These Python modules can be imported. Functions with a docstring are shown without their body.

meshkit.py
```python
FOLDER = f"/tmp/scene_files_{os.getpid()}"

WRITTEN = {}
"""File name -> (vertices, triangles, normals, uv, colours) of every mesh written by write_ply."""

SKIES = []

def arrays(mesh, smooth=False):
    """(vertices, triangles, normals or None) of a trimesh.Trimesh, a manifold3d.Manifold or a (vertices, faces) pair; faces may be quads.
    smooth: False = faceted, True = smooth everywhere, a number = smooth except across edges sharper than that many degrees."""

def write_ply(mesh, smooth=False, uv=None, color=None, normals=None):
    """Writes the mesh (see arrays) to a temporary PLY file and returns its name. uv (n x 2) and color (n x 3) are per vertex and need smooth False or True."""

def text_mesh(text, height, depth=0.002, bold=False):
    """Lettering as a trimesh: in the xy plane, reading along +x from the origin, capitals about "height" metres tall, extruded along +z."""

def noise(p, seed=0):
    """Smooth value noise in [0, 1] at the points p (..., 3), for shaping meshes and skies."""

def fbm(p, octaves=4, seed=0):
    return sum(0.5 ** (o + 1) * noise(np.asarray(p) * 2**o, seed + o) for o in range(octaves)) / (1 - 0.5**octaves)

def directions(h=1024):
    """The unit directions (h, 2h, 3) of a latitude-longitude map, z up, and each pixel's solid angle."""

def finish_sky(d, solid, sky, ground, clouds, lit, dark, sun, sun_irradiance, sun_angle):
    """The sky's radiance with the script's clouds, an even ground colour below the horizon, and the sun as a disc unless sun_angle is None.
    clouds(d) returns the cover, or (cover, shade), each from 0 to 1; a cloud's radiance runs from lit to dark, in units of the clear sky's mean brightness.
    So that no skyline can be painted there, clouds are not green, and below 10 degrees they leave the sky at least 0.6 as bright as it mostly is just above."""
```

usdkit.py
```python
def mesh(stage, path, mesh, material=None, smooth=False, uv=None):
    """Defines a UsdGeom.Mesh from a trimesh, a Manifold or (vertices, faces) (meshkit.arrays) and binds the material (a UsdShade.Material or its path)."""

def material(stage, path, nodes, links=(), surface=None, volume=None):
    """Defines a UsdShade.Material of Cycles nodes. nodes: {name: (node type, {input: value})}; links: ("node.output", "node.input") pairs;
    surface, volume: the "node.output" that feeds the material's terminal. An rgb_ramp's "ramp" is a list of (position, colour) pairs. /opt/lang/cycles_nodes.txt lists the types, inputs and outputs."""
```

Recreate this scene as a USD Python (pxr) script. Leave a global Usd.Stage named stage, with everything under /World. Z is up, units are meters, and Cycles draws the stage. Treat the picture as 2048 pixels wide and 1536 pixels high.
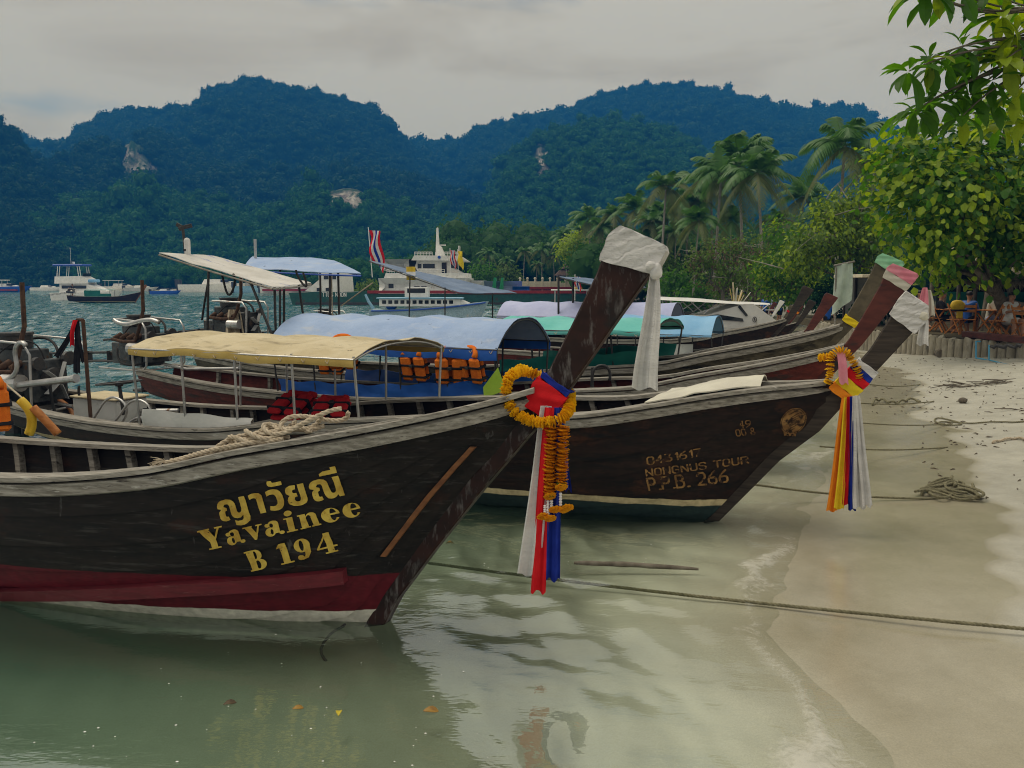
import math, random, json
import numpy as np, trimesh, manifold3d, usdkit, meshkit
from shapely.geometry import Polygon, Point, LineString, box as sbox
from shapely.ops import unary_union
from shapely import affinity, contains_xy, distance as sdist, points as spoints
from pxr import Usd, UsdGeom, UsdLux, UsdShade, Gf, Sdf, Vt

stage = Usd.Stage.CreateInMemory()
UsdGeom.SetStageUpAxis(stage, 'Z'); UsdGeom.SetStageMetersPerUnit(stage, 1.0)
UsdGeom.Xform.Define(stage, '/World'); UsdGeom.Scope.Define(stage, '/World/Looks')

# ---------------------------------------------------------------- camera, sky, sun
EYE, PITCH, FOC = 2.4, math.radians(7.2), 1600.0
cam = UsdGeom.Camera.Define(stage, '/World/camera')
cam.CreateHorizontalApertureAttr(36.0); cam.CreateFocalLengthAttr(36.0 * FOC / 2048)
cam.AddTranslateOp().Set((0, 0, EYE)); cam.AddRotateXOp().Set(90 - math.degrees(PITCH))
cam.CreateClippingRangeAttr((0.05, 20000.0))
cam.CreateExposureAttr(0.10)
SUN = np.array([-0.42, 0.12, 0.90]); SUN /= np.linalg.norm(SUN)
SUN_EL, SUN_ROT = math.asin(SUN[2]), math.atan2(SUN[0], SUN[1])
SKY_STRENGTH, CLOUD = 0.05, 8.3
dome = UsdLux.DomeLight.Define(stage, '/World/sky')
skym = usdkit.material(stage, '/World/Looks/sky', {
    'tc': ('texture_coordinate', {}),
    'mp': ('mapping', {'scale': (1.6, 1.6, 6.5), 'rotation': (0.10, -0.16, 0.5)}),
    'n': ('noise_texture', {'scale': 1.5, 'detail': 5.0, 'roughness': 0.55, 'distortion': 0.5}),
    'r': ('rgb_ramp', {'ramp': [(0.30, (0.92 * CLOUD, 0.92 * CLOUD, 0.88 * CLOUD)), (0.50, (0.92 * CLOUD, 0.905 * CLOUD, 0.84 * CLOUD)), (0.60, (0.80 * CLOUD, 0.755 * CLOUD, 0.65 * CLOUD)), (0.72, (0.72 * CLOUD, 0.665 * CLOUD, 0.55 * CLOUD))]}),
    'mp2': ('mapping', {'scale': (1.0, 1.0, 4.0), 'location': (0.6, 0.2, 0.0)}),
    'n2': ('noise_texture', {'scale': 2.3, 'detail': 4.0, 'roughness': 0.5}),
    'r2': ('rgb_ramp', {'ramp': [(0.0, (0.02, 0.02, 0.02)), (0.60, (0.06, 0.06, 0.06)), (0.70, (0.75, 0.75, 0.75)), (1.0, (0.9, 0.9, 0.9))]}),
    's': ('sky_texture', {'sky_type': 'single_scattering', 'sun_disc': False, 'sun_elevation': SUN_EL, 'sun_rotation': SUN_ROT}),
    'sx': ('separate_xyz', {}), 'el': ('math', {'math_type': 'maximum', 'value2': 0.0}), 'gr': ('math', {'math_type': 'multiply_add', 'value2': 1.5, 'value3': 0.74}), 'gc': ('combine_color', {}), 'gm': ('mix_color', {'blend_type': 'multiply', 'fac': 1.0, 'use_clamp': False}),
    'm': ('mix_color', {}), 'b': ('background_shader', {'strength': SKY_STRENGTH})},
    [('tc.generated', 'mp.vector'), ('mp.vector', 'n.vector'), ('n.fac', 'r.fac'), ('tc.generated', 'mp2.vector'), ('mp2.vector', 'n2.vector'),
     ('n2.fac', 'r2.fac'), ('tc.generated', 'sx.vector'), ('sx.z', 'el.value1'), ('el.value', 'gr.value1'), ('gr.value', 'gc.r'), ('gr.value', 'gc.g'), ('gr.value', 'gc.b'), ('r.color', 'gm.a'), ('gc.color', 'gm.b'), ('gm.result', 'm.a'), ('s.color', 'm.b'), ('r2.color', 'm.fac'), ('m.result', 'b.color')], surface='b.background')
UsdShade.MaterialBindingAPI.Apply(dome.GetPrim()).Bind(skym)
dome.GetPrim().SetCustomDataByKey('kind', 'structure')
sun = UsdLux.DistantLight.Define(stage, '/World/sun')
sun.CreateIntensityAttr(0.38); sun.CreateAngleAttr(38.0); sun.CreateColorAttr((1.0, 0.94, 0.84)); sun.CreateNormalizeAttr(True)
_q = Gf.Rotation(Gf.Vec3d(0, 0, 1), Gf.Vec3d(*map(float, SUN))).GetQuat()
sun.AddOrientOp(UsdGeom.XformOp.PrecisionDouble).Set(_q)

# ---------------------------------------------------------------- measuring helpers: photograph pixel -> point of the world
CP, SP = math.cos(PITCH), math.sin(PITCH)
CAM = np.array([0, 0, EYE])
def ray(x, y):
    a, b = (x - 1024) / FOC, (768 - y) / FOC
    return np.array([a, CP + b * SP, -SP + b * CP])
def at(x, y, Y):
    d = ray(x, y); return CAM + d * (Y / d[1])
def on(x, y, z=0.0):
    d = ray(x, y); return CAM + d * ((z - EYE) / d[2])
def proj(p):
    p = np.asarray(p, float) - CAM
    u = p[..., 1] * SP + p[..., 2] * CP; f = p[..., 1] * CP - p[..., 2] * SP
    return np.stack([1024 + FOC * p[..., 0] / f, 768 - FOC * u / f], -1)

# ---------------------------------------------------------------- materials
MATS = {}
FOLDS = {}
def mat(name, c1, c2=None, rough=0.6, scale=8.0, stretch=(1, 1, 1), bump=0.0, bscale=None, spec=0.4, metal=0.0, detail=4.0, pos=(0.35, 0.65), trans=0.0, coords='object', island=0.0, sheen=0.0, extra=None):
    """a principled surface whose colour runs from c1 to c2 with a stretched noise; extra = (colour, noise scale, threshold, width, stretch) adds worn patches"""
    if c2 is None: c2 = tuple(min(1, x * 1.25 + 0.004) for x in c1)
    nd = {'tc': ('texture_coordinate', {}), 'g': ('geometry', {}), 'mp': ('mapping', {'scale': stretch}),
          'n': ('noise_texture', {'scale': scale, 'detail': detail, 'roughness': 0.6}),
          'r': ('rgb_ramp', {'ramp': [(pos[0], c1), (pos[1], c2)]}),
          'p': ('principled_bsdf', {'roughness': rough, 'specular_ior_level': spec, 'metallic': metal, 'sheen_weight': sheen})}
    src = 'tc.object' if coords == 'object' else 'g.position'
    ln = [(src, 'mp.vector'), ('mp.vector', 'n.vector')]
    if island:
        nd['mi'] = ('mix_float', {'fac': island})
        ln += [('n.fac', 'mi.a'), ('g.random_per_island', 'mi.b'), ('mi.result', 'r.fac')]
    else:
        ln.append(('n.fac', 'r.fac'))
    col = 'r.color'
    for k, e in enumerate(extra or []):
        ec, es, et, ew, est = e
        nd[f'emp{k}'] = ('mapping', {'scale': est}); nd[f'en{k}'] = ('noise_texture', {'scale': es, 'detail': 5.0, 'roughness': 0.65})
        nd[f'er{k}'] = ('map_range', {'from_min': et, 'from_max': et + ew, 'to_min': 0.0, 'to_max': 1.0, 'clamp': True}); nd[f'em{k}'] = ('mix_color', {'b': ec})
        ln += [(src, f'emp{k}.vector'), (f'emp{k}.vector', f'en{k}.vector'), (f'en{k}.fac', f'er{k}.value'), (f'er{k}.result', f'em{k}.fac'), (col, f'em{k}.a')]
        col = f'em{k}.result'
    ln.append((col, 'p.base_color'))
    if bump:
        nd['bn'] = ('noise_texture', {'scale': bscale or scale * 3, 'detail': 3.0}); nd['b'] = ('bump', {'strength': 1.0, 'distance': bump})
        ln += [('mp.vector', 'bn.vector'), ('bn.fac', 'b.height'), ('b.normal', 'p.normal')]
    if name in FOLDS:
        nd['fm'] = ('mapping', {'rotation': FOLDS[name]}); nd['fw'] = ('wave_texture', {'scale': 6.5, 'distortion': 9.0, 'detail': 3.0, 'detail_scale': 1.6}); nd['fb'] = ('bump', {'distance': 0.0035})
        ln += [(src, 'fm.vector'), ('fm.vector', 'fw.vector'), ('fw.fac', 'fb.height')]
        if bump: ln.remove(('b.normal', 'p.normal')); ln.append(('b.normal', 'fb.normal'))
        ln.append(('fb.normal', 'p.normal'))
    surf = 'p.BSDF'
    if trans:
        nd['t'] = ('translucent_bsdf', {}); nd['x'] = ('mix_closure', {'fac': trans})
        nd['h'] = ('hsv', {'saturation': 1.15, 'value': 2.1, 'hue': 0.485})
        ln += [(col, 'h.color'), ('h.color', 't.color'), ('p.BSDF', 'x.closure1'), ('t.BSDF', 'x.closure2')]; surf = 'x.closure'
    m = MATS[name] = usdkit.material(stage, '/World/Looks/' + name, nd, ln, surface=surf)
    return m

# ---------------------------------------------------------------- names, things, parts
NAMES = {}
def numbered(parent, name):
    k = (parent, name); i = NAMES.get(k, 0); NAMES[k] = i + 1
    return name if i == 0 else f'{name}_{i:03d}'
def tag(p, label=None, cat=None, group=None, kind=None):
    p = p.GetPrim() if hasattr(p, 'GetPrim') else p
    for k, v in (('label', label), ('category', cat), ('group', group), ('kind', kind)):
        if v: p.SetCustomDataByKey(k, v)
    return p
def thing(name, label, cat, loc=(0, 0, 0), rz=0.0, group=None, roll=0.0, kind=None, scale=None, pitch=0.0):
    x = UsdGeom.Xform.Define(stage, '/World/' + numbered('/World', name))
    x.AddTranslateOp().Set(Gf.Vec3d(*map(float, loc))); x.AddRotateZOp().Set(math.degrees(rz))
    if pitch: x.AddRotateYOp().Set(pitch)
    if roll: x.AddRotateXOp().Set(roll)
    if scale is not None: x.AddScaleOp().Set(Gf.Vec3f(*((scale,) * 3 if np.ndim(scale) == 0 else scale)))
    return tag(x, label, cat, group, kind)
def copy(src, loc, rz=0.0, label=None, scale=None, group=None):
    was = src.GetCustomData(); base = src.GetName().rstrip('0123456789').rstrip('_')
    p = thing(base, label or was['label'], was['category'], loc, rz, group or was.get('group'), scale=scale)
    p.GetReferences().AddInternalReference(src.GetPath()); p.SetInstanceable(True)
    return p
def part(name, b, m, parent=None, smooth=False, label=None, cat=None, group=None, kind=None):
    root = '/World' if parent is None else str(parent.GetPath())
    mesh = b.get() if isinstance(b, B) else b
    x = usdkit.mesh(stage, root + '/' + numbered(root, name), mesh, MATS[m], smooth=smooth)
    return tag(x, label, cat, group, kind)
def primvar(p, name, vals):
    UsdGeom.PrimvarsAPI(p).CreatePrimvar(name, Sdf.ValueTypeNames.FloatArray, 'vertex').Set(Vt.FloatArray.FromNumpy(np.asarray(vals, np.float32)))

# ---------------------------------------------------------------- mesh builder
_CB = None
def _chamfer_template():
    global _CB
    if _CB is None:
        v = np.array([[sx * (1 - .2 * (k == 0)), sy * (1 - .2 * (k == 1)), sz * (1 - .2 * (k == 2))] for sx in (-1, 1) for sy in (-1, 1) for sz in (-1, 1) for k in range(3)], float)
        # vertex k keeps two axes full minus chamfer: encode which axes are inset
        tags = np.array([[k == 0, k == 1, k == 2] for _ in range(8) for k in range(3)])
        sg = np.array([[sx, sy, sz] for sx in (-1, 1) for sy in (-1, 1) for sz in (-1, 1) for k in range(3)], float)
        ins = ~tags  # two axes inset, one axis full
        vv = sg * (1 - .3 * ins)
        h = trimesh.convex.convex_hull(vv)
        from scipy.spatial import cKDTree
        idx = cKDTree(vv).query(h.vertices)[1]
        _CB = (sg, ins, idx[h.faces])
    return _CB
def frame(d, up=(0, 0, 1)):
    d = np.asarray(d, float); d = d / (np.linalg.norm(d) + 1e-12); up = np.asarray(up, float)
    if abs(d @ up) > 0.98 * np.linalg.norm(up): up = np.array([1.0, 0, 0])
    s = np.cross(d, up); s /= np.linalg.norm(s); u = np.cross(s, d)
    return d, s, u
class B:
    def __init__(s): s.v, s.f, s.n = [], [], 0
    def add(s, v, f):
        v, f = np.asarray(v, float).reshape(-1, 3), np.asarray(f, int)
        if f.shape[1] == 4: f = np.vstack([f[:, [0, 1, 2]], f[:, [0, 2, 3]]])
        s.v.append(v); s.f.append(f + s.n); s.n += len(v); return s
    def mesh(s, m): return s.add(m.vertices, m.faces)
    def get(s): return np.vstack(s.v), np.vstack(s.f)
    def tm(s): return trimesh.Trimesh(*s.get(), process=False)
    def box(s, c, size, R=None, ch=None):
        sg, ins, f = _chamfer_template(); h = np.asarray(size, float) / 2
        ch = min(h.min() * 0.35, 0.012) if ch is None else min(ch, h.min() * 0.8)
        v = sg * (h - ch * ins)
        if R is not None: v = v @ np.asarray(R, float).T
        return s.add(v + np.asarray(c, float), f)
    def bar(s, p, q, w, h, up=(0, 0, 1)):
        p, q = np.asarray(p, float), np.asarray(q, float); d, a, u = frame(q - p, up)
        return s.box((p + q) / 2, (np.linalg.norm(q - p), w, h), np.stack([d, a, u], 1))
    def tube(s, pts, r, k=6, cap=True):
        p = np.asarray(pts, float); n = len(p); t = np.gradient(p, axis=0); t /= np.linalg.norm(t, axis=1, keepdims=True) + 1e-12
        a = np.zeros_like(p); ref = np.array([0, 0, 1.0]) if abs(t[0, 2]) < 0.9 else np.array([1.0, 0, 0])
        a0 = np.cross(t[0], ref); a[0] = a0 / np.linalg.norm(a0)
        for i in range(1, n):
            x = a[i - 1] - t[i] * (a[i - 1] @ t[i]); a[i] = x / (np.linalg.norm(x) + 1e-12)
        b = np.cross(t, a); g = np.arange(k) * 2 * np.pi / k
        r = np.broadcast_to(np.asarray(r, float), (n,))
        v = p[:, None] + r[:, None, None] * (np.cos(g)[None, :, None] * a[:, None] + np.sin(g)[None, :, None] * b[:, None])
        i, j = np.meshgrid(np.arange(n - 1), np.arange(k), indexing='ij')
        q = np.stack([i * k + j, i * k + (j + 1) % k, (i + 1) * k + (j + 1) % k, (i + 1) * k + j], -1).reshape(-1, 4)
        f = np.vstack([q[:, [0, 1, 2]], q[:, [0, 2, 3]]])
        if cap:
            f = np.vstack([f, [[0, j + 1, j] for j in range(1, k - 1)][::1], [[(n - 1) * k, (n - 1) * k + j, (n - 1) * k + j + 1] for j in range(1, k - 1)]])
        return s.add(v.reshape(-1, 3), f)
    def cyl(s, p, q, r, k=12, r2=None): return s.tube([p, q], [r, r if r2 is None else r2], k)
    def grid(s, P, close=False):
        P = np.asarray(P, float); n, m = P.shape[:2]
        i, j = np.meshgrid(np.arange(n - 1), np.arange(m if close else m - 1), indexing='ij')
        q = np.stack([i * m + j, i * m + (j + 1) % m, (i + 1) * m + (j + 1) % m, (i + 1) * m + j], -1).reshape(-1, 4)
        return s.add(P.reshape(-1, 3), q)
    def rails(s, *R):
        """closed bar between parallel edge lines, with end caps"""
        P = np.stack([np.asarray(r, float) for r in R], 1); s.grid(P, True); k = P.shape[1]
        f = [[0, j + 1, j] for j in range(1, k - 1)]; s.add(P[0], f); s.add(P[-1], [[a, c, b] for a, b, c in f]); return s
    def shell(s, A, Bk):
        """solid between an outer grid A and an inner grid Bk of the same shape"""
        A, Bk = np.asarray(A, float), np.asarray(Bk, float)
        s.grid(A); s.grid(Bk[:, ::-1])
        for a, b in ((A[0], Bk[0]), (Bk[-1], A[-1]), (Bk[:, 0], A[:, 0]), (A[:, -1], Bk[:, -1])): s.grid(np.stack([a, b], 0))
        return s
    def ball(s, c, r, sub=2, scale=(1, 1, 1)):
        m = trimesh.creation.icosphere(sub, 1.0); return s.add(m.vertices * r * np.asarray(scale) + np.asarray(c), m.faces)
    def prism(s, poly, O, ex, ey, ez, t0, t1):
        """shapely polygon in the (ex, ey) plane, extruded along ez from t0 to t1"""
        for g in getattr(poly, 'geoms', [poly]):
            if g.is_empty: continue
            m = trimesh.creation.extrude_polygon(g, t1 - t0, engine='earcut'); v = m.vertices
            w = np.asarray(O) + v[:, :1] * np.asarray(ex) + v[:, 1:2] * np.asarray(ey) + (v[:, 2:] + t0) * np.asarray(ez)
            s.add(w, m.faces)
        return s
    def noise(s, amp, freq, seed=0):
        v, f = s.get(); d = np.stack([meshkit.fbm(v * freq + 17.3 * (k + 1), 3, seed + k) - 0.5 for k in range(3)], -1)
        s.v, s.f, s.n = [v + d * 2 * amp], [f], len(v); return s
def spline(pts, n=24):
    from scipy.interpolate import CubicSpline, PchipInterpolator
    p = np.asarray(pts, float); d = np.r_[0, np.cumsum(np.linalg.norm(np.diff(p, axis=0), axis=1))]
    return CubicSpline(d, p)(np.linspace(0, d[-1], n))
def resample(pts, n):
    p = np.asarray(pts, float); d = np.r_[0, np.cumsum(np.linalg.norm(np.diff(p, axis=0), axis=1))]; t = np.linspace(0, d[-1], n)
    return np.stack([np.interp(t, d, p[:, k]) for k in range(p.shape[1])], 1)
def rope(b, pts, r, turns=None, k=5):
    """three strands laid round one another"""
    p = np.asarray(pts, float); L = np.linalg.norm(np.diff(p, axis=0), axis=1).sum(); n = int(max(8, L / (r * 1.2)))
    p = resample(p, n); t = np.gradient(p, axis=0); t /= np.linalg.norm(t, axis=1, keepdims=True)
    a = np.cross(t, [0.13, 0.21, 1.0]); a /= np.linalg.norm(a, axis=1, keepdims=True); c = np.cross(t, a)
    g = np.linspace(0, L / (r * 7.0) * 2 * np.pi, n)
    for j in range(3):
        h = g + j * 2 * np.pi / 3
        b.tube(p + r * 0.52 * (np.cos(h)[:, None] * a + np.sin(h)[:, None] * c), r * 0.56, k)
    return b
# ---------------------------------------------------------------- base colours
mat('sand', (0.47, 0.42, 0.31), (0.60, 0.55, 0.43), 0.95, 3.0, bump=0.006, bscale=60, coords='pos')
mat('wood_grey', (0.16, 0.145, 0.12), (0.36, 0.335, 0.29), 0.75, 5.0, (0.5, 6, 9), bump=0.003, spec=0.25, extra=[((0.06, 0.05, 0.042), 5.0, 0.58, 0.10, (0.7, 7, 10)), ((0.50, 0.48, 0.44), 4.0, 0.62, 0.10, (1, 8, 8))])
mat('wood_dark', (0.018, 0.014, 0.011), (0.055, 0.042, 0.032), 0.7, 4.0, (0.6, 5, 7), bump=0.002, spec=0.3)
mat('wood_inner', (0.11, 0.10, 0.085), (0.27, 0.25, 0.22), 0.85, 4.0, (0.6, 5, 7), bump=0.002, spec=0.15, extra=[((0.035, 0.03, 0.025), 3.0, 0.55, 0.12, (1, 4, 6))])
mat('wood_brown', (0.13, 0.05, 0.018), (0.22, 0.09, 0.03), 0.6, 5.0, (1, 5, 5), spec=0.3)
mat('wood_orange', (0.33, 0.11, 0.025), (0.48, 0.19, 0.05), 0.5, 5.0, (1, 5, 5), spec=0.3)
mat('wood_red', (0.055, 0.012, 0.009), (0.11, 0.026, 0.018), 0.55, 3.0, (1.0, 2, 3), bump=0.0015, spec=0.35, extra=[((0.02, 0.018, 0.016), 2.5, 0.55, 0.12, (1, 1, 2.4))])
mat('wood_post', (0.010, 0.005, 0.004), (0.032, 0.011, 0.008), 0.45, 3.5, (1.0, 2, 1.2), bump=0.002, spec=0.22, extra=[((0.12, 0.11, 0.105), 6.0, 0.53, 0.14, (3.0, 4, 0.8)), ((0.012, 0.011, 0.010), 2.2, 0.52, 0.12, (1.2, 1, 1.2))])
mat('wood_olive', (0.05, 0.042, 0.025), (0.13, 0.105, 0.065), 0.6, 4.0, (1, 2, 1.5), bump=0.002, spec=0.35)
mat('paint_white', (0.66, 0.65, 0.62), (0.78, 0.77, 0.74), 0.35, 2.0, extra=[((0.45, 0.42, 0.36), 3.0, 0.62, 0.08, (1, 1, 0.4))])
mat('paint_grey', (0.33, 0.34, 0.34), (0.42, 0.42, 0.41), 0.5, 2.0)
mat('paint_green', (0.006, 0.055, 0.045), (0.012, 0.085, 0.068), 0.45, 2.0, extra=[((0.05, 0.035, 0.022), 2.0, 0.58, 0.08, (1, 1, 0.6))])
mat('paint_bright_green', (0.01, 0.20, 0.075), (0.02, 0.26, 0.10), 0.45, 3.0)
mat('paint_red', (0.20, 0.010, 0.010), (0.28, 0.018, 0.016), 0.5, 4.0)
mat('paint_blue', (0.012, 0.06, 0.33), (0.02, 0.09, 0.42), 0.4, 4.0)
mat('paint_lightblue', (0.18, 0.36, 0.50), (0.26, 0.44, 0.58), 0.4, 4.0)
mat('paint_yellow', (0.55, 0.36, 0.015), (0.66, 0.45, 0.03), 0.5, 6.0)
mat('bottom_red', (0.075, 0.006, 0.010), (0.12, 0.010, 0.017), 0.55, 4.0, (0.6, 4, 6), bump=0.002, extra=[((0.16, 0.05, 0.055), 6.0, 0.62, 0.1, (1, 6, 6))])
mat('cloth_white', (0.50, 0.49, 0.475), (0.62, 0.605, 0.585), 0.9, 3.0, (1, 1, 3), bump=0.006, bscale=26, spec=0.1, sheen=0.2)
mat('cloth_cream', (0.50, 0.475, 0.40), (0.60, 0.575, 0.48), 0.9, 3.0, bump=0.004, bscale=12, spec=0.1)
FOLDS['cloth_wrapped'] = (0.0, 1.95, 0.0); mat('cloth_wrapped', (0.50, 0.49, 0.475), (0.62, 0.605, 0.585), 0.9, 3.0, (1, 1, 3), bump=0.003, bscale=40, spec=0.1, extra=[((0.36, 0.345, 0.33), 9.0, 0.6, 0.1, (1, 1, 3))])
mat('cloth_pink', (0.62, 0.20, 0.26), (0.74, 0.30, 0.36), 0.9, 5.0, bump=0.004, bscale=14, spec=0.1)
mat('cloth_mint', (0.22, 0.50, 0.30), (0.32, 0.60, 0.38), 0.9, 5.0, bump=0.004, bscale=14, spec=0.1)
mat('cloth_red', (0.50, 0.010, 0.014), (0.62, 0.018, 0.022), 0.85, 6.0, bump=0.004, bscale=20, spec=0.1)
mat('cloth_blue', (0.010, 0.022, 0.20), (0.018, 0.04, 0.30), 0.85, 6.0, bump=0.004, bscale=20, spec=0.1)
mat('cloth_orange', (0.72, 0.20, 0.012), (0.85, 0.27, 0.02), 0.85, 6.0, bump=0.004, bscale=20, spec=0.1)
mat('cloth_yellow', (0.70, 0.50, 0.015), (0.80, 0.60, 0.03), 0.85, 6.0, bump=0.004, bscale=20, spec=0.1)
mat('cloth_dark', (0.012, 0.012, 0.016), (0.03, 0.03, 0.035), 0.9, 6.0, spec=0.1)
mat('tarp_tan', (0.47, 0.39, 0.24), (0.58, 0.50, 0.34), 0.75, 2.0, bump=0.03, bscale=5, spec=0.15, extra=[((0.30, 0.25, 0.16), 2.2, 0.55, 0.15, (1, 2.5, 1)), ((0.16, 0.13, 0.09), 7.0, 0.66, 0.06, (1, 1, 1))])
mat('tarp_ochre', (0.42, 0.29, 0.08), (0.52, 0.38, 0.12), 0.7, 3.0, spec=0.2)
mat('tarp_paleblue', (0.26, 0.36, 0.56), (0.34, 0.44, 0.63), 0.65, 1.5, bump=0.035, bscale=4, spec=0.2, extra=[((0.42, 0.47, 0.56), 1.8, 0.55, 0.15, (1, 3, 1)), ((0.12, 0.16, 0.26), 6.0, 0.66, 0.06, (1, 1, 1))])
mat('tarp_blue', (0.010, 0.075, 0.34), (0.02, 0.115, 0.46), 0.45, 2.0, bump=0.02, bscale=4, spec=0.4)
mat('tarp_dusk', (0.10, 0.15, 0.24), (0.17, 0.23, 0.34), 0.6, 1.5, bump=0.02, bscale=3, spec=0.25)
mat('tarp_teal', (0.10, 0.42, 0.38), (0.16, 0.50, 0.45), 0.6, 1.5, bump=0.012, bscale=2.5, spec=0.25)
mat('tarp_green', (0.006, 0.10, 0.085), (0.012, 0.15, 0.12), 0.6, 1.5, bump=0.02, bscale=4, spec=0.25)
mat('tarp_lavender', (0.36, 0.39, 0.60), (0.45, 0.48, 0.68), 0.6, 1.5, bump=0.012, bscale=2.5, spec=0.25)
mat('tarp_sky', (0.16, 0.37, 0.60), (0.24, 0.46, 0.68), 0.55, 1.5, bump=0.012, bscale=2.5, spec=0.25)
mat('tarp_patched', (0.50, 0.48, 0.44), (0.62, 0.60, 0.56), 0.8, 1.5, bump=0.02, bscale=5, spec=0.15, extra=[((0.22, 0.26, 0.45), 2.0, 0.60, 0.05, (0.6, 2.5, 1)), ((0.25, 0.22, 0.18), 4.0, 0.63, 0.08, (0.5, 4, 1))])
mat('canvas_grey', (0.42, 0.43, 0.41), (0.52, 0.52, 0.50), 0.85, 2.0, bump=0.01, bscale=8, spec=0.1, extra=[((0.25, 0.24, 0.22), 3.0, 0.62, 0.1, (1, 1, 1))])
mat('metal_dark', (0.012, 0.012, 0.013), (0.035, 0.033, 0.032), 0.5, 12.0, bump=0.003, spec=0.5, extra=[((0.09, 0.045, 0.02), 9.0, 0.62, 0.06, (1, 1, 1))])
mat('metal_engine', (0.035, 0.04, 0.042), (0.085, 0.09, 0.09), 0.45, 10.0, bump=0.004, metal=0.4, extra=[((0.12, 0.06, 0.03), 7.0, 0.60, 0.06, (1, 1, 1))])
mat('metal_steel', (0.42, 0.41, 0.40), (0.56, 0.55, 0.53), 0.35, 6.0, metal=0.8, extra=[((0.20, 0.11, 0.06), 7.0, 0.62, 0.07, (1, 1, 1))])
mat('metal_rust', (0.045, 0.026, 0.018), (0.10, 0.055, 0.034), 0.8, 14.0, bump=0.003, spec=0.2)
mat('rubber', (0.012, 0.012, 0.012), (0.025, 0.024, 0.023), 0.75, 9.0, spec=0.3)
mat('life_orange', (0.62, 0.13, 0.012), (0.76, 0.20, 0.02), 0.8, 7.0, bump=0.006, bscale=12, spec=0.15)
mat('life_red', (0.36, 0.012, 0.016), (0.48, 0.02, 0.026), 0.8, 7.0, bump=0.006, bscale=12, spec=0.15)
mat('lime_board', (0.28, 0.46, 0.03), (0.36, 0.55, 0.06), 0.5, 3.0)
mat('window_dark', (0.006, 0.008, 0.012), (0.012, 0.016, 0.022), 0.08, 3.0, spec=0.6)
mat('rope_tan', (0.38, 0.31, 0.22), (0.55, 0.47, 0.36), 0.95, 30.0, spec=0.1)
mat('rope_olive', (0.13, 0.12, 0.075), (0.24, 0.22, 0.14), 0.95, 30.0, spec=0.1)
mat('gold_paint', (0.38, 0.23, 0.030), (0.62, 0.46, 0.085), 0.6, 9.0, spec=0.3, extra=[((0.05, 0.03, 0.015), 22.0, 0.66, 0.05, (1, 1, 1))])
mat('faded_paint', (0.13, 0.065, 0.022), (0.30, 0.17, 0.06), 0.7, 10.0, spec=0.2, extra=[((0.03, 0.018, 0.012), 16.0, 0.52, 0.06, (1, 1, 1))])
mat('petal', (0.66, 0.30, 0.008), (0.80, 0.46, 0.02), 0.8, 9.0, spec=0.1, island=0.5, trans=0.2)
mat('petal_yellow', (0.70, 0.44, 0.01), (0.82, 0.58, 0.03), 0.8, 9.0, spec=0.1, island=0.5, trans=0.2)
mat('bead_white', (0.68, 0.67, 0.66), (0.78, 0.77, 0.76), 0.5, 9.0)
mat('rock', (0.20, 0.18, 0.165), (0.46, 0.43, 0.39), 0.95, 0.05, (1, 1, 0.25), coords='pos', bump=1.5, bscale=0.3, spec=0.1, extra=[((0.06, 0.06, 0.05), 0.12, 0.56, 0.08, (1, 1, 0.2)), ((0.03, 0.06, 0.025), 0.09, 0.60, 0.06, (1, 1, 0.6))])
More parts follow.
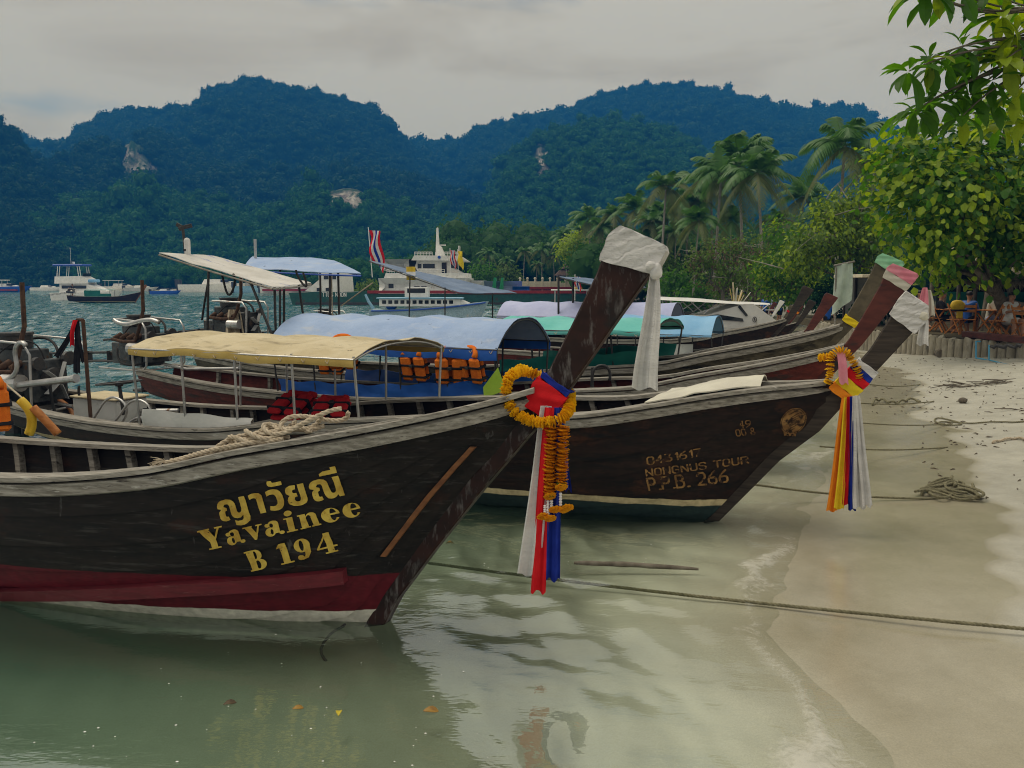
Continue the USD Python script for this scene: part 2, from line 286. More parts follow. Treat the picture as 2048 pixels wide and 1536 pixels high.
mat('bark', (0.10, 0.085, 0.065), (0.20, 0.175, 0.14), 0.9, 8.0, (1, 1, 0.3), bump=0.01, spec=0.1)
mat('bark_pale', (0.20, 0.185, 0.155), (0.34, 0.31, 0.27), 0.9, 6.0, (1, 1, 2.0), bump=0.01, spec=0.1)
mat('leaf_green', (0.045, 0.125, 0.014), (0.19, 0.32, 0.032), 0.45, 0.7, coords='pos', island=0.6, trans=0.55, spec=0.35)
mat('leaf_yellow', (0.20, 0.29, 0.015), (0.42, 0.46, 0.035), 0.5, 0.7, coords='pos', island=0.6, trans=0.4, spec=0.35)
mat('leaf_olive', (0.085, 0.145, 0.025), (0.26, 0.32, 0.06), 0.6, 0.4, coords='pos', island=0.55, trans=0.3, spec=0.2)
mat('leaf_dry', (0.10, 0.075, 0.045), (0.20, 0.16, 0.09), 0.8, 0.4, coords='pos', island=0.6, trans=0.25, spec=0.1)
mat('leaf_palm', (0.06, 0.145, 0.030), (0.25, 0.34, 0.085), 0.5, 0.3, coords='pos', island=0.5, trans=0.25, spec=0.4)
mat('leaf_palm_dry', (0.10, 0.125, 0.04), (0.21, 0.22, 0.09), 0.6, 0.3, coords='pos', island=0.5, trans=0.25, spec=0.3)
mat('leaf_forest', (0.020, 0.082, 0.016), (0.13, 0.27, 0.045), 0.8, 0.035, coords='pos', island=0.55, trans=0.15, spec=0.1)
mat('leaf_wood', (0.030, 0.085, 0.016), (0.13, 0.22, 0.040), 0.7, 0.2, coords='pos', island=0.6, trans=0.25, spec=0.15)
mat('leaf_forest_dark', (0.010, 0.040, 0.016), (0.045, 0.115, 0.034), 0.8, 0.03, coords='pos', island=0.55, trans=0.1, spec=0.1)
mat('thatch', (0.16, 0.135, 0.10), (0.30, 0.26, 0.20), 0.95, 8.0, (1, 1, 4), bump=0.02, spec=0.05)
mat('roof_brown', (0.06, 0.034, 0.026), (0.10, 0.058, 0.042), 0.7, 3.0, bump=0.01)
mat('concrete', (0.24, 0.215, 0.165), (0.40, 0.365, 0.29), 0.9, 5.0, (1, 1, 0.5), bump=0.008, spec=0.1, extra=[((0.10, 0.095, 0.075), 3.5, 0.58, 0.12, (2, 2, 0.5))])
mat('wall_cream', (0.55, 0.48, 0.34), (0.64, 0.57, 0.43), 0.8, 2.0)
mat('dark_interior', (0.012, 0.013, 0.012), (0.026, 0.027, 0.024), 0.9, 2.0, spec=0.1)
mat('panel_teal', (0.02, 0.17, 0.13), (0.03, 0.22, 0.17), 0.7, 2.0)
mat('earth', (0.05, 0.043, 0.03), (0.10, 0.085, 0.055), 0.95, 0.6, coords='pos', spec=0.05)
mat('hose_blue', (0.05, 0.25, 0.42), (0.08, 0.32, 0.50), 0.5, 4.0)
mat('skin', (0.34, 0.17, 0.10), (0.42, 0.22, 0.14), 0.6, 6.0)
mat('hair', (0.010, 0.008, 0.007), (0.02, 0.016, 0.014), 0.5, 20.0)

# ---------------------------------------------------------------- shoreline, ground, water
SHORE = np.array([(2.6, -30), (1.9, 0), (1.78, 3.96), (1.62, 5.3), (2.35, 6.7), (3.1, 8.4), (4.5, 11.2), (8.0, 20), (13.2, 38), (17, 58), (18, 80), (12, 108), (-8, 138), (-45, 185), (-110, 245), (-190, 305), (-360, 345), (-900, 380), (-2500, 300)], float)
LAND = Polygon(np.vstack([SHORE, [(-2500, 5000), (5000, 5000), (5000, -30)]]))
SL = LineString(SHORE)
def shore_dist(x, y):
    """metres inland of the waterline (negative at sea)"""
    d = sdist(SL, spoints(x, y)); return np.where(contains_xy(LAND, x, y), d, -d)
def ground_z(x, y, d=None):
    d = shore_dist(x, y) if d is None else d
    p = np.stack([x, y, np.zeros_like(x)], -1)
    wob = (meshkit.fbm(p * 0.45, 3, 5) - 0.5)
    land = np.interp(d, [0, 1.2, 2.6, 5, 9, 30, 60], [0, 0.045, 0.16, 0.40, 0.5, 1.0, 2.0])
    sea = np.interp(-d, [0, 2, 6, 15, 40, 100], [0, -0.13, -0.42, -0.95, -2.2, -4.0])
    fade = np.clip(np.abs(d) / 2.0, 0.12, 1)
    z = np.where(d > 0, land, sea) + wob * np.where(d > 0, 0.05, 0.10) * fade
    lumps = ((meshkit.fbm(p * 2.6, 3, 9) - 0.5) * 0.10 + (meshkit.fbm(p * 7.5, 2, 19) - 0.5) * 0.055) * np.clip((d - 1.8) / 2.2, 0, 1) * (d < 40)
    ripples = np.where(d < -0.3, 0.006 * np.sin(9 * (x * 0.5 + y) + 5 * meshkit.noise(p * 0.8, 3)), 0)
    return z + lumps + ripples
def polar(rad, ang):
    R, A = np.meshgrid(rad, ang, indexing='ij'); return R * np.sin(A), R * np.cos(A)
_ang = np.radians(np.r_[np.arange(-180, -40, 4.0), np.arange(-40, 40, 0.22), np.arange(40, 180.1, 4.0)])
_rad = np.r_[0.0, 1.0, 2.0, np.geomspace(2.8, 32, 210), np.geomspace(33, 900, 70), 1500, 3000, 6000]
x, y = polar(_rad, _ang); d = shore_dist(x.ravel(), y.ravel()).reshape(x.shape); z = ground_z(x.ravel(), y.ravel(), d.ravel()).reshape(x.shape)
z = np.where((d > 60), z + np.clip(d - 60, 0, 400) * 0.02, z)
nd = {'g': ('geometry', {}), 'sx': ('separate_xyz', {}), 'n': ('noise_texture', {'scale': 0.9, 'detail': 2.0, 'roughness': 0.4}), 'ma': ('math', {'math_type': 'multiply_add', 'value2': 0.13, 'value3': -0.065}), 'sb': ('map_range', {'from_min': -0.05, 'from_max': 0.012, 'to_min': 1.0, 'to_max': 0.0, 'clamp': True}), 'sbm': ('mix_color', {'b': (0.66, 0.64, 0.53)}), 'z': ('math', {'math_type': 'add'}),
      'w': ('map_range', {'from_min': 0.080, 'from_max': 0.100, 'to_min': 1.0, 'to_max': 0.0, 'clamp': True}),
      'nf': ('noise_texture', {'scale': 2.2, 'detail': 6.0, 'roughness': 0.7}), 'rd': ('rgb_ramp', {'ramp': [(0.3, (0.32, 0.308, 0.258)), (0.7, (0.445, 0.43, 0.365))]}),
      'rw': ('rgb_ramp', {'ramp': [(0.3, (0.275, 0.25, 0.175)), (0.7, (0.355, 0.325, 0.24))]}), 'mc': ('mix_color', {}),
      'ng': ('noise_texture', {'scale': 95.0, 'detail': 3.0, 'roughness': 0.8}), 'mg': ('mix_color', {'blend_type': 'overlay', 'fac': 0.35}),
      'at': ('attribute', {'attribute': 'inland'}), 'fm': ('mix_color', {'b': (0.05, 0.05, 0.028)}),
      'ro': ('map_range', {'from_min': 0.0, 'from_max': 1.0, 'to_min': 0.95, 'to_max': 0.16, 'clamp': True}), 'sp': ('map_range', {'to_min': 0.1, 'to_max': 0.5}),
      'b': ('bump', {'strength': 0.7, 'distance': 0.012}), 'nb': ('noise_texture', {'scale': 14.0, 'detail': 6.0, 'roughness': 0.75}), 'bs': ('map_range', {'to_min': 0.8, 'to_max': 0.10}),
      'p': ('principled_bsdf', {})}
ln = [('g.position', 'sx.vector'), ('g.position', 'n.vector'), ('n.fac', 'ma.value1'), ('sx.z', 'z.value1'), ('ma.value', 'z.value2'), ('z.value', 'w.value'), ('g.position', 'nf.vector'), ('nf.fac', 'rd.fac'), ('nf.fac', 'rw.fac'),
      ('rd.color', 'mc.a'), ('rw.color', 'mc.b'), ('w.result', 'mc.fac'), ('g.position', 'ng.vector'), ('sx.z', 'sb.value'), ('sb.result', 'sbm.fac'), ('mc.result', 'sbm.a'), ('sbm.result', 'mg.a'), ('ng.fac', 'mg.b'), ('mg.result', 'fm.a'), ('at.fac', 'fm.fac'), ('fm.result', 'p.base_color'),
      ('w.result', 'ro.value'), ('ro.result', 'p.roughness'), ('w.result', 'sp.value'), ('sp.result', 'p.specular_ior_level'), ('g.position', 'nb.vector'), ('nb.fac', 'b.height'), ('w.result', 'bs.value'), ('bs.result', 'b.strength'), ('b.normal', 'p.normal')]
MATS['beach'] = usdkit.material(stage, '/World/Looks/beach', nd, ln, surface='p.BSDF')
g = part('ground', B().grid(np.stack([x, y, z], -1)), 'beach', smooth=True, kind='structure')
primvar(g, 'inland', np.clip((d - 9) / 6, 0, 1).ravel())

# the sea: clear over the shallow sand, teal where it is deep, froth along its edge
_ang = np.radians(np.r_[np.arange(-180, -42, 4.0), np.arange(-42, 42, 0.20), np.arange(42, 180.1, 4.0)])
_rad = np.r_[0.0, 1.0, 2.0, np.geomspace(2.8, 30, 300), np.geomspace(31, 160, 200), np.geomspace(164, 420, 30), 700, 1500, 4000]
x, y = polar(_rad, _ang); d = shore_dist(x.ravel(), y.ravel()).reshape(x.shape)
def waves(x, y, d):
    rng = np.random.default_rng(4); h = np.zeros_like(x); p = np.stack([x, y, np.zeros_like(x)], -1)
    calm = 0.15 + 0.85 * np.clip((meshkit.noise(p * 0.30 + 3.1, 2) - 0.25) * 1.8, 0, 1)
    calm = calm * (0.12 + 0.88 / (1 + np.exp(-(x + 0.1 + 0.15 * (y - 4)) * 4.0))) + np.clip((y - 8) / 14, 0, 1) * 0.6
    warp = (meshkit.fbm(p * 1.1, 3, 11) - 0.5)
    for lam, amp, k in ((0.85, 0.013, 4), (0.42, 0.0125, 5), (0.23, 0.0045, 5)):
        for _ in range(k):
            th = rng.normal(0.5, 0.6); w = 2 * np.pi / (lam * rng.uniform(0.8, 1.25))
            h += amp / math.sqrt(k) * np.sin(w * (x * math.cos(th) + y * math.sin(th)) + 5.0 * warp * 0.85 / lam * 0.4 + rng.uniform(0, 6.3))
    far = np.clip((y - 9) / 20, 0, 1)
    for lam, amp, k in ((2.6, 0.07, 4), (1.2, 0.04, 5)):
        for _ in range(k):
            th = rng.normal(1.25, 0.45); w = 2 * np.pi / (lam * rng.uniform(0.8, 1.25))
            h += far * amp / math.sqrt(k) * np.sin(w * (x * math.cos(th) + y * math.sin(th)) + 3.0 * warp + rng.uniform(0, 6.3))
    edge = meshkit.fbm(p * 1.4, 3, 21)
    front = np.exp(-((d + 0.12 + (edge - 0.5) * 0.9) / 0.09) ** 2) * 0.022 * np.clip((edge - 0.30) * 4, 0, 1)
    return h * calm * np.clip(-d / 0.5 + 0.25, 0.1, 1) + front + 0.004
z = waves(x, y, d) * (np.hypot(x, y) < 200)
wn = {'a': ('attribute', {'attribute': 'depth'}), 'fo': ('attribute', {'attribute': 'froth'}), 'g': ('geometry', {}),
      'mp': ('mapping', {'scale': (0.55, 1.5, 1.0), 'rotation': (0, 0, 0.25)}), 'n': ('noise_texture', {'scale': 1.6, 'detail': 5.0, 'roughness': 0.62}), 'bd': ('map_range', {'from_min': 3.0, 'from_max': 30.0, 'to_min': 0.010, 'to_max': 0.07, 'clamp': True}), 'mp2': ('mapping', {'scale': (0.50, 0.15, 1.0), 'rotation': (0, 0, 0.12)}), 'n2': ('noise_texture', {'scale': 1.7, 'detail': 4.0, 'roughness': 0.6}), 'bd2': ('map_range', {'from_min': 7.0, 'from_max': 45.0, 'to_min': 0.0, 'to_max': 0.85, 'clamp': True}), 'b2': ('bump', {'strength': 1.0}),
      'b': ('bump', {'strength': 1.0}), 'gl': ('glossy_bsdf', {'roughness': 0.008, 'color': (0.95, 0.97, 1.0)}), 'fr': ('fresnel', {'IOR': 2.5}),
      'tr': ('rgb_ramp', {'ramp': [(0.0, (0.98, 0.99, 0.97)), (0.25, (0.76, 0.92, 0.84)), (1.0, (0.25, 0.62, 0.55))]}), 't': ('transparent_bsdf', {}),
      'df': ('diffuse_bsdf', {}), 'dr': ('rgb_ramp', {'ramp': [(0.0, (0.12, 0.16, 0.10)), (0.3, (0.045, 0.115, 0.085)), (1.0, (0.010, 0.075, 0.075))]}),
      'op': ('rgb_ramp', {'ramp': [(0.0, (0.02,) * 3), (0.10, (0.05,) * 3), (0.25, (0.15,) * 3), (0.42, (0.45,) * 3), (0.6, (0.8,) * 3), (1.0, (0.96,) * 3)]}), 'mx': ('mix_closure', {}), 'm2': ('mix_closure', {}),
      'fn': ('noise_texture', {'scale': 11.0, 'detail': 8.0, 'roughness': 0.78, 'distortion': 1.5}), 'fa': ('math', {'math_type': 'multiply_add', 'value2': 1.0}), 'fw': ('map_range', {'from_min': 1.12, 'from_max': 1.42, 'clamp': True}), 'fd': ('diffuse_bsdf', {'color': (0.78, 0.76, 0.70)}), 'm3': ('mix_closure', {}),
      'frm': ('math', {'math_type': 'multiply'}), 'frs': ('map_range', {'from_min': 0.0, 'from_max': 0.10, 'to_min': 0.25, 'to_max': 1.0, 'clamp': True}), 'fs': ('map_range', {'from_min': 0.0, 'from_max': 1.0, 'to_min': 0.0, 'to_max': 0.38})}
wl = [('g.position', 'mp.vector'), ('mp.vector', 'n.vector'), ('n.fac', 'b.height'), ('a.fac', 'op.fac'), ('a.fac', 'tr.fac'), ('a.fac', 'dr.fac'), ('tr.color', 't.color'), ('dr.color', 'df.color'),
      ('op.color', 'mx.fac'), ('t.BSDF', 'mx.closure1'), ('df.BSDF', 'mx.closure2'), ('g.position', 'mp2.vector'), ('mp2.vector', 'n2.vector'), ('n2.fac', 'b2.height'), ('b.normal', 'b2.normal'), ('dist.y', 'bd2.value'), ('bd2.result', 'b2.distance'), ('b2.normal', 'fr.normal'), ('b2.normal', 'gl.normal'), ('fr.fac', 'frm.value1'), ('a.fac', 'frs.value'), ('frs.result', 'frm.value2'), ('frm.value', 'm2.fac'), ('mx.closure', 'm2.closure1'), ('gl.BSDF', 'm2.closure2'),
      ('g.position', 'fn.vector'), ('fn.fac', 'fa.value1'), ('fo.fac', 'fa.value3'), ('fa.value', 'fw.value'), ('fw.result', 'fs.value'), ('fs.result', 'm3.fac'), ('m2.closure', 'm3.closure1'), ('fd.BSDF', 'm3.closure2')]
wn['dist'] = ('separate_xyz', {}); wl += [('g.position', 'dist.vector'), ('dist.y', 'bd.value'), ('bd.result', 'b.distance')]
MATS['water'] = usdkit.material(stage, '/World/Looks/water', wn, wl, surface='m3.closure')
keep = (d < 2.5) | (np.hypot(x, y) < 3)
P = np.stack([x, y, z], -1); v, f = B().grid(P).get(); km = keep.ravel(); f = f[km[f].all(1)]
used = np.unique(f); re = -np.ones(len(v), int); re[used] = np.arange(len(used))
g = part('water', (v[used], re[f]), 'water', smooth=True, kind='structure')
depth = np.interp(-d.ravel(), [0, 1.0, 4, 9, 16, 30], [0, 0.06, 0.25, 0.42, 0.75, 1.0])
pn = np.stack([x.ravel(), y.ravel(), 0 * y.ravel()], -1); ed = meshkit.fbm(pn * 1.4, 3, 21)
fr = np.exp(-((d.ravel() + 0.10 + (ed - 0.5) * 0.9) / 0.22) ** 2) * 0.60 + np.exp(-((d.ravel() + 0.55) / 0.6) ** 2) * 0.40 * np.clip((meshkit.noise(pn * 0.9, 8) - 0.35) * 3, 0, 1)
primvar(g, 'depth', depth[used]); primvar(g, 'froth', fr[used] * (np.hypot(x, y).ravel()[used] < 60))

# ---------------------------------------------------------------- hills and forest
mat('hill_ground', (0.014, 0.036, 0.014), (0.035, 0.062, 0.022), 0.95, 0.08, coords='pos', spec=0.05)
nd = {'g': ('geometry', {}), 'a': ('attribute', {'attribute': 'bare'}), 'mp': ('mapping', {'scale': (1, 1, 0.22)}), 'n': ('noise_texture', {'scale': 0.16, 'detail': 7.0, 'roughness': 0.68}), 'r': ('rgb_ramp', {'ramp': [(0.32, (0.05, 0.046, 0.04)), (0.45, (0.20, 0.18, 0.165)), (0.62, (0.50, 0.47, 0.43))]}),
      'bk': ('noise_texture', {'scale': 0.09, 'detail': 6.0, 'roughness': 0.7}), 'br': ('map_range', {'from_min': 0.48, 'from_max': 0.60, 'to_min': 1.0, 'to_max': 0.0, 'clamp': True}), 'bm': ('math', {'math_type': 'multiply'}), 'm': ('mix_color', {'a': (0.022, 0.055, 0.018)}), 'b': ('bump', {'distance': 2.5}), 'p': ('principled_bsdf', {'roughness': 0.95, 'specular_ior_level': 0.05})}
MATS['hillside'] = usdkit.material(stage, '/World/Looks/hillside', nd, [('g.position', 'mp.vector'), ('mp.vector', 'n.vector'), ('n.fac', 'r.fac'), ('r.color', 'm.b'), ('g.position', 'bk.vector'), ('bk.fac', 'br.value'), ('br.result', 'bm.value1'), ('a.fac', 'bm.value2'), ('bm.value', 'm.fac'), ('m.result', 'p.base_color'), ('n.fac', 'b.height'), ('b.normal', 'p.normal')], surface='p.BSDF')
def leaf_quads(c, nrm, size, rng, aspect=0.55, fold=0.25, tip=None, round_=False):
    """folded rhombic leaves at c facing nrm; returns vertices, triangles"""
    n = len(c); nrm = nrm / (np.linalg.norm(nrm, axis=1, keepdims=True) + 1e-9)
    t = rng.normal(size=(n, 3)) if tip is None else tip + rng.normal(0, 0.25, (n, 3)); t -= nrm * (t * nrm).sum(1, keepdims=True); t /= np.linalg.norm(t, axis=1, keepdims=True) + 1e-9
    s = np.cross(nrm, t); L = (size * rng.uniform(0.7, 1.3, n))[:, None]
    base, end = c - t * L * 0.5, c + t * L * 0.5 - nrm * L * 0.12; mid = c + nrm * L * 0.04
    l, r = mid + s * L * aspect * 0.5 + nrm * L * fold * 0.3, mid - s * L * aspect * 0.5 + nrm * L * fold * 0.3
    v = np.stack([base, l, end, r], 1).reshape(-1, 3); i = np.arange(n)[:, None] * 4
    if round_:
        w2 = aspect * .5; q1, q2 = base * .62 + end * .38, base * .18 + end * .82; up_ = nrm * L * fold * .3
        v = np.stack([base, q1 + s * L * w2 + up_, q2 + s * L * w2 * .62 + up_ * .5, end, q2 - s * L * w2 * .62 + up_ * .5, q1 - s * L * w2 + up_], 1).reshape(-1, 3); i = np.arange(n)[:, None] * 6
        return v, np.concatenate([i + [0, 3, 1], i + [1, 3, 2], i + [0, 5, 3], i + [5, 4, 3]])
    return v, np.concatenate([i + [0, 2, 1], i + [0, 3, 2]])
def crown_mesh(seed, n=330, leaf=0.21, flat=0.8):
    rng = np.random.default_rng(seed); b = B()
    k = rng.integers(5, 9); cen = rng.normal(0, 0.42, (k, 3)) * [1, 1, 0.55]; rad = rng.uniform(0.38, 0.62, k)
    w = rng.integers(0, k, n); dr = rng.normal(size=(n, 3)); dr[:, 2] = np.abs(dr[:, 2]) * 0.9 - 0.25; dr /= np.linalg.norm(dr, axis=1, keepdims=True)
    c = cen[w] + dr * (rad[w] * rng.uniform(0.74, 1.2, n))[:, None]; c[:, 2] *= flat
    b.add(*leaf_quads(c, dr + rng.normal(0, 0.45, (n, 3)), leaf, rng, 0.9))
    for j in range(k): b.ball(cen[j] * [1, 1, flat], rad[j] * 0.74, 1, (1, 1, flat))
    return b
def scatter(name, meshes, m, pos, scl, rot, parent=None, kind='stuff'):
    root = '/World' if parent is None else str(parent.GetPath())
    pi = UsdGeom.PointInstancer.Define(stage, root + '/' + numbered(root, name)); paths = []
    rng = np.random.default_rng(len(pos))
    for i, b in enumerate(meshes):
        p = usdkit.mesh(stage, f'{pi.GetPath()}/clump_{i}', b.get(), MATS[m], smooth=False); paths.append(p.GetPath())
    pi.CreatePrototypesRel().SetTargets(paths); n = len(pos)
    pi.CreateProtoIndicesAttr(Vt.IntArray.FromNumpy(rng.integers(0, len(meshes), n).astype(np.int32)))
    pi.CreatePositionsAttr(Vt.Vec3fArray.FromNumpy(np.asarray(pos, np.float32)))
    pi.CreateScalesAttr(Vt.Vec3fArray.FromNumpy(np.asarray(scl, np.float32)))
    pi.CreateOrientationsAttr(Vt.QuathArray([Gf.Quath(float(math.cos(a / 2)), 0, 0, float(math.sin(a / 2))) for a in rot]))
    return tag(pi, kind=kind)
CROWNS = [crown_mesh(s) for s in range(5)]
def hill(name, sil, D, Df, seed, tree, dens, m='leaf_forest', shape=0.85, rough=0.10, bare=(), fname='forest', label=None):
    """a ridge whose crest stands at distance D and whose foot reaches Df; bare = rock faces as (x, y, rx, ry) of the photograph"""
    sil = np.array(sil, float); nc, nr = 150, 46
    px = np.linspace(sil[0, 0], sil[-1, 0], nc); from scipy.interpolate import PchipInterpolator
    py = PchipInterpolator(sil[:, 0], sil[:, 1])(px)
    crest = np.stack([at(a, b, D) for a, b in zip(px, py)]); zr = np.maximum(crest[:, 2] - tree * 0.9, 0.5)
    s = np.r_[np.linspace(-0.04, 1, nr - 10), np.linspace(1.05, 1.6, 10)]
    prof = np.where(s <= 1, np.clip(s, 0, 1) ** shape, np.clip(1 - (s - 1) * 1.7, -0.05, 1)) - 0.03 * (s < 0)
    X = np.repeat(crest[:, 0][None], nr, 0); Y = Df + (D - Df) * np.repeat(s[:, None], nc, 1); X = X * (0.55 + 0.45 * Y / D)
    p = np.stack([X, Y, np.zeros_like(X)], -1); sc = 4.0 / (D - Df)
    nz = (meshkit.fbm(p * [sc * 1.6, sc * 0.8, 1], 4, seed) - 0.5); nz2 = (meshkit.fbm(p * sc * 4, 3, seed + 5) - 0.5)
    fade = np.clip(1 - np.abs(s - 0.5) * 2, 0, 1)[:, None] ** 0.5 * (s < 1)[:, None]
    Z = zr[None] * prof[:, None] * (1 + fade * (nz * rough * 7 + nz2 * rough * 2)) + fade * nz2 * tree * 2
    Y = Y + nz * (D - Df) * 0.35 * fade
    V = np.stack([X, Y, Z], -1); bm = B().grid(V[::-1]); v, f = bm.get()
    g = part(name, (v, f), 'hillside', smooth=True, kind='structure')
    q = proj(v); bm_ = np.zeros(len(v))
    wob = (meshkit.fbm(v * 0.045, 3, seed + 9) - 0.5) * 1.6
    for (bx, by, rx, ry) in bare: bm_ = np.maximum(bm_, np.clip(1.6 - (((q[:, 0] - bx) / rx) ** 2 + ((q[:, 1] - by) / ry) ** 2) - wob, 0, 1))
    primvar(g, 'bare', bm_)
    rng = np.random.default_rng(seed); t = v[f]; ar = np.linalg.norm(np.cross(t[:, 1] - t[:, 0], t[:, 2] - t[:, 0]), axis=1) / 2
    fs = t.mean(1); front = (fs[:, 1] < D + 12); ar = ar * front * (bm_[f].max(1) < 0.25)
    n = int(ar.sum() / (tree * tree) * dens * 1.5); w = rng.choice(len(f), n, p=ar / ar.sum()); r1, r2 = rng.random(n), rng.random(n); fl = r1 + r2 > 1; r1[fl], r2[fl] = 1 - r1[fl], 1 - r2[fl]
    pos = t[w, 0] + r1[:, None] * (t[w, 1] - t[w, 0]) + r2[:, None] * (t[w, 2] - t[w, 0])
    sz = 0.82 * tree * rng.lognormal(0, 0.30, n); pos[:, 2] += sz * rng.uniform(0.15, 0.6, n)
    qq = proj(pos); ok = (qq[:, 0] > -120) & (qq[:, 0] < 2170); pos, sz, n = pos[ok], sz[ok], ok.sum()
    scatter(fname, CROWNS, m, pos, np.stack([sz, sz, sz * rng.uniform(0.85, 1.35, n)], 1), rng.random(n) * 6.28)
hill('hill', [(-260, 500), (-120, 290), (-10, 246), (18, 272), (45, 325), (100, 345), (170, 380), (260, 420), (330, 470)], 430, 280, 1, 4.6, 1.5, 'leaf_forest_dark', 0.6)
hill('hill', [(-60, 310), (60, 286), (130, 292), (180, 248), (250, 222), (310, 222), (385, 213), (440, 175), (500, 160), (560, 167), (640, 185), (700, 203), (760, 226), (795, 262), (830, 300), (880, 345), (950, 400), (1010, 460)], 720, 470, 2, 5.2, 1.5, 'leaf_forest_dark', 0.7, 0.05)
hill('hill', [(-80, 320), (20, 330), (120, 330), (190, 300), (250, 275), (300, 268), (350, 285), (420, 320), (520, 340), (640, 345), (740, 350), (850, 372), (930, 392), (990, 430)], 540, 380, 3, 5.0, 1.5, 'leaf_forest_dark', 0.55, bare=[(262, 322, 20, 34), (285, 350, 32, 22)])
hill('hill', [(760, 330), (830, 288), (880, 284), (925, 280), (960, 254), (1040, 236), (1120, 226), (1200, 194), (1300, 170), (1350, 168), (1440, 182), (1540, 206), (1600, 222), (1680, 213), (1715, 216), (1755, 252), (1800, 275), (1900, 292), (2050, 330), (2250, 380)], 820, 520, 4, 5.6, 1.4, 'leaf_forest_dark', 0.75, 0.05)
hill('hill', [(930, 470), (985, 400), (1010, 350), (1045, 300), (1075, 268), (1110, 258), (1160, 264), (1250, 250), (1330, 256), (1370, 290), (1430, 350), (1500, 400), (1620, 430), (1760, 470)], 500, 350, 5, 4.6, 1.5, 'leaf_forest', 0.55, bare=[(1085, 325, 14, 34), (1128, 345, 10, 24)])
hill('hill', [(-260, 400), (-100, 395), (40, 405), (120, 392), (220, 388), (320, 380), (420, 395), (520, 415), (580, 395), (640, 372), (700, 360), (740, 375), (800, 418), (900, 432), (980, 420), (1080, 410), (1200, 430), (1320, 440), (1450, 455), (1600, 470), (1800, 480), (2200, 470)], 390, 288, 6, 4.2, 1.7, 'leaf_forest', 0.8, bare=[(690, 405, 38, 26)])
# shore trees at the foot of the hills
rng = np.random.default_rng(60); pos = []
pts = resample(SHORE[10:17], 500)
for k in range(900):
    p = pts[rng.integers(0, 500)]; o = rng.uniform(4, 42); t = np.array([0.75, 0.65]) * o; q = p + t
    if q[1] > 118: pos.append((q[0], q[1], 1.2 + 0.03 * o))
pos = np.array(pos); sz = rng.uniform(2.0, 4.6, len(pos)); pos[:, 2] += sz * 0.7
scatter('shore_woodland', [crown_mesh(20 + s, 420, 0.14, 1.0) for s in range(4)], 'leaf_forest', pos, np.stack([sz] * 3, 1), rng.random(len(pos)) * 6.28)

# the air
def add_haze():
    UsdShade.Material  # built last, round everything
    m = usdkit.material(stage, '/World/Looks/haze', {'v': ('principled_volume', {'color': HAZE_COLOR, 'density': HAZE, 'anisotropy': 0.0, 'absorption_color': (1.0, 1.0, 1.0)})}, volume='v.volume')
    MATS['haze'] = m
    b = trimesh.creation.box((1700, 1120, 1)); v = np.array(b.vertices); v[:, 2] = np.where(v[:, 2] > 0, 232.0, -9.0); v += [0, 490, 0]
    return part('haze', (v, b.faces), 'haze', kind='stuff')
HAZE, HAZE_COLOR = 0.00056, (0.035, 0.31, 1.0)
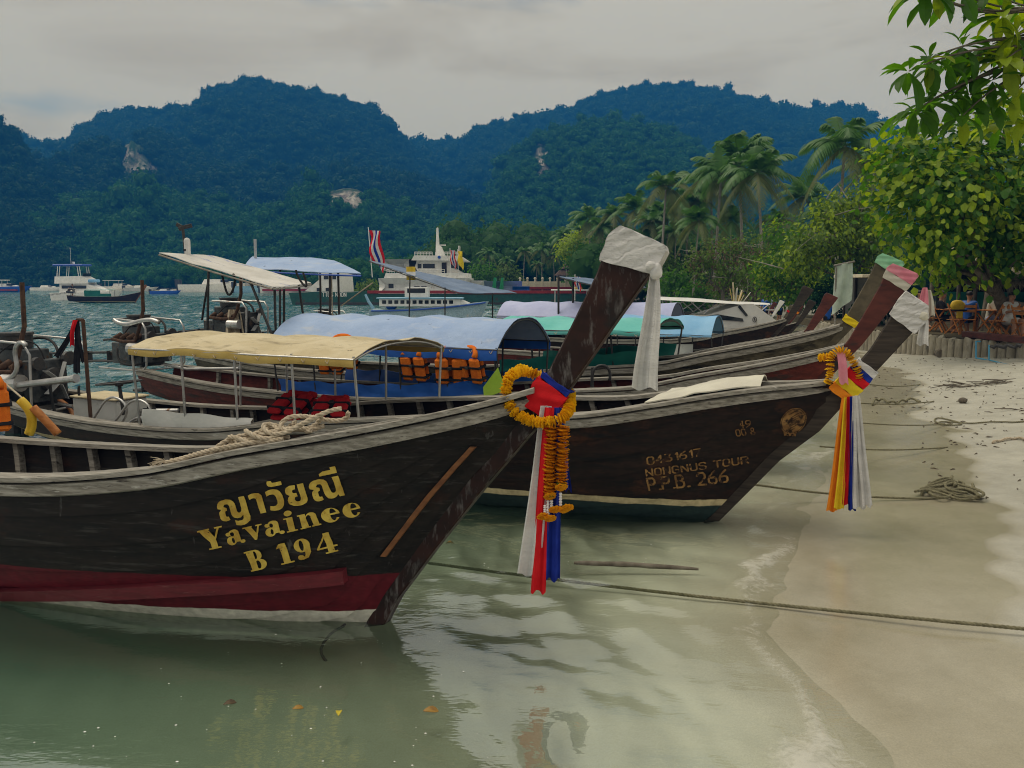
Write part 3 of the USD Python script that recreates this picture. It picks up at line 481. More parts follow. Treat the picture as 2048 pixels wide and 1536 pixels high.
# ---------------------------------------------------------------- long-tailed boats
def hull_material(name, c1, c2, bands, patches, rough=0.55, tilt=0.0):
    """planking paint: bands = (upper height, colour) from the keel up, edges a little uneven; above them the worn timber colour"""
    nd = {'tc': ('texture_coordinate', {}), 'sx': ('separate_xyz', {}), 'mp': ('mapping', {'scale': (0.7, 3, 5)}), 'n': ('noise_texture', {'scale': 3.0, 'detail': 6.0, 'roughness': 0.65}), 'r': ('rgb_ramp', {'ramp': [(0.35, c1), (0.65, c2)]}),
          'p': ('principled_bsdf', {'roughness': rough, 'specular_ior_level': 0.22}), 'b': ('bump', {'distance': 0.003}), 'bn': ('noise_texture', {'scale': 9.0, 'detail': 4.0}),
          'wn': ('noise_texture', {'scale': 5.0, 'detail': 4.0}), 'wm': ('math', {'math_type': 'multiply_add', 'value2': 0.03, 'value3': -0.015}), 'wz': ('math', {'math_type': 'add'}), 'wt': ('math', {'math_type': 'multiply_add', 'value2': -tilt})}
    ln = [('tc.object', 'mp.vector'), ('tc.object', 'sx.vector'), ('mp.vector', 'n.vector'), ('n.fac', 'r.fac'), ('mp.vector', 'bn.vector'), ('bn.fac', 'b.height'), ('b.normal', 'p.normal'), ('tc.object', 'wn.vector'), ('wn.fac', 'wm.value1'), ('wm.value', 'wz.value1'), ('sx.z', 'wt.value3'), ('sx.x', 'wt.value1'), ('wt.value', 'wz.value2')]
    col = 'r.color'
    for k, (pc, ps, pt, pw, pst) in enumerate(patches):
        nd[f'pm{k}'] = ('mapping', {'scale': pst, 'location': (1.3 * k, 0.7, 0.2)}); nd[f'pn{k}'] = ('noise_texture', {'scale': ps, 'detail': 6.0, 'roughness': 0.7}); nd[f'pr{k}'] = ('map_range', {'from_min': pt, 'from_max': pt + pw, 'clamp': True}); nd[f'px{k}'] = ('mix_color', {'b': pc})
        ln += [('tc.object', f'pm{k}.vector'), (f'pm{k}.vector', f'pn{k}.vector'), (f'pn{k}.fac', f'pr{k}.value'), (f'pr{k}.result', f'px{k}.fac'), (col, f'px{k}.a')]; col = f'px{k}.result'
    for k, (z, c) in enumerate(bands):
        nd[f'bm{k}'] = ('map_range', {'from_min': z, 'from_max': z + 0.006, 'to_min': 1.0, 'to_max': 0.0, 'clamp': True}); nd[f'bx{k}'] = ('mix_color', {'b': c})
        ln += [('wz.value', f'bm{k}.value'), (f'bm{k}.result', f'bx{k}.fac'), (col, f'bx{k}.a')]; col = f'bx{k}.result'
    nd['gn'] = ('noise_texture', {'scale': 16.0, 'detail': 5.0}); nd['gr'] = ('map_range', {'from_min': 0.3, 'from_max': 0.7, 'to_min': 0.72, 'to_max': 1.12}); nd['gm'] = ('mix_color', {'blend_type': 'multiply', 'fac': 1.0}); nd['gc'] = ('combine_color', {})
    ln += [('tc.object', 'gn.vector'), ('gn.fac', 'gr.value'), ('gr.result', 'gc.r'), ('gr.result', 'gc.g'), ('gr.result', 'gc.b'), (col, 'gm.a'), ('gc.color', 'gm.b'), ('gm.result', 'p.base_color')]
    MATS[name] = usdkit.material(stage, '/World/Looks/' + name, nd, ln, surface='p.BSDF')
_scr = ((0.06, 0.058, 0.055), 5.0, 0.645, 0.05, (2.2, 3, 0.5)); _dk = ((0.004, 0.004, 0.004), 2.5, 0.50, 0.15, (0.5, 2, 3.5)); _br = ((0.032, 0.011, 0.007), 2.0, 0.56, 0.14, (0.8, 2, 1.5))
hull_material('hull_black', (0.0055, 0.0045, 0.004), (0.015, 0.011, 0.009), [(0.385, (0.085, 0.006, 0.011)), (0.105, (0.55, 0.53, 0.45))], [_br, _dk, ((0.050, 0.047, 0.043), 2.6, 0.56, 0.14, (0.45, 3, 9)), _scr, ((0.075, 0.070, 0.062), 9.0, 0.66, 0.05, (0.8, 3, 9))], tilt=0.024)
hull_material('hull_brown', (0.006, 0.004, 0.003), (0.022, 0.010, 0.007), [(0.235, (0.52, 0.43, 0.25)), (0.165, (0.018, 0.035, 0.034))], [((0.06, 0.022, 0.010), 1.7, 0.55, 0.12, (0.8, 2, 1.5)), _dk])
hull_material('hull_red', (0.075, 0.014, 0.010), (0.14, 0.026, 0.018), [(0.22, (0.40, 0.36, 0.27)), (0.15, (0.02, 0.03, 0.05))], [((0.03, 0.02, 0.018), 2.2, 0.52, 0.12, (0.6, 2, 3))])
hull_material('hull_olive', (0.055, 0.045, 0.028), (0.12, 0.10, 0.065), [(0.22, (0.30, 0.30, 0.32)), (0.15, (0.02, 0.05, 0.09))], [_dk])
hull_material('hull_skyblue', (0.26, 0.38, 0.45), (0.36, 0.48, 0.55), [(0.22, (0.5, 0.5, 0.5))], [((0.5, 0.5, 0.48), 3.0, 0.58, 0.1, (1, 1, 1))])

POST1 = dict(front=[(0, 0), (0.102, 0.199), (0.375, 0.574), (0.707, 1.008), (0.988, 1.349), (1.287, 1.708), (1.56, 2.12), (1.824, 2.507), (1.881, 2.596)], top=[(1.868, 2.625), (1.60, 2.745), (1.54, 2.70)], aft=[(1.456, 2.464), (1.29, 2.11), (1.138, 1.80), (1.045, 1.655), (0.86, 1.42), (0.55, 1.03), (0.22, 0.55), (-0.08, 0.12), (-0.16, -0.04)])
POST2 = dict(front=[(0, 0), (0.19, 0.23), (0.56, 0.68), (0.91, 1.0), (1.16, 1.33), (1.4, 1.63), (1.75, 2.09)], top=[(1.74, 2.19), (1.58, 2.30), (1.53, 2.23)], aft=[(1.31, 1.80), (1.15, 1.58), (0.98, 1.38), (0.70, 1.05), (0.40, 0.67), (0.05, 0.22), (-0.16, -0.04)])
SHEER1 = ([-11.5, -8, -5, -2.5, -1.5, -0.8, 0, 0.5, 0.9, 1.08], [1.15, 0.95, 0.90, 0.965, 1.07, 1.235, 1.40, 1.52, 1.63, 1.69], [0.45, 0.88, 0.98, 0.86, 0.74, 0.62, 0.43, 0.28, 0.15, 0.085])
SHEER2 = ([-11.5, -9.3, -8, -7, -6, -4.9, -3.25, -2.4, -1.3, -0.6, -0.1, 0.35, 0.75, 0.95], [0.72, 0.56, 0.53, 0.55, 0.61, 0.76, 0.93, 1.00, 1.075, 1.20, 1.30, 1.375, 1.42, 1.45], [0.45, 0.78, 0.88, 0.94, 0.98, 0.97, 0.88, 0.82, 0.72, 0.57, 0.43, 0.28, 0.13, 0.075])
SHEER3 = ([-11.5, -8, -6.1, -4.3, -3.4, -2.5, -1.5, -0.8, 0, 0.5, 0.9, 1.08], [0.85, 0.67, 0.68, 0.79, 0.885, 0.975, 1.07, 1.235, 1.40, 1.52, 1.63, 1.69], [0.45, 0.88, 0.97, 0.97, 0.93, 0.86, 0.74, 0.62, 0.43, 0.28, 0.15, 0.085])
class Boat: pass
def longtail(label, foot, head, post=POST1, sheer=SHEER1, scale=1.0, hull='hull_black', postm='wood_post', near=2, roll=0.0, L=11.5, rail='wood_grey', pitchz=0.0, th=0.06, group=None):
    o = Boat(); o.head = math.radians(head); o.near = near
    o.t = thing('longtail_boat', label, 'boat', (foot[0], foot[1], pitchz), o.head, roll=roll, scale=None if scale == 1 else scale, group=group); o.scale = scale
    from scipy.interpolate import PchipInterpolator
    gx, gz, gb = map(np.array, sheer); gx = gx.astype(float).copy(); gx[0] = -L
    o.gz, o.gb, o.xj = PchipInterpolator(gx, gz), PchipInterpolator(gx, gb), gx[-1]
    NU = {2: 72, 1: 44, 0: 26}[near]; NS = {2: 8, 1: 5, 0: 1}[near]; NV = NS * 3 + 1
    fr = np.array(post['front'], float); zj = gz[-1]
    stem = fr[fr[:, 1] < zj - 0.02]; xz = np.interp(zj, fr[:, 1], fr[:, 0]); stem = np.vstack([stem, [xz, zj]]) - [0.07, 0.0]
    keel = np.vstack([[(-L, 0.30), (-L + 2, -0.02), (-L * 0.55, -0.26), (-2.0, -0.24), (-0.6, -0.13)], stem])
    u = np.linspace(0, 1, NU) ** 0.8
    K = resample(keel, 800); K = K[np.clip((u * 799).round().astype(int), 0, 799)]
    G = np.stack([-L + (o.xj + L) * u, 0 * u, 0 * u], 1); G[:, 1] = o.gb(G[:, 0]); G[:, 2] = o.gz(G[:, 0])
    c = np.interp(u, [0, .45, .75, .88, 1], [.9, .98, .90, .66, .5])[:, None]; m = np.interp(u, [0, .5, .78, .9, 1], [.15, .10, .16, .34, .5])[:, None]
    b0 = th * 0.5
    Kp = np.stack([K[:, 0], np.full(NU, b0 * 0.6), K[:, 1]], 1); Cp = np.stack([(K[:, 0] + G[:, 0]) / 2, b0 * .6 + c[:, 0] * (G[:, 1] - b0 * .6), K[:, 1] + m[:, 0] * (G[:, 2] - K[:, 1])], 1)
    v = np.linspace(0, 1, NV)
    S = ((1 - v)[None, :, None] ** 2 * Kp[:, None] + 2 * (v * (1 - v))[None, :, None] * Cp[:, None] + (v ** 2)[None, :, None] * G[:, None])      # [u, v, xyz], port side
    dv = np.gradient(S, axis=1); nrm = np.stack([0 * dv[..., 0], dv[..., 2], -dv[..., 1]], -1); nrm /= np.linalg.norm(nrm, axis=-1, keepdims=True) + 1e-9
    o.S, o.N, o.u, o.v = S, nrm, u, v
    flip = np.array([1, -1, 1.0]); o.flip = flip
    for side in (1, -1):
        f = flip if side < 0 else np.ones(3)
        for k in range(NS):
            sl = slice(k * 3, k * 3 + 4) if NS > 1 else slice(0, NV); n = S[:, sl].shape[1]; w = np.linspace(0.013 if NS > 1 else 0.0, 0.0, n)[None, :, None]
            A = (S[:, sl] + nrm[:, sl] * w) * f; I = (S[:, sl] - nrm[:, sl] * 0.022) * f
            if side < 0: A, I = A[:, ::-1], I[:, ::-1]
            part('strake', B().shell(A, I), hull, o.t, smooth=35)
        # rail: cap board on the edge and the rubbing band under it
        ix = np.arange(0, NU); g = S[ix, -1].copy(); out = np.stack([0 * ix, np.ones(len(ix)), 0 * ix], 1)
        cw = np.interp(g[:, 0], [-L, -4, 0.0, o.xj], [0.11, 0.13, 0.15, 0.07])[:, None]
        up = np.array([0, 0, 1.0])
        part('gunwale', B().rails(*[(g + out * a + up * z) * f for a, z in ((0.045, 0.0), (0.045, 0.032), (0.035, 0.040))], *[(g - out * cw + up * z + out * 0) * f for z in (0.040, 0.0)]), rail, o.t, smooth=25)
        if near: 
            r0 = S[ix, -1] + (S[ix, -2] - S[ix, -1]) / np.linalg.norm(S[ix, -2] - S[ix, -1], axis=1, keepdims=True) * 0.012; dn = (S[ix, -2] - S[ix, -1]); dn /= np.linalg.norm(dn, axis=1, keepdims=True); n1 = nrm[ix, -1]
            part('rubbing_band', B().rails(*[(r0 + n1 * a + dn * b_) * f for a, b_ in ((0.004, 0.0), (0.034, 0.004), (0.036, 0.085), (0.004, 0.10))]), rail, o.t, smooth=25)
    # prow timber
    poly = Polygon(post['front'] + post['top'] + post['aft'])
    pb = B()
    for off, t0, t1 in ((0.0, -th + 0.012, th - 0.012),): pb.prism(poly, (0, 0, 0), (1, 0, 0), (0, 0, 1), (0, -1, 0), t0, t1)
    ins = poly.buffer(-0.012)
    for sgn in (-1, 1):
        a = np.array(poly.exterior.coords)[:-1]
        pin = np.array([np.array(ins.exterior.interpolate(ins.exterior.project(Point(q))).coords[0]) for q in a])
        z0, z1 = sgn * (th - 0.012), sgn * th
        A = np.stack([np.stack([a[:, 0], np.full(len(a), z0), a[:, 1]], 1), np.stack([pin[:, 0], np.full(len(a), z1), pin[:, 1]], 1)], 0); pb.grid(A, True)
        pb.prism(ins, (0, 0, 0), (1, 0, 0), (0, 0, 1), (0, -1, 0), -z1 - 0.0005 if sgn > 0 else -z1 - 0.0005, -z1 + 0.0005)
    o.post = part('prow_post', pb, postm, o.t)
    if near:
        # frames, floor boards, thwarts, fore deck
        xs = np.arange(-L + 1.2, 0.25, 0.48 if near == 2 else 0.9)
        gxu = G[:, 0]
        for x0 in xs:
            i = int(np.argmin(np.abs(gxu - x0))); sec = S[i, int(NV * .12):] - nrm[i, int(NV * .12):] * 0.024; inn = S[i, int(NV * .12):] - nrm[i, int(NV * .12):] * 0.095
            for f in (np.ones(3), flip):
                h = np.array([0.03, 0, 0]); part('rib', B().rails(*[(q) * f for q in (sec - h, sec + h, inn + h, inn - h)]), 'wood_inner', o.t)
        for k in range(6):
            y0 = -0.475 + 0.19 * k; xe = -2.3 - 2.2 * abs(y0); part('floor_board', B().box(((xe - 9.0) / 2, y0, 0.26 + 0.003 * (k % 2)), (xe + 9.0, 0.178, 0.03)), 'wood_inner', o.t)
        for x0 in ((-2.35, -4.4, -6.4) if near == 2 else (-3.5,)):
            w = float(o.gb(x0)) * 2 - 0.16; part('thwart', B().box((x0, 0, min(0.58, float(o.gz(x0)) - 0.14)), (0.26, w, 0.035)), 'wood_grey', o.t)
        xs = np.linspace(-0.62 if near == 2 else -0.9, o.xj - 0.22, 14); bb, zz = o.gb(xs) - 0.045, o.gz(xs) - 0.035
        for k in range(6):
            lo, hi = -1 + k / 3 + 0.012, -1 + (k + 1) / 3 - 0.012
            if near == 1 and k % 2: continue
            hi = hi if near == 2 else lo + 2 / 3 - 0.02
            part('deck_plank', B().rails(*[np.stack([xs, bb * a, zz + dz], 1) for a, dz in ((lo, 0), (hi, 0), (hi, -0.03), (lo, -0.03))]), rail, o.t)
        xb = -0.62 if near == 2 else -0.9; w = float(o.gb(xb)) - 0.05; part('deck_beam', B().box((xb, 0, float(o.gz(xb)) - 0.09), (0.06, 2 * w, 0.08)), 'wood_grey', o.t)
    return o
def w2l(o, p):
    """world point -> boat coordinates (flat boats)"""
    T = UsdGeom.XformCache().GetLocalToWorldTransform(o.t).GetInverse()
    q = np.array([list(T.Transform(Gf.Vec3d(*map(float, r)))) for r in np.atleast_2d(p)]); return q[0] if np.ndim(p) == 1 else q
def l2w(o, p):
    T = UsdGeom.XformCache().GetLocalToWorldTransform(o.t)
    q = np.array([list(T.Transform(Gf.Vec3d(*map(float, r)))) for r in np.atleast_2d(p)]); return q[0] if np.ndim(p) == 1 else q
def hull_hit(o, px, py, side=-1):
    """where a line of sight meets the boat's side, in boat coordinates"""
    tri = o.__dict__.get('tri')
    if tri is None:
        v, f = B().grid((o.S + o.N * 0.012) * (o.flip if side < 0 else 1)).get(); tri = o.tri = v[f]
    a = w2l(o, CAM); d = w2l(o, CAM + ray(px, py)) - a
    e1, e2 = tri[:, 1] - tri[:, 0], tri[:, 2] - tri[:, 0]; h = np.cross(d, e2); det = (e1 * h).sum(1); det = np.where(np.abs(det) < 1e-12, 1e-12, det)
    s = a - tri[:, 0]; uu = (s * h).sum(1) / det; q = np.cross(s, e1); vv = (q * d).sum(1) / det; t = (e2 * q).sum(1) / det
    ok = (uu > -1e-6) & (vv > -1e-6) & (uu + vv < 1 + 1e-6) & (t > 0)
    return a + d * t[ok].min() if ok.any() else None
def hull_snap(o, P, off=0.010, side=-1):
    """moves points that lie near the boat's side onto it, along y"""
    from scipy.interpolate import LinearNDInterpolator
    ip = o.__dict__.get('ip')
    if ip is None:
        ns = (o.S.shape[1] - 1) // 3; rows = []
        for k in range(ns):
            r = np.array([0.06, 1, 2, 3]) + 3 * k; lo = np.floor(r).astype(int); hi = np.minimum(lo + 1, 3 * ns); fr = (r - lo)[None, :, None]; q = o.S[:, lo] * (1 - fr) + o.S[:, hi] * fr; rows.append(q + o.N[:, lo] * np.linspace(0.013, 0.0, 4)[None, :, None])
        S = np.concatenate(rows, 1).reshape(-1, 3); ip = o.ip = LinearNDInterpolator(S[:, [0, 2]], S[:, 1])
    y = ip(P[:, 0], P[:, 2]); y = np.fmax(np.fmax(y, ip(P[:, 0], P[:, 2] + .008)), ip(P[:, 0], P[:, 2] - .008)); P = P.copy(); P[:, 1] = np.where(np.isnan(y), P[:, 1], side * (y + off)); return P
def lettering(o, shape, O, R, T, W, m, name='lettering', label=None, cap=1.0):
    """paints a flat shape (width W, capital height cap) onto the hull so that it runs from O to R and rises to T"""
    hits = [hull_hit(o, *q) for q in (O, R, T)]
    if any(h is None for h in hits): return None
    o0, r, t = hits; ex, ey = (r - o0) / W, (t - o0) / cap; b = B()
    for g in getattr(shape, 'geoms', [shape]):
        if g.is_empty or g.area < 1e-6: continue
        tm = trimesh.creation.triangulate_polygon(g, engine='earcut'); v2, f = tm
        v3 = np.c_[v2, 0 * v2[:, 0]]; v3, f = trimesh.remesh.subdivide_to_size(v3, f, max_edge=0.10, max_iter=9)
        b.add(o0 + v3[:, :1] * ex + v3[:, 1:2] * ey, f)
    v, f = b.get(); v = hull_snap(o, v); n = np.cross(v[f[:, 1]] - v[f[:, 0]], v[f[:, 2]] - v[f[:, 0]])
    if n[:, 1].sum() > 0: f = f[:, ::-1]
    return part(name, (v, f), m, o.t, label=label)

def arch_roof(o, x0, x1, zlow, ztop, hw, roofm, sidem=None, posts=4, edge=None, bars='metal_dark', valance=0.10, endm=None):
    """a tarpaulin stretched over hoops: roof, valance strips, hoops, posts, rails"""
    n, k = 22, 15; a = np.linspace(-1, 1, k); xs = np.linspace(x0, x1, n); rng = np.random.default_rng(int(abs(x0 * 97 + hw * 31)))
    prof = (1 - np.abs(a) ** 2.3)
    sag = 0.035 * np.sin(np.linspace(0, math.pi * (posts - 1), n)) ** 2
    P = np.stack([np.repeat(xs[:, None], k, 1), np.repeat(a[None] * hw, n, 0), zlow + (ztop - zlow) * prof[None] - sag[:, None] * (0.4 + prof[None])], -1)
    P[..., 2] += (meshkit.fbm(P * [1.6, 3, 0], 4, 3) - 0.5) * 0.06
    part('canopy_roof', B().shell(P + [0, 0, 0.008], P), roofm, o.t, smooth=40)
    for s in (-1, 1):
        e = P[:, 0 if s < 0 else -1]; lo = e.copy(); lo[:, 2] -= valance * (0.85 + 0.3 * meshkit.noise(e * 2.1, 4)); lo[:, 1] += s * 0.015
        V = np.stack([e + [0, s * 0.012, 0], (e + lo) / 2 + [0, s * 0.016, 0], lo], 1); part('valance', B().shell(V, V - [0, s * 0.006, 0]), edge or roofm, o.t, smooth=40)
    hx = np.linspace(x0 + 0.02, x1 - 0.02, posts)
    for x in hx:
        h = np.stack([np.full(k, x), a * (hw - 0.02), zlow + (ztop - zlow) * prof - 0.035], 1); part('hoop', B().tube(h, 0.014, 6), bars, o.t, smooth=True)
        for s in (-1, 1): part('canopy_post', B().cyl((x, s * (hw - 0.02), zlow + 0.01), (x, s * min(hw - 0.02, float(o.gb(min(x, o.xj))) - 0.04), float(o.gz(min(x, o.xj)))), 0.016, 7), bars, o.t, smooth=True)
    for s in (-1, 1): part('canopy_rail', B().cyl((x0, s * (hw + 0.005), zlow - 0.02), (x1, s * (hw + 0.005), zlow - 0.02), 0.013, 6), bars, o.t, smooth=True)
    if o.near and x1 - x0 > 1.5:
        for q in np.arange(x0 + .12, x1 - .1, .33): part('lashing', B().tube([(q, -hw - .022, zlow - .045), (q + .03, -hw - .028, zlow - .075), (q + .05, -hw - .012, zlow - .03)], .006, 4), 'rope_tan', o.t)
    if sidem:
        for s in (-1, 1):
            g = np.linspace(x0 + 0.1, x1 - 0.1, 30); top = np.stack([g, np.full(30, s * (hw - 0.05)), o.gz(g) + 0.24 + 0.02 * np.sin(g * 9)], 1); bot = np.stack([g, s * (o.gb(g) - 0.03), o.gz(g) + 0.02], 1)
            mid = (top + bot) / 2 + np.stack([0 * g, s * 0.03 * np.sin(g * 7 + 1), 0 * g], 1); V = np.stack([top, mid, bot], 1); part('side_tarp', B().shell(V, V - [0, s * 0.008, 0]), sidem, o.t, smooth=40)
def stern_roof(o, corners, m, posts, edge=None, bars='metal_dark', sag=0.05, ridge=0.0, r=0.022):
    """a flat awning on posts over the stern; corners in boat coordinates (aft-near, fore-near, fore-far, aft-far); posts = (x, y, x2, y2) head and foot"""
    c = np.asarray(corners, float); n, k = 14, 9; s, t = np.linspace(0, 1, n)[:, None, None], np.linspace(0, 1, k)[None, :, None]
    P = (1 - s) * (1 - t) * c[0] + s * (1 - t) * c[1] + s * t * c[2] + (1 - s) * t * c[3]
    P[..., 2] += (ridge * np.sin(np.pi * t) - sag * np.sin(np.pi * s) * np.sin(np.pi * t))[..., 0] + (meshkit.fbm(P * 2.2, 3, 6) - 0.5) * 0.07
    part('awning', B().shell(P + [0, 0, 0.012], P), m, o.t, smooth=40)
    for a, b in ((c[0], c[1]), (c[1], c[2]), (c[2], c[3]), (c[3], c[0])): part('awning_pole', B().tube(resample([a, (np.asarray(a) + b) / 2 + [0, 0, -0.02], b], 6) - [0, 0, 0.025], 0.018, 6), edge or 'wood_grey', o.t, smooth=True)
    for (a, b) in posts: part('awning_post', B().tube(np.array([a, b]), r, 8), bars, o.t, smooth=True)
def engine(o, loc, rz=0.0, shaft=True, mainm='metal_engine', tilt=6.0, length=3.6, k=1.5):
    """a car engine on a pivot with its long shaft: block, heads, fan, pulleys, exhaust, frame, tiller"""
    c, s = math.cos(rz), math.sin(rz); R = np.array([[c, -s, 0], [s, c, 0], [0, 0, 1]]) ; loc = np.asarray(loc, float)
    Lp = lambda *q: loc + R @ (np.asarray(q, float) * k)
    length = length / k
    bx = lambda b, q, sz: b.box(Lp(*q), np.asarray(sz) * k, R)
    b = B(); bx(b, (0, 0, 0.20), (0.46, 0.26, 0.26)); bx(b, (0, 0, 0.05), (0.40, 0.30, 0.12)); bx(b, (-0.02, 0.02, 0.38), (0.44, 0.18, 0.11)); bx(b, (0.28, 0, 0.2), (0.10, 0.30, 0.32)); bx(b, (-0.02, -0.16, 0.14), (0.2, 0.1, 0.16)); bx(b, (-0.3, 0.0, 0.12), (0.22, 0.2, 0.24))
    e = part('engine', b, mainm, o.t)
    b = B()
    for i in range(4): b.cyl(Lp(-0.18 + i * 0.12, -0.12, 0.34), Lp(-0.18 + i * 0.12, -0.2, 0.30), 0.03 * k, 8)
    b.tube([Lp(-0.22, -0.21, 0.29), Lp(0.0, -0.22, 0.27), Lp(0.2, -0.21, 0.28), Lp(0.26, -0.2, 0.40), Lp(0.3, -0.16, 0.62), Lp(0.31, -0.16, 0.95)], 0.034, 8); part('exhaust_pipe', b, 'metal_rust', e, smooth=True)
    b = B(); b.cyl(Lp(0.35, 0, 0.2), Lp(0.39, 0, 0.2), 0.10 * k, 16); b.cyl(Lp(0.35, 0.13, 0.36), Lp(0.39, 0.13, 0.36), 0.055 * k, 12); b.cyl(Lp(0.35, -0.13, 0.34), Lp(0.39, -0.13, 0.34), 0.05 * k, 12); b.cyl(Lp(0.39, 0, 0.2), Lp(0.41, 0, 0.2), 0.04, 10)
    part('pulley', b, 'metal_dark', e, smooth=30)
    b = B()
    for i in range(5): a = i * 2 * math.pi / 5; b.bar(Lp(0.43, 0.03 * math.cos(a), 0.2 + 0.03 * math.sin(a)), Lp(0.44, 0.15 * math.cos(a), 0.2 + 0.15 * math.sin(a)), 0.06 * k, 0.008)
    part('fan', b, 'paint_grey', e)
    part('air_filter', B().cyl(Lp(-0.05, 0.02, 0.44), Lp(-0.05, 0.02, 0.54), 0.12 * k, 16).cyl(Lp(-0.05, 0.02, 0.54), Lp(-0.05, 0.02, 0.56), 0.13 * k, 16), 'metal_dark', e, smooth=30)
    part('alternator', B().cyl(Lp(0.12, -0.22, 0.2), Lp(0.30, -0.22, 0.2), 0.065 * k, 12), 'metal_steel', e, smooth=30)
    b = B(); b.tube(spline([Lp(0.3, 0.1, 0.36), Lp(0.1, 0.18, 0.5), Lp(-0.2, 0.15, 0.45), Lp(-0.3, 0.05, 0.3)], 14), 0.022, 7); b.tube(spline([Lp(0.34, -0.05, 0.1), Lp(0.2, -0.2, 0.02), Lp(-0.1, -0.22, 0.06), Lp(-0.2, -0.16, 0.18)], 12), 0.02, 7); b.tube(spline([Lp(0.28, 0, 0.36), Lp(0.2, -0.05, 0.5), Lp(0.02, -0.1, 0.46), Lp(-0.1, -0.14, 0.34)], 12), 0.012, 6); part('hose', b, 'rubber', e, smooth=True)
    b = B()
    for y in (-0.24, 0.24): b.tube([Lp(-0.45, y, -0.04), Lp(0.34, y, -0.04), Lp(0.42, y, 0.02), Lp(0.44, y, 0.42), Lp(0.38, y, 0.50), Lp(-0.12, y, 0.52)], 0.02, 7)
    b.cyl(Lp(-0.12, -0.24, 0.52), Lp(-0.12, 0.24, 0.52), 0.018, 7); b.cyl(Lp(0.3, -0.24, -0.04), Lp(0.3, 0.24, -0.04), 0.018, 7); part('engine_frame', b, 'metal_steel', e, smooth=True)
    part('pivot', B().cyl(Lp(0, 0, -0.30), Lp(0, 0, -0.02), 0.05, 10).box(Lp(0, 0, -0.3), (0.3, 0.3, 0.05), R), 'metal_dark', e, smooth=30)
    if shaft:
        dz = -math.tan(math.radians(tilt)) * length
        b = B(); b.cyl(Lp(-0.35, 0, 0.12), Lp(-0.35 - length, 0, 0.12 + dz), 0.026, 8)
        for y in (-0.07, 0.07): b.cyl(Lp(-0.35, y, 0.02), Lp(-0.2 - length * 0.8, y * .5, 0.04 + dz * 0.8), 0.018, 7)
        for i in range(5): f = 0.1 + 0.17 * i; b.bar(Lp(-0.35 - f * length, 0, 0.14 + dz * f), Lp(-0.35 - f * length, 0, 0.0 + dz * f), 0.16, 0.02)
        part('propeller_shaft', b, 'metal_dark', e, smooth=30)
    part('tiller', B().tube(np.array([Lp(0.4, 0.0, 0.02), Lp(0.75, 0.02, -0.02), Lp(1.55, 0.05, 0.03)]), 0.03, 8), 'metal_steel', e, smooth=True)
    return e
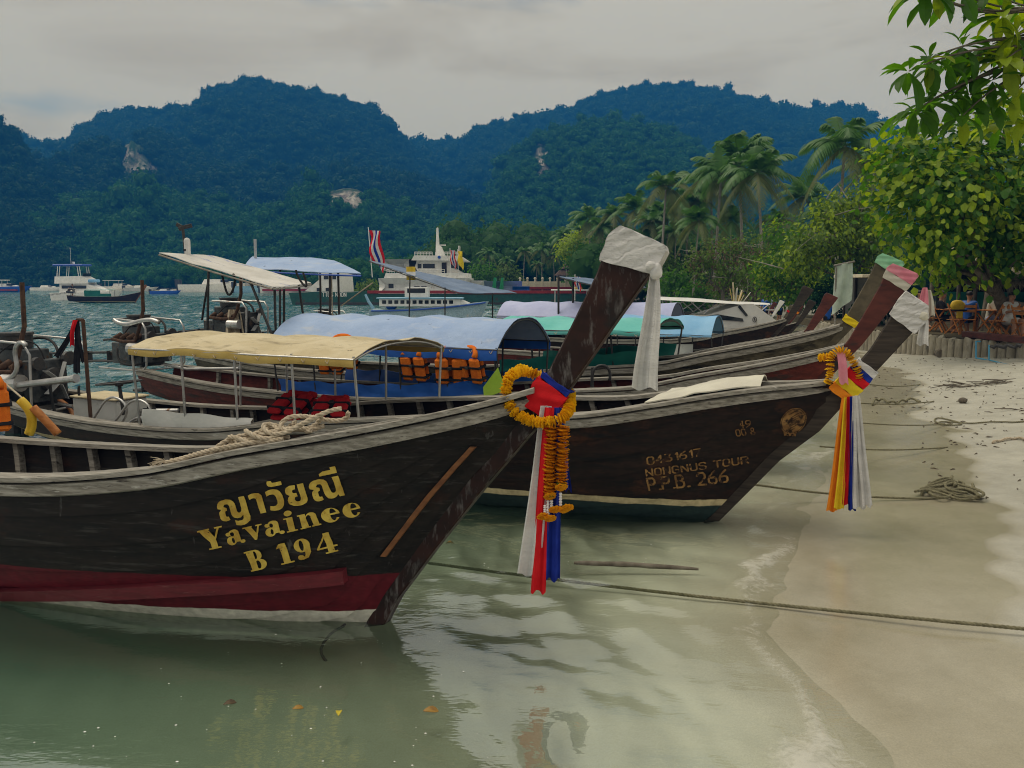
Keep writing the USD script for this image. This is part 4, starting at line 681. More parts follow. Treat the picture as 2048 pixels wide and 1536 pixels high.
# ---------------------------------------------------------------- letter shapes (fat serif caps and small letters, in units of the capital height)
def _p(*q): return Polygon(q)
def _el(cx, cy, rx, ry, n=20): return affinity.scale(Point(cx, cy).buffer(1, n), rx, ry)
def glyphs(text):
    S = lambda x, y, w=0.34, h=0.07: sbox(x - w / 2, y, x + w / 2, y + h)
    d = {}
    d['Y'] = (unary_union([_p((0.02, 1), (0.36, 1), (0.60, 0.50), (0.60, 0.36), (0.34, 0.36)), _p((0.78, 1), (0.88, 1), (0.60, 0.44), (0.52, 0.44)), sbox(0.34, 0, 0.60, 0.5), S(0.20, 0.94, 0.48), S(0.82, 0.94, 0.34), S(0.47, 0, 0.52)]), 0.98)
    a = unary_union([sbox(0.34, 0.10, 0.56, 0.56), _el(0.36, 0.54, 0.20, 0.17), _el(0.20, 0.20, 0.20, 0.21), sbox(0.20, 0.33, 0.5, 0.39), _el(0.13, 0.53, 0.095, 0.09), _el(0.62, 0.08, 0.10, 0.085)]).difference(_el(0.26, 0.20, 0.055, 0.13)).difference(_el(0.28, 0.50, 0.07, 0.10)); d['a'] = (a, 0.76)
    d['v'] = (unary_union([_p((0.04, 0.68), (0.30, 0.68), (0.48, 0.20), (0.40, 0), (0.32, 0)), _p((0.56, 0.68), (0.64, 0.68), (0.42, 0.06), (0.36, 0.06)), S(0.16, 0.63, 0.38, 0.06), S(0.60, 0.63, 0.26, 0.06)]), 0.76)
    d['i'] = (unary_union([sbox(0.10, 0, 0.34, 0.68), S(0.22, 0, 0.42, 0.06), sbox(0.0, 0.62, 0.3, 0.68), _el(0.21, 0.88, 0.15, 0.13)]), 0.50)
    d['n'] = (unary_union([sbox(0.08, 0, 0.30, 0.68), sbox(0.0, 0.62, 0.2, 0.68), S(0.19, 0, 0.36, 0.06), sbox(0.48, 0, 0.70, 0.48), S(0.59, 0, 0.34, 0.06), _el(0.50, 0.50, 0.20, 0.19).difference(_el(0.40, 0.42, 0.10, 0.17))]), 0.84)
    d['e'] = (unary_union([_el(0.33, 0.34, 0.33, 0.35).difference(_el(0.42, 0.36, 0.12, 0.29)), sbox(0.28, 0.34, 0.64, 0.42)]).difference(_p((0.44, 0.20), (0.9, 0.10), (0.9, 0.34), (0.44, 0.34))), 0.76)
    d['B'] = (unary_union([sbox(0.08, 0, 0.36, 1), S(0.2, 0, 0.40), S(0.2, 0.93, 0.40), _el(0.42, 0.74, 0.28, 0.26).difference(_el(0.40, 0.74, 0.08, 0.19)), _el(0.44, 0.27, 0.34, 0.27).difference(_el(0.42, 0.27, 0.11, 0.20))]), 0.98)
    d['1'] = (unary_union([sbox(0.12, 0, 0.40, 1), S(0.26, 0, 0.56), _p((0.12, 1), (0.12, 0.82), (-0.02, 0.78), (-0.02, 0.83))]), 0.66)
    nine = unary_union([_el(0.33, 0.68, 0.32, 0.32).difference(_el(0.31, 0.68, 0.085, 0.25)), _p((0.65, 0.68), (0.62, 0.30), (0.44, 0.05), (0.22, 0), (0.22, 0.06), (0.36, 0.20), (0.42, 0.45), (0.42, 0.6)), _el(0.17, 0.13, 0.13, 0.12)]); d['9'] = (nine, 0.84)
    d['4'] = (unary_union([sbox(0.38, 0, 0.64, 1), S(0.51, 0, 0.5), _p((0.46, 1), (0.52, 1), (0.10, 0.32), (0.0, 0.32)), sbox(0.0, 0.26, 0.80, 0.34)]), 0.86)
    x, out = 0.0, []
    for ch in text:
        if ch == ' ': x += 0.38; continue
        g, w = d[ch]; out.append(affinity.translate(g, x)); x += w + 0.02
    return unary_union(out), x
_THAI = json.loads('[[[[380,66],[384,76],[391,83],[401,88],[426,90],[443,84],[451,75],[454,66],[455,27],[459,21],[465,20],[472,25],[475,35],[475,87],[500,87],[500,0],[481,0],[477,11],[470,3],[459,-2],[447,-2],[437,2],[431,11],[429,19],[429,60],[426,67],[422,69],[413,69],[406,62],[406,59],[417,53],[416,42],[409,40],[406,35],[406,19],[410,15],[416,16],[418,1],[409,-2],[397,-2],[389,1],[384,6],[381,14],[381,35],[384,42],[394,50],[380,56]]],[[[431,110],[447,118],[478,118],[479,129],[500,129],[500,100],[431,100]]],[[[287,32],[290,40],[299,47],[289,56],[287,62],[287,72],[292,82],[307,89],[327,88],[330,87],[330,84],[327,70],[316,69],[313,63],[313,59],[317,55],[327,54],[327,38],[320,38],[315,36],[312,28],[314,21],[321,17],[329,17],[334,19],[338,29],[338,88],[363,88],[363,23],[360,13],[352,4],[334,-2],[315,-2],[300,2],[291,10],[288,16]]],[[[228,111],[228,120],[231,127],[245,126],[249,125],[248,120],[252,116],[283,116],[283,100],[241,100],[232,104]]],[[[209,7],[215,23],[226,19],[236,19],[245,27],[248,38],[247,56],[242,66],[236,69],[223,69],[211,65],[211,85],[227,90],[243,90],[259,84],[267,75],[273,57],[273,32],[268,15],[257,3],[243,-2],[223,-1],[210,4]]],[[[142,85],[154,90],[175,90],[185,86],[192,78],[194,72],[194,0],[169,0],[169,61],[167,67],[161,70],[154,70],[142,66]]],[[[7,66],[11,76],[18,83],[28,88],[53,90],[70,84],[78,75],[81,66],[82,30],[86,24],[92,23],[99,28],[102,38],[102,88],[127,88],[127,-1],[120,-19],[111,-27],[95,-32],[79,-32],[61,-27],[61,-5],[74,-11],[93,-10],[100,-4],[103,9],[101,10],[90,2],[75,1],[65,5],[60,10],[56,22],[56,60],[53,67],[49,69],[40,69],[33,62],[33,59],[44,53],[43,42],[36,41],[33,35],[33,19],[36,16],[43,16],[45,1],[35,-2],[26,-2],[15,2],[11,6],[8,14],[8,35],[10,41],[21,50],[7,56]]]]')
THAI = unary_union([Polygon(g[0], g[1:]).buffer(0) for g in _THAI]); THAI = affinity.scale(THAI, 1 / 96.0, 1 / 96.0, origin=(0, 0)); THAI_W = THAI.bounds[2]
_SEG = {'A': 'l0,0,.3,1;l.6,0,.3,1;l.12,.4,.48,.4', 'B': 'l0,0,0,1;l0,1,.38,1;l.38,1,.5,.85;l.5,.85,.5,.68;l.5,.68,.38,.53;l0,.53,.38,.53;l.38,.53,.55,.4;l.55,.4,.55,.15;l.55,.15,.4,0;l.4,0,0,0', 'G': 'l.55,.8,.4,1;l.4,1,.12,1;l.12,1,0,.85;l0,.85,0,.15;l0,.15,.12,0;l.12,0,.45,0;l.45,0,.55,.12;l.55,.12,.55,.45;l.55,.45,.3,.45', 'H': 'l0,0,0,1;l.55,0,.55,1;l0,.5,.55,.5', 'N': 'l0,0,0,1;l0,1,.55,0;l.55,0,.55,1', 'O': 'l.12,0,.43,0;l.43,0,.55,.15;l.55,.15,.55,.85;l.55,.85,.43,1;l.43,1,.12,1;l.12,1,0,.85;l0,.85,0,.15;l0,.15,.12,0', 'P': 'l0,0,0,1;l0,1,.42,1;l.42,1,.55,.85;l.55,.85,.55,.6;l.55,.6,.42,.47;l.42,.47,0,.47', 'R': 'l0,0,0,1;l0,1,.42,1;l.42,1,.55,.85;l.55,.85,.55,.62;l.55,.62,.42,.5;l.42,.5,0,.5;l.28,.5,.58,0', 'S': 'l.55,.85,.42,1;l.42,1,.12,1;l.12,1,0,.87;l0,.87,0,.63;l0,.63,.55,.38;l.55,.38,.55,.13;l.55,.13,.42,0;l.42,0,.12,0;l.12,0,0,.14', 'T': 'l0,1,.6,1;l.3,1,.3,0', 'U': 'l0,1,0,.15;l0,.15,.12,0;l.12,0,.43,0;l.43,0,.55,.15;l.55,.15,.55,1', 'W': 'l0,1,.15,0;l.15,0,.3,.7;l.3,.7,.45,0;l.45,0,.6,1', '.': 'l.02,0,.12,0', '0': 'O', '1': 'l.1,.8,.25,1;l.25,1,.25,0', '2': 'l0,.8,.1,1;l.1,1,.45,1;l.45,1,.55,.85;l.55,.85,.55,.6;l.55,.6,0,0;l0,0,.55,0', '3': 'l0,1,.5,1;l.5,1,.25,.58;l.25,.58,.52,.4;l.52,.4,.52,.12;l.52,.12,.4,0;l.4,0,0,.05', '4': 'l.4,0,.4,1;l.4,1,0,.35;l0,.35,.55,.35', '6': 'l.5,1,.12,.7;l.12,.7,0,.4;l0,.4,0,.15;l0,.15,.12,0;l.12,0,.43,0;l.43,0,.55,.15;l.55,.15,.55,.38;l.55,.38,.43,.52;l.43,.52,.05,.5', '7': 'l0,1,.55,1;l.55,1,.2,0', '8': 'l.1,0,.45,0;l.45,0,.55,.2;l.55,.2,.1,.65;l.1,.65,.1,.9;l.1,.9,.2,1;l.2,1,.4,1;l.4,1,.5,.85;l.5,.85,.45,.6;l.45,.6,0,.3;l0,.3,0,.12;l0,.12,.1,0', '9': 'l.05,0,.43,.3;l.43,.3,.55,.65;l.55,.65,.55,.85;l.55,.85,.43,1;l.43,1,.12,1;l.12,1,0,.85;l0,.85,0,.6;l0,.6,.12,.48;l.12,.48,.5,.5'}
def stencil(text, w=0.13):
    x, out = 0.0, []
    for ch in text:
        if ch == ' ': x += 0.5; continue
        s = _SEG[ch]; s = _SEG.get(s, s)
        for q in s.split(';'):
            a, b, c, d = map(float, q[1:].split(',')); out.append(LineString([(x + a, b), (x + c, d)]).buffer(w / 2 * 1.2, 3))
        x += (0.28 if ch == '.' else 0.45 if ch == '1' else 0.80)
    return unary_union(out), x

# ---------------------------------------------------------------- boat fittings
def side(o, px, py, off=0.0):
    """boat coordinates (x, z) of the sight line through a pixel where it crosses the upright plane y = off of the boat"""
    a = w2l(o, CAM); d = w2l(o, CAM + ray(px, py)) - a; k = (off - a[1]) / d[1]; q = a + d * k; return q
def lx(o, px, off=-0.9, z=1.5):
    xs = np.linspace(-13, 3, 400); q = proj(l2w(o, np.stack([xs, 0 * xs + off, 0 * xs + z], 1)))[:, 0]; return float(np.interp(px, q, xs))
def wrap(o, post, axis, a0, a1, grow, th, m, parent, name='wrap', seed=1, end=0.0):
    """cloth wound round the prow timber between two stations along its axis"""
    P = Polygon(post['front'] + post['top'] + post['aft']).buffer(grow, 3); d = np.array(axis, float); d /= np.linalg.norm(d); n = np.array([-d[1], d[0]])
    band = Polygon([d * a0 - n * 5, d * a1 - n * 5, d * a1 + n * 5, d * a0 + n * 5]); g = P.intersection(band)
    tm = trimesh.creation.extrude_polygon(g.segmentize(0.05), 2 * th, engine='earcut'); v = tm.vertices
    v3 = np.stack([v[:, 0], th - v[:, 2], v[:, 1]], 1); b = trimesh.Trimesh(v3, tm.faces, process=True)
    v4, f4 = trimesh.remesh.subdivide_to_size(b.vertices, b.faces, 0.035, max_iter=8); b = trimesh.Trimesh(v4, f4, process=True); b.merge_vertices()
    nn = b.vertex_normals; q = b.vertices; al = q[:, [0, 2]] @ d; ac = q[:, [0, 2]] @ n
    wr = 0.004 * np.sin((al * 1.0 + 0.55 * ac + 0.5 * q[:, 1]) * 70 + 6 * meshkit.fbm(q * 3.0, 2, seed)) + 0.010 * (meshkit.fbm(q * 7, 3, seed) - 0.5)
    v = q + nn * wr[:, None]; trimesh.smoothing.filter_laplacian(b, iterations=1)
    return part(name, (v, b.faces), m, parent, smooth=60)
def ribbon(top, bot, w0, w1, m, parent, name='ribbon', folds=2.0, depth=0.02, seed=0, bow=0.02, ang=0.0, rag=0.012):
    """a hanging strip of cloth with lengthwise folds"""
    top, bot = np.asarray(top, float), np.asarray(bot, float); n, k = 34, 15; s = np.linspace(0, 1, n)[:, None]; a = np.linspace(-1, 1, k)[None]
    w = (w0 + (w1 - w0) * s ** 0.7) / 2; c = top[None] * (1 - s) + bot[None] * s
    dirx = np.array([math.cos(ang), math.sin(ang), 0]); diry = np.array([-math.sin(ang), math.cos(ang), 0])
    f = (np.sin(a * math.pi * folds + 1.3 * seed + 1.8 * s + .6 * np.sin(3 * s + seed)) + .45 * np.sin(a * math.pi * folds * 2.3 + seed + 1.1 * s)) * depth * (0.5 + 0.5 * s) + bow * np.sin(s * 5 + seed) * 0.9
    P = c[:, None] + (a * w)[..., None] * dirx + f[..., None] * diry; P[-1, :, 2] += rag * np.sin(np.linspace(0, 9, k) + seed); P[-2, :, 2] += rag * .4 * np.sin(np.linspace(0, 9, k) + seed)
    P[..., 0] += bow * np.sin(s * 3.5 + seed) * s
    return part(name, B().shell(P, P + diry * 0.003), m, parent, smooth=60)
def flower(c, axis, r, seed):
    rng = np.random.default_rng(seed); d, s, u = frame(axis); b = B()
    for ring, (rr, lift, n) in enumerate(((1.0, 0.0, 11), (0.82, 0.22, 9), (0.55, 0.38, 7))):
        for k in range(n):
            a = (k + 0.5 * ring + rng.uniform(-.2, .2)) * 2 * math.pi / n; o = s * math.cos(a) + u * math.sin(a); t = np.cross(d, o); L = r * rr * rng.uniform(0.88, 1.1); p0 = np.asarray(c) + d * lift * r * 0.6
            w = L * 0.36; b.add([p0 + t * w * .3, p0 - t * w * .3, p0 + o * L * .8 - t * w + d * r * .18, p0 + o * L * .8 + t * w + d * r * .10, p0 + o * L + d * r * .02], [[0, 1, 2], [0, 2, 3], [3, 2, 4]])
    return b
def garland(label, strands, m, r, group=None, beads=()):
    t = thing('flower_garland', label, 'garland', group=group); sd = 0
    for path, step in strands:
        p = np.asarray(path, float); L = np.linalg.norm(np.diff(p, axis=0), axis=1).sum(); p = resample(p, max(3, int(L / step))); p = p + np.random.default_rng(7).normal(0, step * .2, p.shape); tg = np.gradient(p, axis=0)
        for q, d in zip(p, tg): sd += 1; part('flower', flower(q, d, r * (0.88 + 0.2 * ((sd * 37) % 11) / 11), sd), m, t)
    return t
def life_jacket(label, loc, rz, m='life_orange', tilt=0.0, size=1.0, flat=False):
    """a foam vest: two front panels, back panel, collar, straps, buckles"""
    t = thing('life_jacket', label, 'life jacket', loc, rz, roll=tilt, scale=size)
    b = B()
    for s in (-1, 1): b.box((s * 0.13, -0.05, 0.24), (0.20, 0.07, 0.40), ch=0.03); 
    part('front_panel', b, m, t); part('back_panel', B().box((0, 0.05, 0.27), (0.44, 0.06, 0.46), ch=0.028), m, t)
    part('collar', B().tube(spline([(-0.15, -0.05, 0.46), (-0.12, 0.03, 0.55), (0.12, 0.03, 0.55), (0.15, -0.05, 0.46)], 12), 0.045, 8), m, t, smooth=True)
    for z in (0.12, 0.30): part('strap', B().box((0, -0.005, z), (0.50, 0.18, 0.035), ch=0.006), 'cloth_dark', t)
    part('buckle', B().box((0, -0.1, 0.30), (0.06, 0.02, 0.045)), 'metal_dark', t)
    return t

# ---- boat 1, nearest
b1 = longtail('dark longtail boat nearest the camera, yellow lettering on its bow and red bottom', (-0.887, 5.441), -18, hull='hull_black', near=2, roll=-4.0)
TH1 = 0.06
G1, W1 = glyphs('Yavainee'); G2, W2 = glyphs('B 194')
lettering(b1, THAI, (441, 1044), (691, 990), (427, 1001), THAI_W, 'gold_paint', label='Thai name painted in worn yellow')
lettering(b1, G1, (410, 1102), (733, 1028), (397, 1062), W1, 'gold_paint', label='boat name in yellow serif letters')
lettering(b1, G2, (504, 1143), (684, 1100), (489, 1104), W2, 'gold_paint', label='boat number in yellow serif letters')
# bilge board, bow batten, iron shoe
ub = np.array([i for i in range(len(b1.u)) if hull_hit(b1, 690, 1150) is not None and b1.S[i, -1, 0] < 10])
def along(o, zfun, xs, off=0.02, sidey=-1):
    P = np.stack([xs, np.full(len(xs), -1.0), zfun(xs)], 1); return hull_snap(o, P, off, sidey)
_h = hull_hit(b1, 694, 1148); _g = hull_hit(b1, 350, 1175); _k = hull_hit(b1, 10, 1188)
xs = np.r_[np.linspace(-9.5, _k[0] - 0.3, 10), np.linspace(_k[0], _h[0], 26)]
zf = lambda x: np.interp(x, [-10, _k[0], _g[0], _h[0]], [_k[2] + 0.06, _k[2] + 0.01, _g[2], _h[2]])
lo, hi = along(b1, lambda x: zf(x) - 0.05, xs, 0.0), along(b1, lambda x: zf(x) + 0.05, xs, 0.0); ok = ~(np.abs(lo[:, 1] + 1) < 1e-9)
lo, hi = lo[ok], hi[ok]; out = np.array([0, -0.055, -0.012])
part('bilge_board', B().rails(lo, lo + out, hi + out, hi), 'bottom_red', b1.t, label='red rubbing board above the waterline')
P = np.array([q for q in (hull_hit(b1, a, b) for a, b in ((948, 893), (905, 940), (860, 992), (815, 1050), (768, 1112))) if q is not None])
P = hull_snap(b1, resample(P, 12), 0.006); part('bow_batten', B().rails(P + [-.022, 0, 0], P + [-.02, -.02, 0], P + [.02, -.02, 0], P + [.022, 0, 0]), 'wood_brown', b1.t, label='brown batten down the bow')
P = hull_snap(b1, np.array([(-0.03, -0.3, 0.02), (-0.13, -.3, 0.06), (-0.2, -.3, 0.02), (-0.12, -.3, -0.02)]), 0.01)
# loose things on boat 1
SIDE1 = lambda px, py, off: l2w(b1, side(b1, px, py, off))
rp = [(300, 938), (340, 936), (390, 922), (440, 917), (490, 905), (520, 912), (555, 903), (585, 908)]
rp2 = [(300, 938), (360, 925), (420, 905), (455, 885), (450, 882), (470, 896), (520, 890), (570, 872), (610, 868), (640, 862)]
rp3 = [(470, 900), (530, 898), (565, 880), (600, 872), (640, 850), (665, 838)]
rt = thing('rope', 'pale tan rope lying tangled along the near gunwale of the lettered boat', 'rope')
rng = np.random.default_rng(3)
xr0, xr1 = side(b1, 300, 938, -0.8)[0], side(b1, 650, 862, -0.5)[0]
for k in range(5):
    n_ = 26; f0, f1 = (0.0, 0.75) if k < 2 else (rng.uniform(0.15, .45), rng.uniform(.8, 1.05)); xs_ = np.linspace(xr0 + (xr1 - xr0) * f0, xr0 + (xr1 - xr0) * f1, n_) + (0.05 * np.sin(np.linspace(0, 8, n_) + k) if k > 1 else 0)
    inn = 0.055 + 0.05 * np.sin(np.linspace(0, rng.uniform(4, 9), n_) + k * 1.7) + (0.02 * k if k > 1 else 0); zz = 0.052 + 0.016 * k * np.clip(np.sin(np.linspace(0.2, 2.9, n_)), 0, 1) + (0.03 * np.abs(np.sin(np.linspace(0, 7, n_) + 2 * k)) if k > 1 else 0)
    pts = l2w(b1, np.stack([xs_, -b1.gb(xs_) + inn, b1.gz(xs_) + zz], 1)); part('strand', rope(B(), spline(pts, 80), 0.0165), 'rope_tan', rt, smooth=True)
for k in range(4):
    a_ = np.linspace(0, 2 * np.pi * .92, 24); cx_ = xr0 + (xr1 - xr0) * (.5 + .13 * k); xs_ = cx_ + (.13 + .03 * k) * np.cos(a_); pts = l2w(b1, np.stack([xs_, -b1.gb(xs_) + .09 + .07 * np.sin(a_), b1.gz(xs_) + .09 + .02 * k + .04 * np.sin(a_ * 2 + k)], 1)); part('strand', rope(B(), pts, 0.0165), 'rope_tan', rt, smooth=True)
e0 = l2w(b1, (xr0, -float(b1.gb(xr0)) + .055, float(b1.gz(xr0)) + .06)); fb = B(); rng = np.random.default_rng(8)
for k in range(40): d = rng.normal(0, 1, 3) * [1, 0.6, 0.6] + [-1.6, 0, 0.1]; fb.tube([e0, e0 + d * 0.018, e0 + d * 0.034 + [0, 0, -0.012]], 0.0025, 3)
part('frayed_end', fb, 'rope_tan', rt)
# prow dress of boat 1
c1 = thing('prow_cloth', 'white cloth tied round the top of the tallest dark prow with a long hanging tail', 'cloth', b1.t.GetAttribute('xformOp:translate').Get(), b1.head, roll=-4.0)
AX = (0.55, 0.835)
wrap(b1, POST1, (0.25, 0.968), 2.83, 3.6, 0.012, 0.075, 'cloth_wrapped', c1, 'wrap', 2)
k0 = w2l(b1, l2w(b1, side(b1, 1312, 542, -0.06))); part('knot', B().ball(k0, 0.045, 2, (0.9, 1.1, 1.2)).ball(k0 + [-.03, -.03, .03], 0.03, 2).noise(0.012, 20), 'cloth_white', c1, smooth=True)
k1 = side(b1, 1296, 778, -0.05); k0b = side(b1, 1310, 545, -0.06)
ribbon(k0b, (k1[0], k1[1] - 0.03, k1[2]), 0.05, 0.17, 'cloth_white', c1, 'tail', 1.6, 0.028, 2, 0.02, ang=0.25)
s1 = thing('ribbon_cloth', 'red sash with blue edge round the lettered boat prow, white red and blue ribbons hanging', 'sash', b1.t.GetAttribute('xformOp:translate').Get(), b1.head, roll=-4.0)
wrap(b1, POST1, AX, 1.90, 2.105, 0.035, 0.105, 'cloth_red', s1, 'red_wrap', 4); wrap(b1, POST1, AX, 2.107, 2.145, 0.022, 0.09, 'cloth_blue', s1, 'blue_edge', 5)
L1 = lambda px, py, off=-0.10: side(b1, px, py, off)
ribbon(L1(1092, 812, -.14), L1(1062, 1150, -.13), 0.07, 0.15, 'cloth_white', s1, 'ribbon', 1.5, 0.015, 1, 0.015, 0.2)
ribbon(L1(1099, 815, -.15), L1(1074, 1184, -.15), 0.06, 0.098, 'cloth_red', s1, 'ribbon', 1.4, 0.016, 4, 0.008, 0.2)
ribbon(L1(1108, 815, -.13), L1(1106, 1160, -.12), 0.07, 0.09, 'cloth_blue', s1, 'ribbon', 1.5, 0.016, 6, 0.006, 0.2)
ribbon(L1(1120, 815, -.10), L1(1136, 982, -.07), 0.03, 0.05, 'cloth_blue', s1, 'ribbon', 1.5, 0.016, 3, 0.006, 0.2)
W = lambda px, py, off=-0.14: l2w(b1, side(b1, px, py, off))
loop = spline([W(1040, 742, -0.02), W(1013, 770, -0.13), W(1022, 815, -0.16), W(1052, 838, -0.17), W(1095, 845, -0.18), W(1126, 835, -0.15), W(1140, 800, -0.02), W(1120, 770, 0.12), W(1060, 745, 0.12), W(1040, 742, -0.02)], 60)
gar = garland('yellow marigold garland round the nearest prow with two orange strands hanging down', [(loop, 0.015)], 'petal_yellow', 0.042)
garland('two orange marigold strands hanging below the yellow ring on the nearest prow', [([W(1104, 852, -0.17), W(1101, 925, -0.17), W(1100, 988, -0.17)], 0.017), ([W(1127, 850, -0.16), W(1126, 910, -0.16), W(1123, 968, -0.16)], 0.017)], 'petal', 0.046)
for (a, c0, c1_) in ((1096, 1000, 1030), (1103, 1000, 1024), (1121, 985, 1012), (1090, 1010, 1028)):
    part('bead_string', B().tube([W(a, c0 + (c1_ - c0) * t_, -0.17) for t_ in np.linspace(0, 1, 21)], 0.0055 + 0.006 * np.abs(np.sin(np.linspace(0, 5 * np.pi, 21))), 7), 'bead_white', gar, smooth=True)
for k, (a, c) in enumerate(((1086, 1032), (1100, 1036), (1110, 1018), (1128, 1018), (1136, 1014), (1100, 992), (1122, 974))): part('flower', flower(W(a, c, -0.18), (0.1, -0.7, -0.6), 0.044, 300 + k), 'petal', gar)
for a, c in ((1100, 990), (1123, 967)): part('leaf_sprig', B().ball(W(a, c, -0.17), 0.03, 1, (1.2, 1.2, .4)), 'leaf_green', gar)

# ---- boat 2
b2 = longtail('brown longtail boat second from the camera, faded tour lettering and a pale waterline stripe', (2.1225, 7.925), -25, POST2, SHEER2, hull='hull_brown', postm='wood_dark', near=2)
s_, w_ = stencil('NONGNUS TOUR'); lettering(b2, s_, (1294, 952), (1502, 925), (1292, 939), w_, 'faded_paint', label='faded tour name in tan capitals')
s_, w_ = stencil('P.P.B. 266'); lettering(b2, s_, (1299, 980), (1463, 962), (1294, 957), w_, 'faded_paint', label='faded registration in tan capitals')
s_, w_ = stencil('0431617'); lettering(b2, s_, (1296, 929), (1408, 910), (1294, 915), w_, 'faded_paint')
s_, w_ = stencil('49'); lettering(b2, s_, (1480, 856), (1506, 853), (1478, 843), w_, 'faded_paint')
s_, w_ = stencil('00 8'); lettering(b2, s_, (1474, 872), (1514, 867), (1471, 860), w_, 'faded_paint')
s_, w_ = stencil('W.W.W'); lettering(b2, s_, (1568, 871), (1594, 872), (1568, 864), w_, 'faded_paint')
rng = np.random.default_rng(2); em = Point(0, 0).buffer(1, 20).difference(unary_union([affinity.rotate(_el(0, 0, .55 * (1 - abs(y_)) + .1, .035, 5), 12).buffer(.01) if False else affinity.translate(affinity.rotate(_el(0, 0, .62 * math.sqrt(1 - y_ * y_), .035, 6), 25), .12 * (i_ % 3 - 1), y_) for i_, y_ in enumerate(np.linspace(-.75, .75, 7))])).union(Point(0, 0).buffer(1.12, 20).difference(Point(0, 0).buffer(1.05, 20)))
em = affinity.translate(affinity.scale(em, 0.5, 0.5, origin=(0, 0)), 0.5, 0.5); lettering(b2, em, (1562, 868), (1608, 862), (1566, 822), 1.0, 'faded_paint', 'emblem', 'round tan emblem at the bow')
POSB = b2.t.GetAttribute('xformOp:translate').Get()
c2 = thing('prow_cloth', 'white cloth wound round the short black prow tip, thin tail hanging over the sand', 'cloth', POSB, b2.head); AX2 = (0.62, 0.785)
wrap(b2, POST2, AX2, 2.56, 3.2, 0.02, 0.085, 'cloth_wrapped', c2, 'wrap', 7)
L2 = lambda px, py, off=-0.09: side(b2, px, py, off)
part('knot', B().ball(L2(1848, 632, -.06), 0.045, 2).noise(0.012, 20), 'cloth_cream', c2, smooth=True); ribbon(L2(1849, 632, -.05), L2(1847, 690, -.05), 0.05, 0.10, 'cloth_white', c2, 'tail', 1.5, 0.02, 2, 0.01)
s2 = thing('ribbon_cloth', 'rainbow striped sash round the second prow, orange yellow red blue and white ribbons hanging', 'sash', POSB, b2.head)
st = [('cloth_orange', 1.72, 1.80), ('cloth_yellow', 1.80, 1.905), ('cloth_red', 1.905, 1.985), ('cloth_blue', 1.985, 2.04), ('cloth_white', 2.04, 2.10)]
for k, (m_, a, c) in enumerate(st): wrap(b2, POST2, AX2, a, c - 0.002, 0.035 - 0.003 * k, 0.115 - 0.006 * k, m_, s2, 'stripe', 10 + k)
for k, (m_, x0, x1, yb, w0, w1) in enumerate((('cloth_orange', 1690, 1664, 1022, .05, .10), ('cloth_yellow', 1695, 1680, 1018, .05, .10), ('cloth_red', 1700, 1694, 1010, .05, .075), ('cloth_blue', 1705, 1704, 1020, .05, .065), ('cloth_white', 1710, 1717, 1016, .05, .11), ('cloth_white', 1714, 1733, 1012, .04, .09))):
    ribbon(L2(x0, 796 - k, -.13 - .01 * k), L2(x1, yb, -.13 - .008 * k), w0, w1, m_, s2, 'ribbon', 1.6, 0.016, k, 0.01, 0.3)
ribbon(L2(1682, 705, -.16), L2(1690, 768, -.14), 0.07, 0.08, 'cloth_pink', s2, 'ribbon', 0.6, 0.01, 2, 0.01, 0.3)
V2 = lambda px, py, off=-0.14: l2w(b2, side(b2, px, py, off))
garland('yellow flower garland looped over the second prow above its striped sash', [(spline([V2(1655, 765, -.16), V2(1660, 730, -.16), V2(1668, 706, -.15), V2(1684, 700, -.14), V2(1702, 716, -.12), V2(1716, 742, -.10), V2(1722, 765, -.06)], 30), 0.022), ([V2(1640, 715, -.1), V2(1662, 712, -.14)], 0.022)], 'petal_yellow', 0.042)
# canopy and stern gear of boat 2
zl, zt = side(b2, 490, 705, -.95)[2], side(b2, 490, 668, 0)[2]
arch_roof(b2, lx(b2, 268), lx(b2, 716), zl, zt, 0.97, 'tarp_tan', None, 5, 'tarp_ochre', 'metal_steel', 0.09)
e2 = engine(b2, side(b2, 40, 815, -0.05) * [1, 0, 1] + [0, 0.0, 0.06], 0.05, k=2.0)
ST = lambda px, py, off=-0.3: side(b2, px, py, off)
p0, p1 = ST(182, 845, -.5), ST(166, 640, -.5); part('stern_pole', B().tube([p0, p1], 0.026, 8), 'metal_rust', b2.t, smooth=True); part('stern_pole', B().tube([p1, p1 + [-0.12, 0, 0.0]], 0.024, 8), 'metal_rust', b2.t, smooth=True)
q0 = ST(150, 842, -.2); q1 = ST(236, 842, -.2); hz = ST(190, 798, -.2)[2]; bx = B().box(((q0[0] + q1[0]) / 2, 0.05, (q0[2] + hz) / 2), (q1[0] - q0[0], 0.55, hz - q0[2]), ch=0.02); part('engine_box', bx, 'canvas_grey', b2.t); part('box_lid', B().box(((q0[0] + q1[0]) / 2, 0.05, hz + 0.015), (q1[0] - q0[0] + 0.05, 0.6, 0.03), ch=0.01), 'tarp_tan', b2.t)
for (a, c, e, f, yo) in ((176, 845, 222, 795, -.55), (220, 848, 270, 800, -.6), (245, 850, 282, 835, -.62)):
    A, C_ = ST(a, c, yo), ST(e, f, yo); E_ = C_ + [0.25, 0, -0.06]; F_ = ST(e + 22, c, yo); part('seat_rail', B().tube(spline([A, A * .55 + C_ * .45, C_, E_, F_], 18), 0.017, 7), 'metal_steel', b2.t, smooth=True)
wc = ST(238, 765, -.45); wb = B(); an = np.linspace(0, 2 * np.pi, 30); wb.tube(np.stack([wc[0] + 0.30 * np.cos(an), wc[1] + 0.28 * np.sin(an), wc[2] + 0.03 * np.cos(an)], 1), 0.013, 7)
